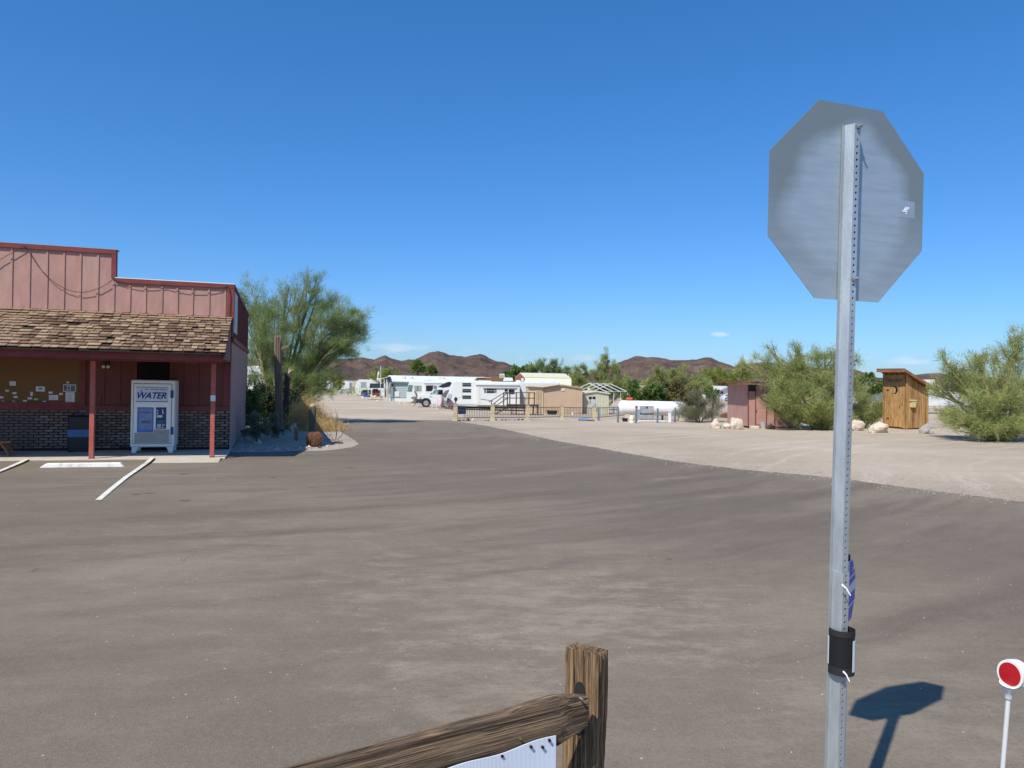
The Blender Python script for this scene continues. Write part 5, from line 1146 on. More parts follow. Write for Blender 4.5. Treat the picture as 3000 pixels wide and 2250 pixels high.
# ---------------------------------------------------------------- mobile homes, trailers and vehicles beyond the lot
m_rvw = M('trailer_white', (.66, .67, .64), .45, var=.04, scale=.6, dirt=(.6, .58, .52), dirtamt=.3)
m_rvc = M('trailer_cream', (.66, .62, .52), .5, var=.06, scale=.8)
m_tanw = M('tan_siding', (.50, .36, .235), .8, var=.08, scale=1.5)
m_tand = M('tan_trim', (.42, .29, .18), .8, var=.08)
m_creams = M('cream_metal', (.60, .57, .42), .6, var=.06)
m_siding = M('grey_green_siding', (.38, .44, .41), .6, var=.05)
m_roofw = M('white_metal_roof', (.64, .65, .62), .5, var=.05, scale=.5, dirt=(.55, .53, .48), dirtamt=.3)
m_deckw = M('dark_brown_wood', (.085, .052, .038), .85, var=.3, scale=4)
m_iron = M('black_iron', (.03, .026, .024), .6, var=.1)
m_cmu = M('tan_block', (.50, .41, .25), .9, var=.12, scale=4, bump=.4, bscale=30, rnd=.08)
m_cmul = M('block_joint', (.36, .29, .18), .95, var=.1)
m_chrome = M('chrome', (.6, .6, .6), .2, metal=.9)
m_tarp = M('black_tarp', (.015, .016, .025), .6, var=.2)
m_purple = M('dusky_cloth', (.16, .12, .15), .8, var=.3, scale=2)
m_pinkc = M('pale_pink_cloth', (.56, .44, .43), .85, var=.2, scale=2, bump=.8, bscale=4)
m_grill = M('grille', (.05, .055, .07), .4, metal=.4)
m_glassg = M('greenish_glass', (.12, .20, .17), .15, var=.3, scale=1.2)
m_curtain = M('curtained_glass', (.30, .32, .26), .3, var=.3, scale=3, stretch=(8, 8, 1))
m_dkred = M('red_brown', (.16, .05, .035), .8, var=.3)
m_navy = M('canopy_cloth', (.022, .03, .035), .8, var=.15)
m_bolp = M('blue_grey_paint', (.10, .15, .20), .55, var=.1, dirt=(.16, .22, .28), dirtamt=.3)
m_tank = M('tank_white', (.76, .75, .72), .35, var=.03, scale=1, spec=.5)
def fr_at(px, py, rot=0.0): return Fr(G(px, py), rot)
def local(F, pts, v=0.0): return [F.L(px, py, v) for px, py in pts]
def part(F, parent, name, mat, pts, v0, v1, bevel=0.0):          # prism from photo outline points on plane y=v0 back to y=v1
    b = MB(); b.prism(local(F, pts, v0), v0, v1); return b.build(name, mat, parent, bevel=bevel)
def rect(x0, y0, x1, y1): return [(x0, y1), (x1, y1), (x1, y0), (x0, y0)]
def wheel(parent, c, r, w_, axis='y'):
    b = MB(); n = 20; prof = [(r*.62, -w_/2), (r*.93, -w_/2), (r, -w_*.35), (r, w_*.35), (r*.93, w_/2), (r*.62, w_/2)]
    vs = []; fs = []
    for (rr_, y) in prof:
        for j in range(n): a = 2*math.pi*j/n; vs.append((c[0]+rr_*math.cos(a), c[1]+y, c[2]+rr_*math.sin(a)))
    for i in range(len(prof)-1):
        for j in range(n): fs.append((i*n+j, i*n+(j+1) % n, (i+1)*n+(j+1) % n, (i+1)*n+j))
    fs += [(j, (j+1) % n, 5*n+(j+1) % n, 5*n+j) for j in range(n)]
    wh = b.add(vs, fs).build('wheel', m_rubber, parent, smooth=True)
    b = MB(); b.cyl((c[0], c[1]-w_*.36, c[2]), (c[0], c[1]+w_*.36, c[2]), r*.61, 16)
    for j in range(8): a = j*math.pi/4; b.cyl((c[0]+r*.38*math.cos(a), c[1]-w_*.46, c[2]+r*.38*math.sin(a)), (c[0]+r*.38*math.cos(a), c[1]-w_*.36, c[2]+r*.38*math.sin(a)), r*.11, 6)
    b.build('rim', m_chrome, wh); return wh
# --- long grey green house trailer
F = fr_at(1160, 1176, rad(6)); o = thing('house_trailer', 'long grey green house trailer with white roof and horizontal lap siding', 'mobile home', F.o, F.rot)
D = 4.2
part(F, o, 'wall', m_siding, [(1138, 1166), (1440, 1172), (1440, 1120), (1144, 1117)], 0, D)
a = F.L(1144, 1098, D/2); a0 = F.L(1144, 1117, 0); x0 = F.L(1141, 1140, 0)[0]; x1 = F.L(1440, 1140, 0)[0]; zr = F.L(1144, 1099.5, D/2)[1]; ze = a0[1]
b = MB(); b.prism([(-.35, ze-.08), (-.35, ze), (D/2, zr), (D+.35, ze), (D+.35, ze-.08)], x0-.3, x1, 'x'); rf = b.build('roof', m_roofw, o)
b = MB(); b.box(x0-.32, x1, -.37, -.33, ze-.16, ze-.02); b.build('gutter', M('teal_trim', (.18, .25, .25), .5), rf)
for px in (1182, 1204, 1288, 1297): u = F.L(px, 1108, 1.0)[0]; zz = ze+(zr-ze)*(1.35/(D/2+.35)); b = MB(); b.box(u-.25, u+.25, .75, 1.25, zz-.1, zz+.3); b.build('roof_vent', m_roofw, rf, bevel=.05)
for i in range(9):
    z = ze-.25-i*.24; xa = F.L(1156, 1140, 0)[0]; xb = F.L(1440, 1140, 0)[0]
    if z > F.L(1180, 1166, 0)[1]: b = MB(); b.prism([(-.05, z-.0), (-.002, z+.22), (-.002, z)], xa, xb, 'x'); b.build('lap_board', m_siding, o)
part(F, o, 'door', m_white, rect(1144.5, 1121, 1152, 1163), -.05, 0); part(F, o, 'window', m_darkglass, rect(1146.5, 1123, 1151, 1133), -.08, -.051)
part(F, o, 'corner_trim', M('slate_trim', (.13, .17, .18), .6), rect(1153, 1119, 1155, 1166), -.07, 0)
part(F, o, 'access_panel', m_rvw, rect(1157, 1147, 1170, 1162), -.11, -.06)
part(F, o, 'skirting', m_rvw, [(1140, 1176), (1440, 1184), (1440, 1173), (1139, 1166.5)], -.02, .06)
# awning and posts on its left end
FA = F; q = MB()
aw = thing('awning', 'tattered awning with pale drapes at the left end of the long house trailer', 'awning', F.o, F.rot)
part(F, aw, 'awning_roof', m_deckw, [(1118, 1113), (1140, 1107), (1141, 1103), (1118, 1110)], -1.2, 1.5); part(F, aw, 'awning_edge', m_rvw, [(1117, 1111), (1140, 1103.5), (1140, 1102), (1117, 1109)], -1.25, -1.205)
part(F, aw, 'drape', m_rvc, [(1129, 1140), (1133, 1144), (1137, 1134), (1135, 1114), (1131, 1117)], -.9, -.8)
for px in (1125.5, 1133): part(F, aw, 'post', m_rvw, rect(px-.9, 1111, px+.9, 1177 if px > 1130 else 1174), -1.2, -1.1)
# --- white house trailer further left
F = fr_at(1075, 1160, rad(4)); o = thing('travel_trailer', 'white travel trailer with a rounded nose beside the dark canopy, left of the flagpole', 'trailer', F.o, F.rot)
part(F, o, 'body', m_rvw, [(1041, 1158), (1128, 1160), (1129, 1113), (1052, 1112), (1046, 1116), (1040, 1135)], 0, 3.6, .05)
w1 = part(F, o, 'window', m_curtain, rect(1057, 1120, 1073, 1136), -.04, -.001); part(F, o, 'window_frame', m_concg, rect(1056, 1119, 1074, 1120), -.05, -.001)
part(F, o, 'roof_unit', m_rvw, rect(1083, 1107, 1092, 1112), .8, 1.8); part(F, o, 'roof_unit', m_rvw, rect(1104, 1108, 1117, 1112.5), .8, 1.8)
part(F, o, 'hatch', m_concg, rect(1049, 1147, 1056, 1149), -.03, -.001)
# dark parked van beside it
F = fr_at(1070, 1160.5, rad(3)); o = thing('parked_van', 'dark blue van parked between the white travel trailer and the canopy', 'van', F.o, F.rot)
part(F, o, 'body', M('dark_car_paint', (.015, .018, .04), .3), [(1056.5, 1157), (1085, 1158), (1085, 1142), (1064, 1142), (1058, 1146)], 0, 1.8, .05); part(F, o, 'window', m_darkglass, rect(1066, 1144, 1083, 1149), -.02, 0)
for px in (1062, 1080): c = F.L(px, 1158, 0); wheel(o, (c[0], -.02, .33), .34, .22)
# dark canopy
F = fr_at(1098, 1166, 0); k = F.k
o = thing('garden_canopy', 'small dark fabric canopy on white poles shading brown furniture by the flagpole', 'canopy', F.o, 0)
part(F, o, 'canopy_roof', m_navy, [(1086, 1137), (1126, 1137), (1124, 1124), (1084, 1123)], -.6, -.5)
b = MB(); e0 = F.L(1084, 1123, -.6); e1 = F.L(1078, 1138, -.6); e2 = F.L(1087, 1138, -.6); b.add([(e0[0], -.55, e0[1]), (e1[0], .8, e1[1]), (e2[0], -.6, e2[1]), (e0[0]+.03, -.5, e0[1]-.05)], [(0, 1, 2), (0, 2, 3), (0, 3, 1), (1, 3, 2)]); b.build('gable_cloth', m_navy, o)
for px, yb in ((1089, 1160), (1078.5, 1152), (1119, 1163)): part(F, o, 'pole', m_rvw, [(px-.7, yb), (px+.7, yb), (px+.7, 1135), (px-.7, 1135)], -.6, -.5)
for x0, x1, y0, y1, mt, nm in ((1090, 1114, 1143, 1162, m_dkred, 'brown_settee'), (1092, 1105, 1139, 1144, m_purple, 'hanging_pots')): part(F, o, nm, mt, rect(x0, y0, x1, y1), 0, .9)
# flagpole
F = fr_at(1114, 1170); o = thing('flagpole', 'thin white flagpole with a limp red and white flag beside the canopy', 'flagpole', F.o, 0)
zt = F.L(1113.5, 1072)[1]; b = MB(); b.cyl((0, 0, 0), (0, 0, zt), .045, 8); b.build('pole', m_rvw, o)
fg = [F.L(x, y, -.05) for x, y in ((1113, 1073), (1108, 1086), (1105.5, 1097), (1104.5, 1109), (1107, 1108), (1109.5, 1098), (1112, 1092))]
def flagpiece(pts, mt): b = MB(); b.prism(pts, -.07, -.04); b.build('flag', mt, o)
flagpiece([fg[0], fg[1], fg[6]], M('flag_blue', (.08, .09, .22), .8)); flagpiece([fg[1], fg[2], fg[5], fg[6]], M('flag_white', (.62, .60, .58), .8)); flagpiece([fg[2], fg[3], fg[4], fg[5]], M('flag_faded', (.60, .50, .34), .8))
# blue tarp covered pile, rocks and log border
F = fr_at(1072, 1163); me = rock_mesh('tarp_pile', M('blue_tarp', (.02, .07, .33), .45, var=.2, bump=.6, bscale=6), 41, 12*F.k, .7, 5.5*F.k, 3)
tag(link('tarp_pile', me, None, F.o+Vector((0, 0, 2*F.k))), 'low heap under a bright blue tarp in front of the dark van', 'tarp heap')
for i, (bp, w_, h_, lab) in enumerate([((1063, 1168), 11, 7, 'round white boulder left of the blue tarp heap'), ((1095, 1166), 16, 9, 'white boulder between the blue tarp heap and the flagpole'), ((1116, 1166), 8, 5, 'small white rock at the flagpole foot'), ((1106, 1176), 10, 5, 'whitish rock below the log border'), ((1087, 1163), 9, 8, 'grey round rock just right of the blue tarp heap'),
                                       ((1211, 1189), 10, 7, 'small white rock in front of the motorhome nose'), ((1172, 1183), 9, 4, 'pale flat stone at the left of the row before the house trailer'), ((1186, 1183), 8, 3, 'reddish flat stone in the row before the house trailer'), ((1199, 1184), 7, 3, 'last flat stone of the row before the house trailer'), ((1226, 1187), 6, 8, 'upright pale stone by the truck bumper')]):
    rock(bp, w_, h_, lab, seed=50+i)
F = fr_at(1100, 1171); b = MB(); b.tube([(-22*F.k, 0, 2.2*F.k), (0, .1, 2.6*F.k), (24*F.k, .3, 2*F.k)], [2.2*F.k, 2.8*F.k, 1.6*F.k], 8)
single('log_border', b, M('pale_log', (.50, .40, .27), .9, var=.2), 'long pale log edging the yard below the flagpole', 'log', F.o, smooth=True)
# distant silver car
F = fr_at(1006, 1153.2, rad(-8)); o = thing('parked_car', 'silver estate car parked far off on the gravel beside the green tree', 'car', F.o, F.rot)
sil = M('silver_paint', (.42, .45, .50), .3, metal=.4)
part(F, o, 'body', sil, [(990.5, 1150.5), (1025, 1151), (1025.5, 1145), (1020, 1144), (1016, 1139.5), (1000, 1138.8), (995, 1142), (991, 1144.5)], -.9, .9, .06)
part(F, o, 'window', m_darkglass, [(997.5, 1143.6), (1018, 1143.8), (1015.5, 1140.6), (1001, 1140.2)], -.93, -.901)
for px in (1000.8, 1020): c = F.L(px, 1150, -.9); wheel(o, (c[0], -.86, .36), .37, .22)
# --- white motorhome
F = fr_at(1200, 1181, rad(5)); o = thing('motorhome', 'white motorhome with big sloped windscreen parked behind the white pickup truck', 'motorhome', F.o, F.rot)
part(F, o, 'body', m_rvw, [(1191, 1176), (1380, 1182), (1380, 1120), (1208, 1117), (1199, 1119), (1196, 1127), (1191.5, 1147)], 0, 2.6, .06)
part(F, o, 'windscreen', m_glassg, [(1192.5, 1146.5), (1206, 1147.5), (1209.5, 1128.5), (1197, 1127.5)], -.035, -.001)
part(F, o, 'window', m_curtain, rect(1213, 1130, 1235, 1146), -.03, -.001); part(F, o, 'window_bar', m_iron, rect(1223, 1130, 1224.5, 1146), -.05, -.031)
s_ = part(F, o, 'slide_out', m_rvw, rect(1243, 1123, 1380, 1168), -.5, -.002, .03); part(F, o, 'window', m_darkglass, rect(1248, 1129, 1271, 1145.5), -.54, -.501); part(F, o, 'slide_awning', m_concg, rect(1242, 1122, 1300, 1124.5), -.55, -.501)
part(F, o, 'mirror', m_rvw, rect(1211, 1139, 1215, 1147), -.4, -.25, .02); part(F, o, 'mirror_arm', m_purple, [(1213, 1147), (1220, 1158), (1222, 1155), (1216, 1146)], -.3, -.2)
part(F, o, 'roof_unit', m_rvw, [(1240, 1116), (1263, 1116), (1261, 1110), (1243, 1110)], .9, 1.7, .05); part(F, o, 'bumper', m_rvw, rect(1190, 1168, 1215, 1176.5), -.06, -.001)
for px in (1213,): c = F.L(px, 1176, 0); wheel(o, (c[0], .1, .42), .43, .28)
b = MB(); F2 = fr_at(1214, 1185); b.lathe([(.13, 0), (.17, .3), (.17, 24*F2.k*.9), (.05, 24*F2.k)], 12); single('stump_cactus', b, m_cact, 'stubby brown cactus column standing in front of the motorhome nose', 'cactus', F2.o, smooth=True)
# --- white pickup truck
F = fr_at(1247, 1192.5, rad(9)); o = thing('pickup_truck', 'white pickup truck with dark bumper facing left in front of the motorhome', 'pickup truck', F.o, F.rot)
wt = M('truck_white', (.72, .73, .72), .3, var=.03, spec=.6)
part(F, o, 'body', wt, [(1222, 1176), (1236, 1176), (1239, 1170), (1245, 1167.5), (1254, 1168), (1260, 1174), (1262, 1184), (1330, 1186), (1330, 1158), (1262, 1156), (1232, 1155), (1223, 1158)], -1.0, 1.0, .05)
part(F, o, 'cab', wt, [(1256, 1157.5), (1316, 1159), (1314, 1140), (1304, 1137.5), (1276, 1138.5)], -.92, .92, .05)
part(F, o, 'side_window', m_glassg, [(1274, 1157), (1283, 1157), (1283, 1142), (1279, 1143)], -.95, -.921); part(F, o, 'side_window', m_darkglass, rect(1284, 1142, 1297, 1156), -.95, -.921); part(F, o, 'windscreen', m_glassg, [(1257, 1156.5), (1272, 1156.5), (1278, 1142.5), (1275, 1141)], -.94, -.921)
part(F, o, 'bumper', m_grill, [(1218, 1180), (1236, 1181), (1240, 1171), (1236, 1169), (1220, 1169)], -1.06, .9, .03); part(F, o, 'grille', m_grill, rect(1220.5, 1157, 1224, 1169), -.98, .9); part(F, o, 'grille_chrome', m_chrome, rect(1219.5, 1158, 1221, 1168), -.9, .8)
part(F, o, 'headlight', M('amber_lamp', (.7, .5, .22), .3), rect(1228, 1162, 1235, 1168), -1.03, -1.001); part(F, o, 'wheel_arch', m_grill, [(1236, 1181), (1240, 1172), (1245, 1169.5), (1254, 1170), (1259, 1175), (1261, 1184), (1263, 1184), (1261, 1172), (1255, 1167), (1244, 1166), (1238, 1169)], -1.04, -1.001)
part(F, o, 'badge', m_iron, rect(1259, 1161.5, 1264, 1163), -1.02, -1.001)
c = F.L(1248, 1181, -.95); wheel(o, (c[0], -.86, .43), .43, .3); wheel(o, (c[0], .86, .43), .43, .3); c = F.L(1322, 1181, -.95); wheel(o, (c[0], -.86, .43), .43, .3)
# --- fifth wheel trailer
F = fr_at(1460, 1203, rad(2)); o = thing('fifth_wheel_trailer', 'large white fifth wheel trailer with three dark louvred windows and a slide out', 'trailer', F.o, F.rot)
part(F, o, 'body', m_rvw, [(1336, 1190), (1640, 1196), (1640, 1121), (1500, 1119), (1334, 1115.5), (1327, 1118), (1309, 1164), (1322, 1172)], 0, 2.6, .06)
for y0 in (1122, 1139.5, 1158.5):
    for dy in (0, 5.6): part(F, o, 'louvre_window', m_darkglass, [(1354.5, y0+dy+4), (1380, y0+dy+4.2), (1380, y0+dy+.2), (1354.5, y0+dy)], -.03, -.001)
s_ = part(F, o, 'slide_out', m_rvw, [(1395, 1187), (1523, 1188), (1523, 1127), (1395, 1126)], -.8, -.002, .03)
part(F, s_, 'slide_cap', m_rvw, [(1393, 1128), (1534, 1129), (1530, 1125.5), (1395, 1124)], -.9, -.801)
part(F, o, 'corner_post', m_rvc, rect(1400, 1130, 1406, 1186), -.83, -.801)
part(F, o, 'window_awning', m_concg, rect(1415, 1135, 1514, 1137.5), -.9, -.801)
for r_ in (rect(1419, 1139, 1422.5, 1151), rect(1425, 1139, 1449, 1143.5), rect(1425, 1145.5, 1449, 1151), rect(1451, 1139, 1454, 1151), rect(1478.5, 1140, 1487, 1146.5), rect(1478.5, 1148.5, 1487, 1152), rect(1490, 1141, 1507, 1154)): part(F, o, 'window', m_darkglass, r_, -.83, -.801)
part(F, o, 'stripe', m_rvc, [(1330, 1167), (1352, 1162), (1352, 1163), (1331, 1168.5)], -.02, -.001); part(F, o, 'stripe', m_purple, [(1408, 1168), (1444, 1174), (1444, 1175), (1408, 1169)], -.83, -.801); part(F, o, 'stripe', m_concg, rect(1336, 1183, 1396, 1187), -.02, -.001)
part(F, o, 'door_step', m_iron, [(1395, 1197), (1444, 1199), (1444, 1190), (1395, 1189)], .3, .6); part(F, o, 'undercarriage', m_rubber, rect(1340, 1190, 1640, 1197), .3, 2.2)
for px in (1575, 1600): c = F.L(px, 1195, 0); wheel(o, (c[0], .2, .38), .38, .25)
part(F, o, 'roof_unit', m_rvw, [(1474, 1117), (1504, 1117), (1502, 1107), (1478, 1106)], .9, 1.8, .05)
for px, w_ in ((1519, 9), (1545, 10), (1588, 10), (1620, 9)): part(F, o, 'roof_vent', m_rvw, [(px-w_, 1121), (px+w_, 1121), (px+w_*.6, 1114.5), (px-w_*.6, 1113.5)], .9, 1.7, .05)
part(F, o, 'awning_shadow_panel', m_concg, [(1524, 1184), (1535, 1184), (1530, 1150), (1524, 1134)], -.04, -.001)
part(F, o, 'nose_cap_decal', M('pale_decal', (.35, .43, .47), .5), [(1310, 1166), (1322, 1168), (1325, 1155), (1314, 1153)], -.02, -.001)
# covers and goods at its nose
F = fr_at(1300, 1196); o = thing('tarp_cover', 'dark flapping tarp slung from the nose of the fifth wheel trailer', 'tarp', F.o, 0)
part(F, o, 'upper_cloth', m_tarp, [(1282, 1133), (1296, 1136), (1317, 1133), (1324, 1122), (1318, 1118), (1308, 1120)], -.6, -.5); part(F, o, 'fringe', m_paper, [(1296, 1137), (1318, 1138), (1319, 1134), (1297, 1135)], -.58, -.45)
part(F, o, 'lower_cloth', m_purple, [(1291, 1160), (1306, 1166), (1317, 1142), (1306, 1144)], -.6, -.5); part(F, o, 'side_cloth', m_purple, [(1308, 1190), (1332, 1190), (1322, 1168), (1310, 1166)], -.3, .3)
F2 = fr_at(1290, 1197); me = rock_mesh('bagged_goods', m_pinkc, 61, 11*F2.k, .6, 21*F2.k, 3, .15); tag(link('bagged_goods', me, None, F2.o+Vector((0, 0, 15*F2.k))), 'tall pale pink cloth bundle between the ladder and the propane cylinder', 'bundle')
F2 = fr_at(1300, 1194); k = F2.k; b = MB(); b.lathe([(5*k, 0), (6.8*k, 2.5*k), (6.8*k, 19*k), (5*k, 22.5*k), (2.5*k, 23*k)], 16); o = thing('propane_cylinder', 'upright white propane cylinder on the hitch of the fifth wheel trailer', 'gas cylinder', F2.o+Vector((0, -.3, 4*k)), 0); b.build('cylinder', m_tank, o, smooth=True)
b = MB(); b.lathe([(3.4*k, 22.6*k), (3.4*k, 26*k)], 12); b.build('collar', m_steel, o); b = MB(); b.box(-6*k, 6*k, -.3, .3, -4.2*k, -.2*k); b.build('hitch_tray', m_rubber, o)
F2 = fr_at(1273, 1199); o = thing('step_ladder', 'white step ladder standing beside the pickup truck', 'ladder', F2.o, 0)
for (xa, ya, xb, yb) in ((1265.5, 1196, 1269.5, 1131), (1278.5, 1199, 1279.5, 1129)): a = F2.L(xa, ya); c = F2.L(xb, yb); b = MB(); b.bar((a[0], 0, max(a[1], 0)), (c[0], .1, c[1]), .05, .05); b.build('rail', m_rvw, o)
for y in (1190, 1178, 1166, 1154, 1142): a = F2.L(1266, y); c = F2.L(1279, y); b = MB(); b.bar((a[0]+.02, .03, a[1]), (c[0], .03, c[1]), .04, .03); b.build('rung', m_rvw, o)
part(F2, o, 'patterned_bag', m_papergrey, rect(1271, 1130, 1279, 1140), -.1, .02)
for i, (px, py, w_, h_) in enumerate(((1318, 1199, 16, 8), (1327, 1202, 12, 6), (1307, 1198, 10, 7))): rock((px, py), w_, h_, ['dark rock heap below the trailer nose, left of the first fence pillar', 'small dark rock touching the first fence pillar', 'dark rock next to the propane cylinder base'][i], m_rockd, seed=70+i)
# things behind the trailer
F = fr_at(1430, 1180); F = Fr(P(1430, 1172, 88)-Vector((0, 0, 0)), 0); F = Fr(Vector((F.o.x, 88, gz(F.o.x, 88))), 0)
o = thing('porch_roof', 'brown timber porch roof showing above the fifth wheel trailer', 'porch', F.o, 0)
part(F, o, 'roof', wood_mat('brown_rafters', (.22, .11, .05), (.12, .06, .03), (.33, .2, .1)), [(1388, 1114), (1476, 1116), (1474, 1107), (1400, 1105.5)], 0, 3); part(F, o, 'white_fascia', m_rvw, [(1360, 1107), (1420, 1106.5), (1420, 1104.5), (1360, 1103.5)], -.1, -.02)
for px in (1398, 1468): part(F, o, 'post', m_deckw, rect(px-1.5, 1114, px+1.5, 1190), .2, .4)
o = thing('evaporative_cooler', 'boxy cream evaporative cooler on the brown porch roof behind the fifth wheel trailer', 'cooler', F.o, 0)
part(F, o, 'cooler_box', m_rvc, rect(1463, 1095, 1478.5, 1107.5), .3, 1.2)
for y in (1098, 1101, 1104): part(F, o, 'louvre', m_concg, rect(1464.5, y, 1477, y+1), .27, .299)
# --- gambrel barn
def at_dist(px, Yd): q = P(px, 1117, Yd); return Fr(Vector((q.x, Yd, gz(q.x, Yd))), 0)
F = at_dist(1600, 74); o = thing('barn_shed', 'cream metal gambrel roofed barn shed with a red brown end behind the tan shed', 'shed', F.o, 0)
zt = F.L(1540, 1092, 1.2)[1]; zk = F.L(1545, 1105, 0)[1]; ze = F.L(1670, 1131, -.3)[1]; xa = F.L(1543, 1105, 0)[0]; xb = F.L(1672, 1105, 0)[0]
sk = .5                                               # the left end recedes: skewed plan
b = MB(); pr = [(0, 0), (0, ze), (.55, zk), (1.9, zt), (3.25, zk), (3.8, ze), (3.8, 0)]
n = len(pr); vs = [(xa-.62*p[0]*.55, p[0], p[1]) for p in pr]+[(xb+(.1 if p[1] < zt-.1 else -.45), p[0], p[1]) for p in pr]
b.add(vs, [tuple(range(n)), tuple(range(2*n-1, n-1, -1))]+[(i, i+n, (i+1) % n+n, (i+1) % n) for i in range(n)]); b.build('barn_body', m_creams, o)
b = MB(); b.add([(xa-.62*p[0]*.55-.03, p[0], p[1]-.06) for p in pr]+[(xa-.62*p[0]*.55-.01, p[0], p[1]-.06) for p in pr], [tuple(range(n)), tuple(range(2*n-1, n-1, -1))]+[(i, i+n, (i+1) % n+n, (i+1) % n) for i in range(n)]); b.build('barn_end', M('rusty_red_end', (.30, .11, .06), .8, var=.2), o)
b = MB(); b.add([(vs[2][0]-.03, vs[2][1]-.04, zk), (vs[2+n][0], vs[2][1]-.04, zk), (vs[2+n][0], vs[2][1]-.04, zk-.07), (vs[2][0]-.03, vs[2][1]-.04, zk-.07), (vs[2][0]-.03, vs[2][1]+.02, zk), (vs[2+n][0], vs[2][1]+.02, zk), (vs[2+n][0], vs[2][1]+.02, zk-.07), (vs[2][0]-.03, vs[2][1]+.02, zk-.07)], [(0, 1, 2, 3), (7, 6, 5, 4), (0, 4, 5, 1), (1, 5, 6, 2), (2, 6, 7, 3), (3, 7, 4, 0)]); b.build('roof_break_trim', m_concg, o)
for i in range(22):
    x = xa+.1+(xb-xa)*i/22
    b = MB(); b.bar((x, .52, zk+.01), (x, 1.88, zt+.0), .03, .04); b.build('roof_seam', m_creams, o)
part(F, o, 'loft_window', m_white, rect(1527, 1108, 1534, 1118), .2, .3)
# --- tan sheds
F = fr_at(1650, 1212, rad(3)); o = thing('tan_shed', 'tan panelled shed with a low gable roof and a double door annex', 'shed', F.o, F.rot)
part(F, o, 'front_wall', m_tanw, [(1592, 1211), (1706.5, 1212), (1706.5, 1138), (1650, 1129), (1592, 1136)], 0, 3.0)
part(F, o, 'roof_edge', m_tand, [(1590, 1137), (1650, 1130.2), (1708.5, 1139.5), (1708.5, 1135.5), (1650, 1126.5), (1590, 1133)], -.12, 3.1)
for i in range(1, 19): px = 1592+i*6.03; part(F, o, 'groove', m_tand, [(px-.28, 1211), (px+.28, 1211), (px+.28, 1139-8*(1-abs(px-1650)/58)), (px-.28, 1139-8*(1-abs(px-1650)/58))], -.012, .001)
part(F, o, 'vent_plate', m_creams, rect(1643, 1138, 1655, 1145), -.04, -.001)
part(F, o, 'annex_wall', M('light_tan', (.58, .44, .29), .8, var=.06), [(1547, 1211), (1591.5, 1211.5), (1591.5, 1134), (1547, 1131)], -.08, 2.6); part(F, o, 'annex_roof', m_creams, [(1545, 1132), (1592, 1134.5), (1640, 1127), (1600, 1126), (1547, 1129.5)], -.3, 2.8)
for x0, x1 in ((1569, 1577.6), (1578.6, 1587)): d_ = part(F, o, 'door', m_tanw, rect(x0, 1142, x1, 1208), -.12, -.081); part(F, d_, 'door_panel', m_tand, rect(x0+1.4, 1146, x1-1.4, 1172), -.13, -.121); part(F, d_, 'door_panel', m_tand, rect(x0+1.4, 1177, x1-1.4, 1203), -.13, -.121)
# --- cream metal shed
F = fr_at(1748, 1213, rad(8)); o = thing('metal_shed', 'small cream ribbed metal shed under the bare canopy frame', 'shed', F.o, F.rot)
part(F, o, 'front_wall', m_creams, [(1709, 1213), (1784, 1213), (1784, 1153), (1747, 1146.5), (1709, 1152)], 0, 2.4)
part(F, o, 'roof', m_creams, [(1706.5, 1154), (1747, 1148.4), (1788.5, 1155), (1788.5, 1151.5), (1747, 1144.5), (1706.5, 1150)], -.12, 2.5)
for i in range(1, 17): px = 1709+i*4.5; part(F, o, 'rib', M('rib_shadow_cream', (.52, .49, .36), .6) if i == 1 else bpy.data.materials['rib_shadow_cream'], rect(px-.4, 1154, px+.4, 1212), -.03, -.001)
for x0 in (1725.5, 1736): part(F, o, 'window', m_darkglass, rect(x0, 1162, x0+8, 1169), -.05, -.031)
F2 = fr_at(1731, 1213.5); o = thing('meter_post', 'grey electricity meter box on a pole in front of the cream metal shed', 'meter', F2.o, 0)
part(F2, o, 'meter_box', M('meter_grey', (.42, .46, .48), .5), rect(1731.5, 1170, 1743, 1194), -.5, -.3, .02); part(F2, o, 'meter_head', m_steel, rect(1727.5, 1172.5, 1731, 1180), -.5, -.3, .02); part(F2, o, 'pole', m_concg, rect(1728, 1180, 1730.5, 1212), -.45, -.38); part(F2, o, 'roof_turbine', m_creams, rect(1722, 1136, 1729, 1145), -.4, .0, .03)
# --- bare canopy frame
F = fr_at(1776, 1213, rad(-42)); k = F.k; o = thing('canopy_frame', 'bare white tube frame of a carport canopy standing over the cream shed', 'canopy frame', F.o, F.rot)
Wc = 94*k/math.cos(rad(42)); Lc = 74*k/math.sin(rad(42)); ze = F.L(1776, 1147.5, 0)[1]; zr = ze+23*k*1.02
for i in range(4):
    y = Lc*i/3
    for x in (-Wc, 0): b = MB(); b.tube([(x, y, 0), (x, y, ze-.12), (x+(.06 if x < 0 else -.06), y, ze)], .032, 6); b.build('leg', m_rvw, o, smooth=True)
    b = MB(); b.tube([(-Wc+.06, y, ze), (-Wc/2, y, zr), (-.06, y, ze)], .032, 6); b.build('rafter', m_rvw, o)
for x, z in ((-Wc, ze), (0, ze), (-Wc/2, zr)): b = MB(); b.tube([(x, 0, z), (x, Lc, z)], .03, 6); b.build('purlin', m_rvw, o)
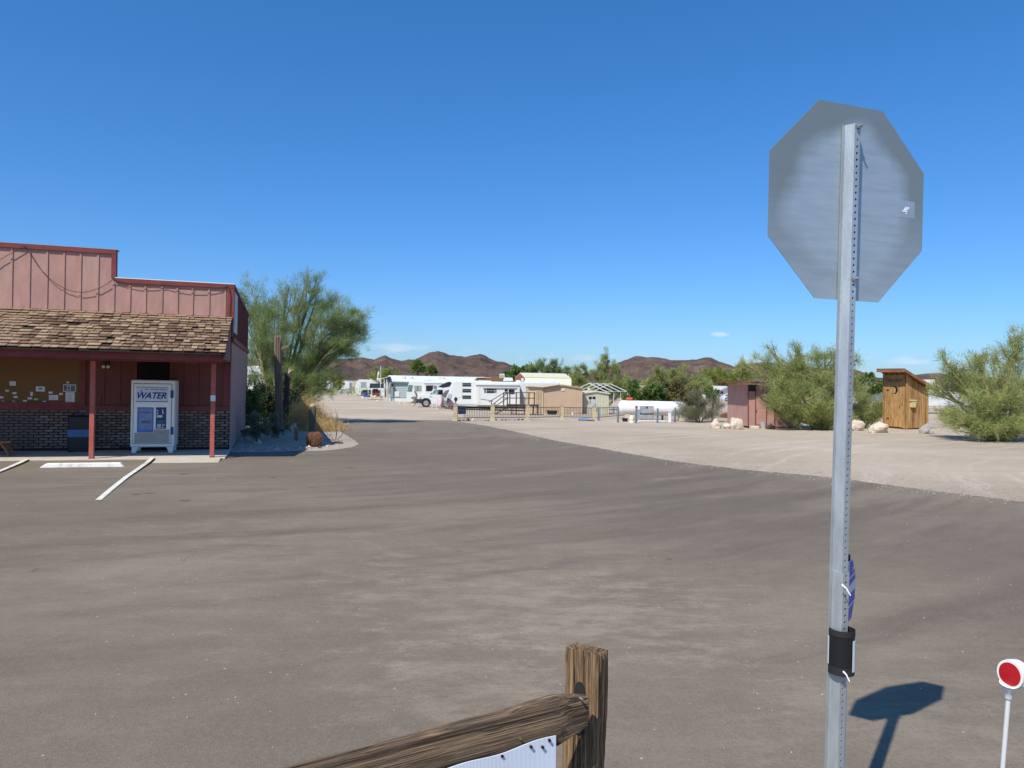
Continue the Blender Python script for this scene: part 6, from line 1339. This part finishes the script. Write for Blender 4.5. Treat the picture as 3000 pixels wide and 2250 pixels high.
# --- deck with stairs
F = fr_at(1515, 1214, rad(1)); k = F.k; o = thing('wooden_deck', 'dark brown raised wooden deck with railings and stairs beside the fifth wheel trailer', 'deck', F.o, F.rot)
part(F, o, 'deck_frame', m_deckw, rect(1486, 1187, 1578, 1191), -.9, 1.0)
for i in range(9): y = -.95+i*.22; a = F.L(1484, 1186, 0); c = F.L(1579, 1187, 0); b = MB(); b.box(a[0], c[0], y, y+.2, a[1]-.0, a[1]+.04); b.build('deck_board', m_deckw, o)
for px, v in ((1476, -.9), (1487, -.9), (1513, -.9), (1550, -.9), (1566, -.9), (1494, 1.0)): b = MB(); a = F.L(px, 1150, v); b.box(a[0]-.045, a[0]+.045, v, v+.09, .3 if px < 1490 else a[1]-(36*k), a[1]); b.build('rail_post', m_deckw, o)
for px in (1500, 1513, 1537, 1563, 1575): b = MB(); a = F.L(px, 1190, -.8); b.box(a[0]-.05, a[0]+.05, -.8, -.7, 0, a[1]); b.build('deck_leg', m_deckw, o)
for y, v in ((1150, -.92), (1166, -.9), (1150, 1.02)): a = F.L(1475 if v < 0 else 1494, y, v); c = F.L(1568, y+.5, v); b = MB(); b.bar((a[0], v, a[1]), (c[0], v, c[1]), .09, .06); b.build('rail', m_deckw, o)
for (xa, ya, xb, yb, v) in ((1432, 1178, 1478, 1150, -.92), (1440, 1188, 1487, 1151, -.35), (1451, 1190, 1487, 1166, -.92), (1441, 1195, 1470, 1178, -.35)): a = F.L(xa, ya, v); c = F.L(xb, yb, v); b = MB(); b.bar((a[0], v, a[1]), (c[0], v, c[1]), .08, .06); b.build('stair_rail', m_deckw, o)
for px, v in ((1440, -.92), (1450, -.35)): a = F.L(px, 1176 if v < -.5 else 1180, v); b = MB(); b.box(a[0]-.04, a[0]+.04, v, v+.08, 0, a[1]); b.build('newel_post', m_deckw, o)
for i in range(6):
    t = i/6; px = 1449+t*38; y = 1211-t*22; a = F.L(px, y, -.6); b = MB(); b.box(a[0], a[0]+7.5*k, -.95, -.1, a[1]-.05, a[1]); b.build('tread', m_deckw, o)
    b = MB(); b.box(a[0]+.02, a[0]+.05, -.93, -.12, max(a[1]-.2, 0), a[1]-.051); b.build('riser', M('riser_wood', (.11, .065, .045), .85) if i == 0 else bpy.data.materials['riser_wood'], o)
# tubs
F = fr_at(1617, 1214.5); b = MB(); k = F.k; b.tube([(0, 0, 0), (0, 0, 12*k)], [13*k, 16*k], 14); b.v = [(p[0], p[1]*.5, p[2]) for p in b.v]; single('black_tub', b, m_black, 'wide black plastic tub in front of the tan shed', 'tub', F.o)
F = fr_at(1677.5, 1216); k = F.k; b = MB(); b.lathe([(3*k, 0), (3.6*k, 9*k)], 12); single('white_bucket', b, m_white, 'small white bucket near the foot of the tan shed', 'bucket', F.o)
F = fr_at(1831, 1235); k = F.k; b = MB(); b.lathe([(7.2*k, 0), (8.4*k, 9*k), (8.6*k, 10*k)], 16); single('black_tub', b, m_black, 'low round black tub left of the white drum under the propane tank', 'tub', F.o, smooth=True)
F = fr_at(1851, 1239); k = F.k; b = MB(); b.lathe([(7.6*k, 0), (7.6*k, 2*k), (7.2*k, 2.5*k), (7.2*k, 11*k), (7.6*k, 12*k), (7.2*k, 13*k), (7.2*k, 22*k), (6.8*k, 22.5*k)], 18); single('white_drum', b, M('stained_white', (.70, .64, .50), .6, var=.08, dirt=(.45, .33, .2), dirtamt=.5), 'stained white drum standing in front of the propane tank', 'drum', F.o, smooth=True)
# --- iron fence with block pillars
pil = [(1334, 1233), (1443, 1231.5), (1545, 1231), (1645, 1228.5), (1741, 1231)]
pg = [G(*p) for p in pil]
fo = thing('iron_fence', 'low black iron picket fence between tan block pillars', 'fence', pg[0], 0)
pg += [G(1850, 1221), G(1960, 1218), G(2020, 1217)]
HP = (1233-1182)*pg[0].y/FPX*.985
blk = MB().box(-.125, .125, -.125, .125, 0, .185).mesh('block', m_cmu, bevel=.008); cap = MB().box(-.13, .13, -.13, .13, 0, .05).mesh('cap', m_cmul, bevel=.01)
for i, g in enumerate(pg[:5]):
    r_ = g-pg[0]; b = MB(); b.box(r_.x-.118, r_.x+.118, r_.y-.118, r_.y+.118, r_.z, r_.z+HP-.03); p_ = b.build('pillar', m_cmul, fo)
    nbk = int((HP-.05)/.196)
    for j in range(nbk): link('block', blk, p_, (r_.x, r_.y, r_.z+.03+j*.196))
    link('cap', cap, p_, (r_.x, r_.y, r_.z+.03+nbk*.196)); b = MB(); b.box(r_.x-.19, r_.x+.19, r_.y-.19, r_.y+.19, r_.z-.05, r_.z+.035); b.build('footing', m_conc, p_, bevel=.01)
pk = MB().box(-.011, .011, -.011, .011, 0, HP*.66).mesh('picket', m_iron)
for i in range(len(pg)-1):
    a = pg[i]-pg[0]; c = pg[i+1]-pg[0]
    for h_ in (.17*HP, .80*HP): b = MB(); b.bar((a.x+.12, a.y, a.z+h_), (c.x-.12, c.y, c.z+h_), .03, .035); b.build('fence_rail', m_iron, fo)
    n = 22
    for j in range(1, n):
        if i == 0 and j < 5: continue
        q = a.lerp(c, j/n); link('picket', pk, fo, (q.x, q.y, q.z+.155*HP))
F = Fr(pg[0], 0); ys_ = (pg[1]-pg[0]); 
pn = thing('metal_art_panel', 'blue grey panel with black scroll ironwork hung at the left end of the iron fence', 'panel', pg[0], math.atan2(ys_.y, ys_.x)); F = Fr(pg[0], math.atan2(ys_.y, ys_.x))
part(F, pn, 'panel', M('slate_blue_panel', (.13, .19, .25), .6, var=.2), rect(1341, 1189, 1365, 1213), .0, .02)
b = MB(); rr = random.Random(2)
for (cx_, cy_, r_) in ((1346, 1193, 3), (1353, 1192, 3.5), (1360, 1193, 3), (1353, 1201, 4), (1349, 1211, 3.5), (1354, 1210, 3), (1360, 1211, 3.2)):
    c_ = F.L(cx_, cy_, -.03); b.tube([(c_[0]+r_*F.k*math.cos(t), -.03, c_[1]+r_*F.k*math.sin(t)) for t in [rr.uniform(0, 2)+q*.7 for q in range(7)]], .012, 5)
b.build('ironwork', m_iron, pn)
b = MB(); a = F.L(1341, 1197, -.02); c = F.L(1365, 1197, -.02); b.bar((a[0], -.02, a[1]), (c[0], -.02, c[1]), .03, .03); b.build('rail', m_iron, pn)
ln_ = thing('pillar_lantern', 'small black lantern on top of the first fence pillar', 'lantern', pg[0]+Vector((0, 0, HP-.0)), 0)
b = MB(); b.lathe([(.09, 0), (.03, .04), (.025, .12), (.07, .15), (.11, .3), (.05, .36), (.01, .42)], 8); b.build('lantern_body', m_iron, ln_)
for i, (px, py, w_, h_, m_) in enumerate([(1345, 1234, 12, 5, 'd'), (1358, 1234, 9, 5, 'd'), (1371, 1234, 15, 9, 'd'), (1385, 1234, 12, 8, 'p'), (1423, 1233, 5, 3, 'd'), (1431, 1233, 6, 4, 'd'), (1453, 1232, 6, 5, 'd'), (1461, 1232, 6, 4, 'p'), (1471, 1232, 7, 5, 'd'), (1482, 1232, 6, 4, 'd'), (1492, 1231, 7, 4, 'p'), (1507, 1231, 6, 3, 'p'), (1520, 1231, 8, 4, 'd'), (1531, 1231, 7, 4, 'd')]):
    side = 'left' if i < 4 else ('middle' if i < 6 else 'right')
    labs = ['low dark rock touching the first fence pillar on its right', 'squat dark rock, second from the first fence pillar', 'largest dark rock at the fence foot, with a peaked top', 'cream rock beside the peaked dark rock at the fence foot', 'tiny dark rock left of the second fence pillar', 'slanted dark rock just left of the second fence pillar', 'dark rock just right of the second fence pillar', 'small pale rock, second to the right of the second fence pillar', 'peaked dark rock, third to the right of the second fence pillar', 'dark rock midway between second and third fence pillars', 'pale rock just right of the midway point between second and third pillars', 'flat pale rock before the third fence pillar', 'dark flat rock, second from the third fence pillar on its left', 'dark rock nearest the third fence pillar on its left']
    rock((px, py), w_, h_, labs[i], m_rockd if m_ == 'd' else m_rock, seed=100+i, group='rocks along the fence foot')
F = fr_at(1718, 1233); o = thing('pipe_pile', 'blue pipes and a brown plank lying on the gravel beside the fifth fence pillar', 'pipes', F.o, 0); k = F.k
for i, (xa, ya, xb, yb) in enumerate(((1694, 1231, 1738, 1229), (1700, 1227, 1728, 1226), (1696, 1229, 1720, 1225))): a = F.L(xa, ya, i*.12-.1); c = F.L(xb, yb, i*.12-.1); b = MB(); b.cyl((a[0], i*.12-.1, .05+i*.03), (c[0], i*.12-.06, .07+i*.03), .045, 8); b.build('pipe', M('blue_pipe', (.13, .23, .36), .4) if i == 0 else bpy.data.materials['blue_pipe'], o, smooth=True)
b = MB(); a = F.L(1720, 1231, -.2); c = F.L(1743, 1231, -.2); b.box(a[0], c[0], -.25, -.1, .0, .06); b.build('plank', m_deckw, o)
# --- bollards
bl_ = [(1753.5, 1233, 1192, 'blue grey steel bollard beside the fifth fence pillar'), (1810, 1238, 1192, 'blue grey bollard at the left end of the propane tank'), (1863, 1240, 1197, 'blue grey bollard between the white drum and the steel cabinet'), (1926, 1239, 1197, 'blue grey bollard just right of the steel dispenser cabinet'), (1977, 1238, 1195, 'blue grey bollard near the right end of the propane tank'), (2039, 1238, 1193, 'blue grey bollard standing clear to the right of the propane tank'), (2086, 1233, 1194, 'blue grey bollard nearest the broken pale boulders')]
for (px, yb, yt, lab) in bl_:
    g = G(px, yb); h_ = P(px, yt, g.y).z-g.z; r_ = 2.6*g.y/FPX
    b = MB(); b.lathe([(r_, -.05), (r_, h_-.03), (r_*.8, h_+.0), (r_*.3, h_+.03)], 14); single('bollard', b, m_bolp, lab, 'bollard', g, group='blue grey bollards around the propane tank', smooth=True)
# --- propane tank
F = fr_at(1905, 1231, rad(-6)); o = thing('propane_tank', 'long white horizontal propane tank with red valve cover behind the bollards', 'tank', F.o, F.rot)
xl, zt = F.L(1810, 1175, .0); xr = F.L(2011.5, 1176, 0)[0]; zt = F.L(1905, 1174.5, 0)[1]; zb3 = F.L(1905, 1217, 0)[1]; R = (zt-zb3)/2; zc = (zt+zb3)/2
b = MB(); n = 32; prof = [(math.sin(t*math.pi/16)*R, xl+.55*R*1.25*(1-math.cos(t*math.pi/16))) for t in range(0, 9)]+[(math.sin((8-t)*math.pi/16)*R, xr-.55*R*1.25*(1-math.cos((8-t)*math.pi/16))) for t in range(0, 9)]
vs = []; fs = []
for (r_, x) in prof:
    for j in range(n): a = 2*math.pi*j/n; vs.append((x, max(r_, .002)*math.cos(a), zc+max(r_, .002)*math.sin(a)))
for i in range(len(prof)-1):
    for j in range(n): fs.append((i*n+j, i*n+(j+1) % n, (i+1)*n+(j+1) % n, (i+1)*n+j))
b.add(vs, fs); b.build('tank_shell', m_tank, o, smooth=True)
b = MB(); x = F.L(1843.5, 1170, 0)[0]; b.tube([(x-.22, 0, zt+.08), (x+.22, 0, zt+.08)], [.13, .14], 14); b.box(x-.24, x+.24, -.12, .12, zt-.05, zt+.06); b.build('valve_cover', M('valve_red', (.40, .07, .04), .5, var=.2), o, bevel=.01)
for x0, x1 in ((1829, 1845), (1988, 2005)): a = F.L(x0, 1226, 0)[0]; c = F.L(x1, 1226, 0)[0]; b = MB(); b.box(a, c, -.3, .35, -.02, zb3+.08); b.build('saddle', m_conc, o, bevel=.01)
x0 = F.L(1866, 1200, -R)[0]
text('PROPANE', o, F.L(1841, 1182, -R*.85)[0], F.L(1861, 1182, -R*.85)[0], zc+R*.52, zc+R*.66, -R*.86, M('faded_red_print', (.62, .30, .27), .5, var=.1)); text('NO SMOKING', o, F.L(1875, 1182, -R*.85)[0], F.L(1903, 1182, -R*.85)[0], zc+R*.46, zc+R*.62, -R*.885, bpy.data.materials['faded_red_print'])
F2 = fr_at(1893, 1234, rad(-6)); o = thing('dispenser_cabinet', 'stainless steel propane dispenser cabinet in front of the white tank', 'cabinet', F2.o, F2.rot)
m_ss = M('stainless', (.42, .41, .38), .35, metal=.5, var=.45, scale=3.2, dirt=(.35, .42, .55), dirtamt=.5, dscale=4)
part(F2, o, 'cabinet_body', m_steel, rect(1867, 1190, 1915, 1231), -.02, .5); part(F2, o, 'upper_door', m_ss, rect(1875.5, 1191, 1914.5, 1211), -.05, -.021); part(F2, o, 'lower_door', m_ss, rect(1875.5, 1215, 1914, 1229), -.05, -.021); part(F2, o, 'gap', m_iron, rect(1875, 1211.3, 1915, 1214.5), -.04, -.021)
part(F2, o, 'blue_decal', M('decal_blue', (.10, .15, .45), .4), [(1876, 1211), (1881, 1211), (1878.5, 1204)], -.056, -.051); part(F2, o, 'handle', m_iron, rect(1893, 1191, 1898, 1196), -.08, -.051); part(F2, o, 'base', m_iron, rect(1867, 1231.3, 1914, 1234), .0, .45)
part(F2, o, 'red_hose_reel', M('hose_red', (.42, .06, .09), .5), rect(1861, 1188, 1868, 1196), -.1, .1, .03); part(F2, o, 'label_plate', m_white, rect(1868, 1189, 1874, 1200), -.04, -.021)
b = MB(); a = F2.L(1861, 1173, .3); c = F2.L(1872, 1190, 0); b.tube([(a[0], .3, a[1]), (c[0], .1, c[1])], .015, 6); b.build('pipe', m_steel, o)
F2 = fr_at(1963, 1238); o = thing('white_post', 'short square white post with a keyhole plate before the propane tank', 'post', F2.o, 0); part(F2, o, 'post', m_white, rect(1959, 1205, 1966.5, 1237.5), -.1, .1, .01); part(F2, o, 'post_cap', m_white, rect(1957.5, 1202.5, 1967.5, 1204.8), -.13, .13); part(F2, o, 'lock_plate', m_iron, rect(1962, 1208, 1963.5, 1211), -.12, -.101)
b = MB(); a = G(1869, 1236.5); c = G(1958, 1237); b.tube([(0, 0, .06), tuple(c-a+Vector((0, 0, .06)))], .055, 8); single('white_pipe', b, m_white, 'white pipe lying along the ground below the steel cabinet', 'pipe', a, smooth=True)
F2 = fr_at(1941, 1233); b = MB(); k = F2.k; b.box(-2.5*k, 2.5*k, 0, .15, 0, 16*k); single('dark_post', b, m_grill, 'short dark square post under the middle of the propane tank', 'post', F2.o)
# --- pink shed
F = fr_at(2215, 1254, rad(4)); o = thing('pink_shed', 'small pink shed with a thin flat red roof behind the drooping palo verde', 'shed', F.o, F.rot)
part(F, o, 'wall', m_pink, [(2192, 1249), (2346, 1253), (2346, 1130), (2193, 1127)], 0, 3.2); part(F, o, 'upper_screen', m_iron, [(2194, 1146), (2214, 1147), (2214, 1128), (2194, 1127.5)], -.02, -.001)
part(F, o, 'roof', m_redtrim, [(2173, 1121.5), (2370, 1124), (2370, 1120), (2173, 1117.5)], -.6, 3.4)
d_ = part(F, o, 'door', M('door_pink', (.46, .26, .21), .75, var=.06), rect(2215.5, 1148, 2244, 1244), -.03, -.001)
for r_ in (rect(2219, 1205, 2228, 1224), rect(2231, 1205, 2240, 1224), rect(2219, 1160, 2228, 1196), rect(2231, 1160, 2240, 1196)): part(F, d_, 'door_panel', m_pink, r_, -.04, -.031)
part(F, d_, 'handle', m_redtrim, rect(2215, 1200, 2217, 1205), -.08, -.041)
for x0 in (2191.3, 2213, 2244.5, 2269): part(F, o, 'trim_board', m_redtrim, rect(x0, 1128, x0+2, 1249), -.05, -.0015)
# --- outhouse
cf = G(2653.5, 1258); al = rad(-27)
go = Fr(cf, 0)
ax = math.atan2(1, 1)
# local x to the right along the side wall, the front faces left of it; corner post at origin
th = rad(24); sx_ = Vector((math.cos(th), math.sin(th), 0)); ph = rad(24)+math.pi/2; F = Fr(cf, th)   # side wall along +x at y=0 ; front wall along +y at x=0 is not seen, so front goes to -x side
o = thing('wooden_outhouse', 'tall wooden outhouse with a crescent moon door and steep lean to roof', 'outhouse', cf, 0)
k = cf.y/FPX
fd_ = rad(180-24)                                    # the front wall runs to the left and slightly away
e1 = Vector((math.cos(rad(110)), math.sin(rad(110)), 0))
e2 = Vector((-e1.y, e1.x, 0)); e2 = e2 if e2.y > 0 else -e2
def wallpt(e, px, py):                               # distance along wall direction e and height for a pixel
    d = ray(px, py); n3 = Vector((e.y, -e.x, 0)); oo = Vector((0, 0, HC)); t = (cf-oo).dot(n3)/d.dot(n3); p = oo+d*t-cf; return p.dot(e), p.z
def ow(e, pts, o0, o1, name, mat, parent=o, bevel=0.0):   # prism on a wall, offset outwards o0..o1
    nq = len(pts); out = Vector((e.y, -e.x, 0)); out = out if out.y < 0 or (abs(out.y) < .6 and out.dot(Vector((0, -1, 0))) > 0) else -out
    ps = [wallpt(e, *p) for p in pts]; b = MB()
    b.add([tuple(e*s+out*o0+Vector((0, 0, z))) for s, z in ps]+[tuple(e*s+out*o1+Vector((0, 0, z))) for s, z in ps], [tuple(range(nq)), tuple(range(2*nq-1, nq-1, -1))]+[(i, i+nq, (i+1) % nq+nq, (i+1) % nq) for i in range(nq)])
    return b.build(name, mat, parent, bevel=bevel)
m_out = wood_mat('outhouse_wood', (.40, .225, .085), (.17, .075, .025), (.62, .42, .19), (6, 6, .55), 1.6, .5, .12)
m_outd = wood_mat('outhouse_door_wood', (.42, .235, .085), (.18, .08, .025), (.66, .45, .21), (5, 5, .45), 2.4, .5)
m_outr = wood_mat('rafter_wood', (.30, .13, .05), (.15, .06, .02), (.42, .22, .1), (2, 2, 2), 2, .4)
slw, _ = wallpt(e1, 2587.5, 1180); srt, _ = wallpt(e2, 2718, 1180)
# body core (slightly inside the boards)
zA = wallpt(e1, 2650, 1096)[1]; zB = wallpt(e2, 2718, 1142)[1]
b = MB(); q0 = Vector((0, 0, 0)); q1 = e1*slw; q2 = e1*slw+e2*srt; q3 = e2*srt
ins = (q1+q3)/2
def tw(q): return q+(ins-q)*.02
b.add([tuple(tw(q)) for q in (q0, q1, q2, q3)]+[tuple(tw(q)+Vector((0, 0, z))) for q, z in ((q0, zA), (q1, zA), (q2, zB), (q3, zB))], [(0, 1, 2, 3), (7, 6, 5, 4), (0, 4, 5, 1), (1, 5, 6, 2), (2, 6, 7, 3), (3, 7, 4, 0)]); b.build('inner_wall', m_deckw, o)
def top_side(px): return 1098+(px-2656)*(1142-1098)/(2718-2656)*1.0
xs_ = [2658, 2667, 2674, 2683, 2691, 2699, 2708, 2716.5]
for i in range(len(xs_)-1): ow(e2, [(xs_[i]+.25, 1252), (xs_[i+1]-.25, 1251.5), (xs_[i+1]-.25, top_side(xs_[i+1])), (xs_[i]+.25, top_side(xs_[i]))], .0, .02+.004*(i % 2), 'plank', m_out)
ow(e2, [(2653, 1256), (2659, 1255.5), (2659, 1096), (2653.5, 1095)], .001, .05, 'corner_post', m_out); ow(e2, [(2713.5, 1253), (2718, 1252.5), (2718.5, 1140), (2714, 1138)], .021, .045, 'corner_post', m_out)
ow(e2, [(2659, 1254.5), (2713, 1253), (2713, 1250), (2659, 1251)], .025, .045, 'bottom_rail', m_out)
ow(e1, [(2587, 1247), (2592, 1248), (2593.5, 1095), (2588.5, 1095)], .0, .05, 'corner_post', m_out); ow(e1, [(2645, 1254.5), (2652.5, 1256), (2653, 1095), (2647, 1095)], .0, .05, 'corner_post', m_out)
ow(e1, [(2592, 1111), (2647, 1111), (2647, 1097), (2592, 1097)], .001, .02, 'transom', m_out)
ow(e1, [(2592.2, 1247), (2597, 1248), (2598, 1114), (2593.2, 1114)], .001, .03, 'door_frame', m_out); ow(e1, [(2640.5, 1252), (2645, 1253.5), (2646.5, 1114), (2642, 1114)], .001, .03, 'door_frame', m_out); ow(e1, [(2593.3, 1116.5), (2646.5, 1116.5), (2646.6, 1112), (2593.3, 1112)], .0305, .045, 'door_head', m_out)
door = ow(e1, [(2597.3, 1247.5), (2640.2, 1251.5), (2641.5, 1118), (2598.3, 1118)], .001, .024, 'door', m_outd)
mo = [(2620, 1131)]+[(2620+11*math.sin(t)*.95+1.0, 1142.5-12.0*math.cos(t)) for t in np.linspace(.25, 2.9, 9)]+[(2615.5, 1154)]+[(2617.5+8.0*math.sin(t), 1143-10.5*math.cos(t)) for t in np.linspace(2.6, .4, 8)]
ow(e1, mo, .0245, .0275, 'crescent_moon', m_black, door)
for y0 in (1140, 1223): ow(e1, [(2598.5, y0+5), (2601, y0+6), (2601, y0+3.6), (2606, y0+4.5), (2606, y0+1.5), (2598.5, y0)], .0245, .033, 'hinge', m_iron, door)
ow(e1, [(2643, 1183.5), (2646.5, 1183.5), (2644.5, 1189)], .0505, .056, 'latch', m_iron); ow(e1, [(2634.5, 1191), (2638, 1190), (2636.5, 1195)], .0245, .03, 'latch', m_iron, door)
ow(e2, [(2664.5, 1193), (2676.5, 1193), (2677, 1173), (2665, 1173)], .03, .16, 'pale_box_body', M('pale_yellow_wood', (.62, .50, .20), .7, var=.1)); ow(e2, [(2662.5, 1174), (2677.5, 1174), (2677.5, 1171), (2662.5, 1171)], .03, .19, 'pale_box_lid', M('pale_lid', (.68, .58, .33), .7))
# roof: high at the front with a deep overhang, falling to the back
out1 = Vector((e1.y, -e1.x, 0)); out1 = out1 if out1.y < 0 else -out1
def rp3(s1, s2, z): return e1*s1+e2*s2+Vector((0, 0, z))
def solve(px, py, s2):                               # point on vertical plane parallel to the front wall, offset s2 towards e2
    d = ray(px, py); oo = Vector((0, 0, HC)); n3 = e2; t = (cf+e2*s2-oo).dot(n3)/d.dot(n3); p = oo+d*t-cf; return p.dot(e1), p.z
ov = -.55
sL, zF = solve(2568, 1080, ov); sR, zF2 = solve(2658, 1079, ov); zF = zF2
bk = srt+.38; sRb, zBk = solve(2741, 1140, bk)
sRR = (sR+sRb)/2; thk = .035
b = MB(); A_ = [rp3(sL, ov, zF), rp3(sRR, ov, zF), rp3(sRR, bk, zBk), rp3(sL, bk, zBk)]
b.add([tuple(p) for p in A_]+[tuple(p-Vector((0, 0, thk))) for p in A_], [(0, 1, 2, 3), (7, 6, 5, 4), (0, 4, 5, 1), (1, 5, 6, 2), (2, 6, 7, 3), (3, 7, 4, 0)]); b.build('roof', M('roof_felt', (.10, .11, .13), .6, var=.2), o)
b = MB()
for (p, q) in ((A_[0], A_[1]),): b.bar(tuple(p-Vector((0, 0, .12))+e2*.03), tuple(q-Vector((0, 0, .12))+e2*.03), .045, .16)
b.build('front_fascia', m_outr, o)
b = MB(); b.bar(tuple(A_[1]-Vector((0, 0, .10))+e1*.02+e2*.03), tuple(A_[2]-Vector((0, 0, .10))+e1*.02), .045, .12); b.build('rake_board', m_outr, o)
for s in np.linspace(sL-.15, sRR+.2, 5): b = MB(); b.bar(tuple(rp3(s, ov+.08, zF-.10)), tuple(rp3(s, bk-.05, zBk-.10)), .05, .11); b.build('rafter', m_outr, o)
sb = MB(); g0 = G(2590, 1254)-cf
for (za, zb4, gr_) in ((-.16, 0.0, .22),):
    P4 = [rp3(-gr_, -gr_, 0), rp3(slw+gr_*.6, -gr_, 0), rp3(slw+gr_*.6, srt+gr_, 0), rp3(-gr_, srt+gr_, 0)]
    sb.add([tuple(p+Vector((0, 0, za))) for p in P4]+[tuple(p+Vector((0, 0, -.005))) for p in P4], [(0, 1, 2, 3), (7, 6, 5, 4), (0, 4, 5, 1), (1, 5, 6, 2), (2, 6, 7, 3), (3, 7, 4, 0)])
sb.build('concrete_pad', m_conc, o, bevel=.015)
# --- white lilac trimmed house and neighbours
F = at_dist(2110, 135); o = thing('white_house', 'low white house with lilac trim on its gable, half hidden by bushes', 'house', F.o, 0)
hw = M('house_white', (.68, .66, .68), .7, var=.05); ll = M('lilac_trim', (.34, .28, .42), .7)
part(F, o, 'wall', hw, [(2046, 1178), (2215, 1178), (2215, 1150), (2160, 1148), (2132, 1135), (2105, 1146), (2046, 1146)], 0, 8); part(F, o, 'roof', m_roofw, [(2040, 1147), (2110, 1147), (2132, 1134), (2128, 1131), (2066, 1131)], -.4, 8.4)
part(F, o, 'trim', ll, [(2104, 1149), (2132, 1135.5), (2162, 1150), (2190, 1152), (2190, 1149.5), (2163, 1147), (2132, 1132.5), (2104, 1146)], -.6, -.41); part(F, o, 'window', m_darkglass, rect(2111, 1147, 2119, 1154), -.1, -.001); part(F, o, 'doorway', m_purple, rect(2126, 1156, 2131, 1170), -.1, -.001); part(F, o, 'doorway', m_concg, rect(2158, 1155, 2161, 1172), -.1, -.001)
F = at_dist(2145, 118); o = thing('white_car', 'white car parked in front of the lilac trimmed house', 'car', F.o, 0)
part(F, o, 'body', m_rvw, [(2124, 1171), (2153, 1171), (2153, 1165), (2148, 1162), (2132, 1162), (2125, 1167)], 0, 1.8, .06); part(F, o, 'window', m_darkglass, [(2131, 1166), (2147, 1166), (2146, 1163.4), (2133, 1163.4)], -.03, -.001)
for px in (2130, 2147): c = F.L(px, 1170, 0); wheel(o, (c[0], 0, .33), .34, .22)
F = at_dist(2530, 120); o = thing('covered_trailer', 'trailer under pale camouflage netting beyond the bush left of the outhouse', 'trailer', F.o, 0)
part(F, o, 'netting', M('pale_netting', (.50, .52, .43), .85, var=.5, scale=1.4, bump=.9, bscale=2), [(2485, 1178), (2595, 1178), (2595, 1152), (2580, 1143), (2560, 1147), (2540, 1144), (2520, 1150), (2500, 1143), (2485, 1146)], 0, 4)
part(F, o, 'white_roof', m_roofw, [(2500, 1145), (2595, 1150), (2595, 1143), (2500, 1141)], 1, 3)
F = at_dist(2725, 70); o = thing('camper', 'white camper roof and side showing through branches right of the outhouse', 'camper', F.o, 0)
part(F, o, 'body', m_rvw, [(2705, 1190), (2810, 1190), (2810, 1152), (2790, 1146), (2705, 1148)], 0, 3, .05); part(F, o, 'roof_unit', m_rvc, rect(2712, 1112, 2740, 1123), .5, 1.5, .05); part(F, o, 'roof_pod', m_rvw, [(2705, 1147.5), (2760, 1146), (2748, 1124), (2705, 1123.5)], .3, 2.5, .05)
for x0, x1, ya, lab, Yd in ((700, 792, 1072, 'white trailer glimpsed between the store end wall and the dead saguaro', 70), (946, 968, 1116, 'far white trailer end peeking out right of the big palo verde', 200)):
    F = at_dist((x0+x1)/2, Yd); o = thing('travel_trailer', lab, 'trailer', F.o, 0); F.o.z = gz(F.o.x, Yd)
    yb = 1117+2*FPX/Yd; part(F, o, 'body', m_rvw, rect(x0, ya, x1, yb), 0, 3, .05); part(F, o, 'window', m_darkglass, rect(x0+(x1-x0)*.3, ya+(yb-ya)*.25, x0+(x1-x0)*.55, ya+(yb-ya)*.45), -.03, -.001)
F = at_dist(1010, 250); o = thing('travel_trailer', 'distant white trailer roof behind the tree beside the silver car', 'trailer', F.o, 0); part(F, o, 'body', m_rvw, [(998, 1140), (1024, 1140), (1024, 1122), (1016, 1117), (998, 1117)], 0, 4, .1); part(F, o, 'window', m_darkglass, rect(1004, 1122, 1010, 1127), -.05, -.001)
# chain link fence by the field: posts and rails
fo = thing('field_fence', 'thin wire field fence crossing behind the brush left of the pink shed', 'fence', G(1990, 1222), 0)
a = G(2040, 1214); c = G(2192, 1216); b0 = G(1990, 1222)
for i in range(7): q = a.lerp(c, i/6)-b0; b = MB(); b.cyl((q.x, q.y, q.z), (q.x, q.y, q.z+1.3), .03, 6); b.build('fence_post', m_galv, fo)
for h_ in (.1, .4, .7, 1.0, 1.27): b = MB(); qa = a-b0; qc = c-b0; b.tube([(qa.x, qa.y, qa.z+h_), (qc.x, qc.y, qc.z+h_)], .012 if h_ < 1.2 else .02, 4); b.build('wire', m_galv, fo)
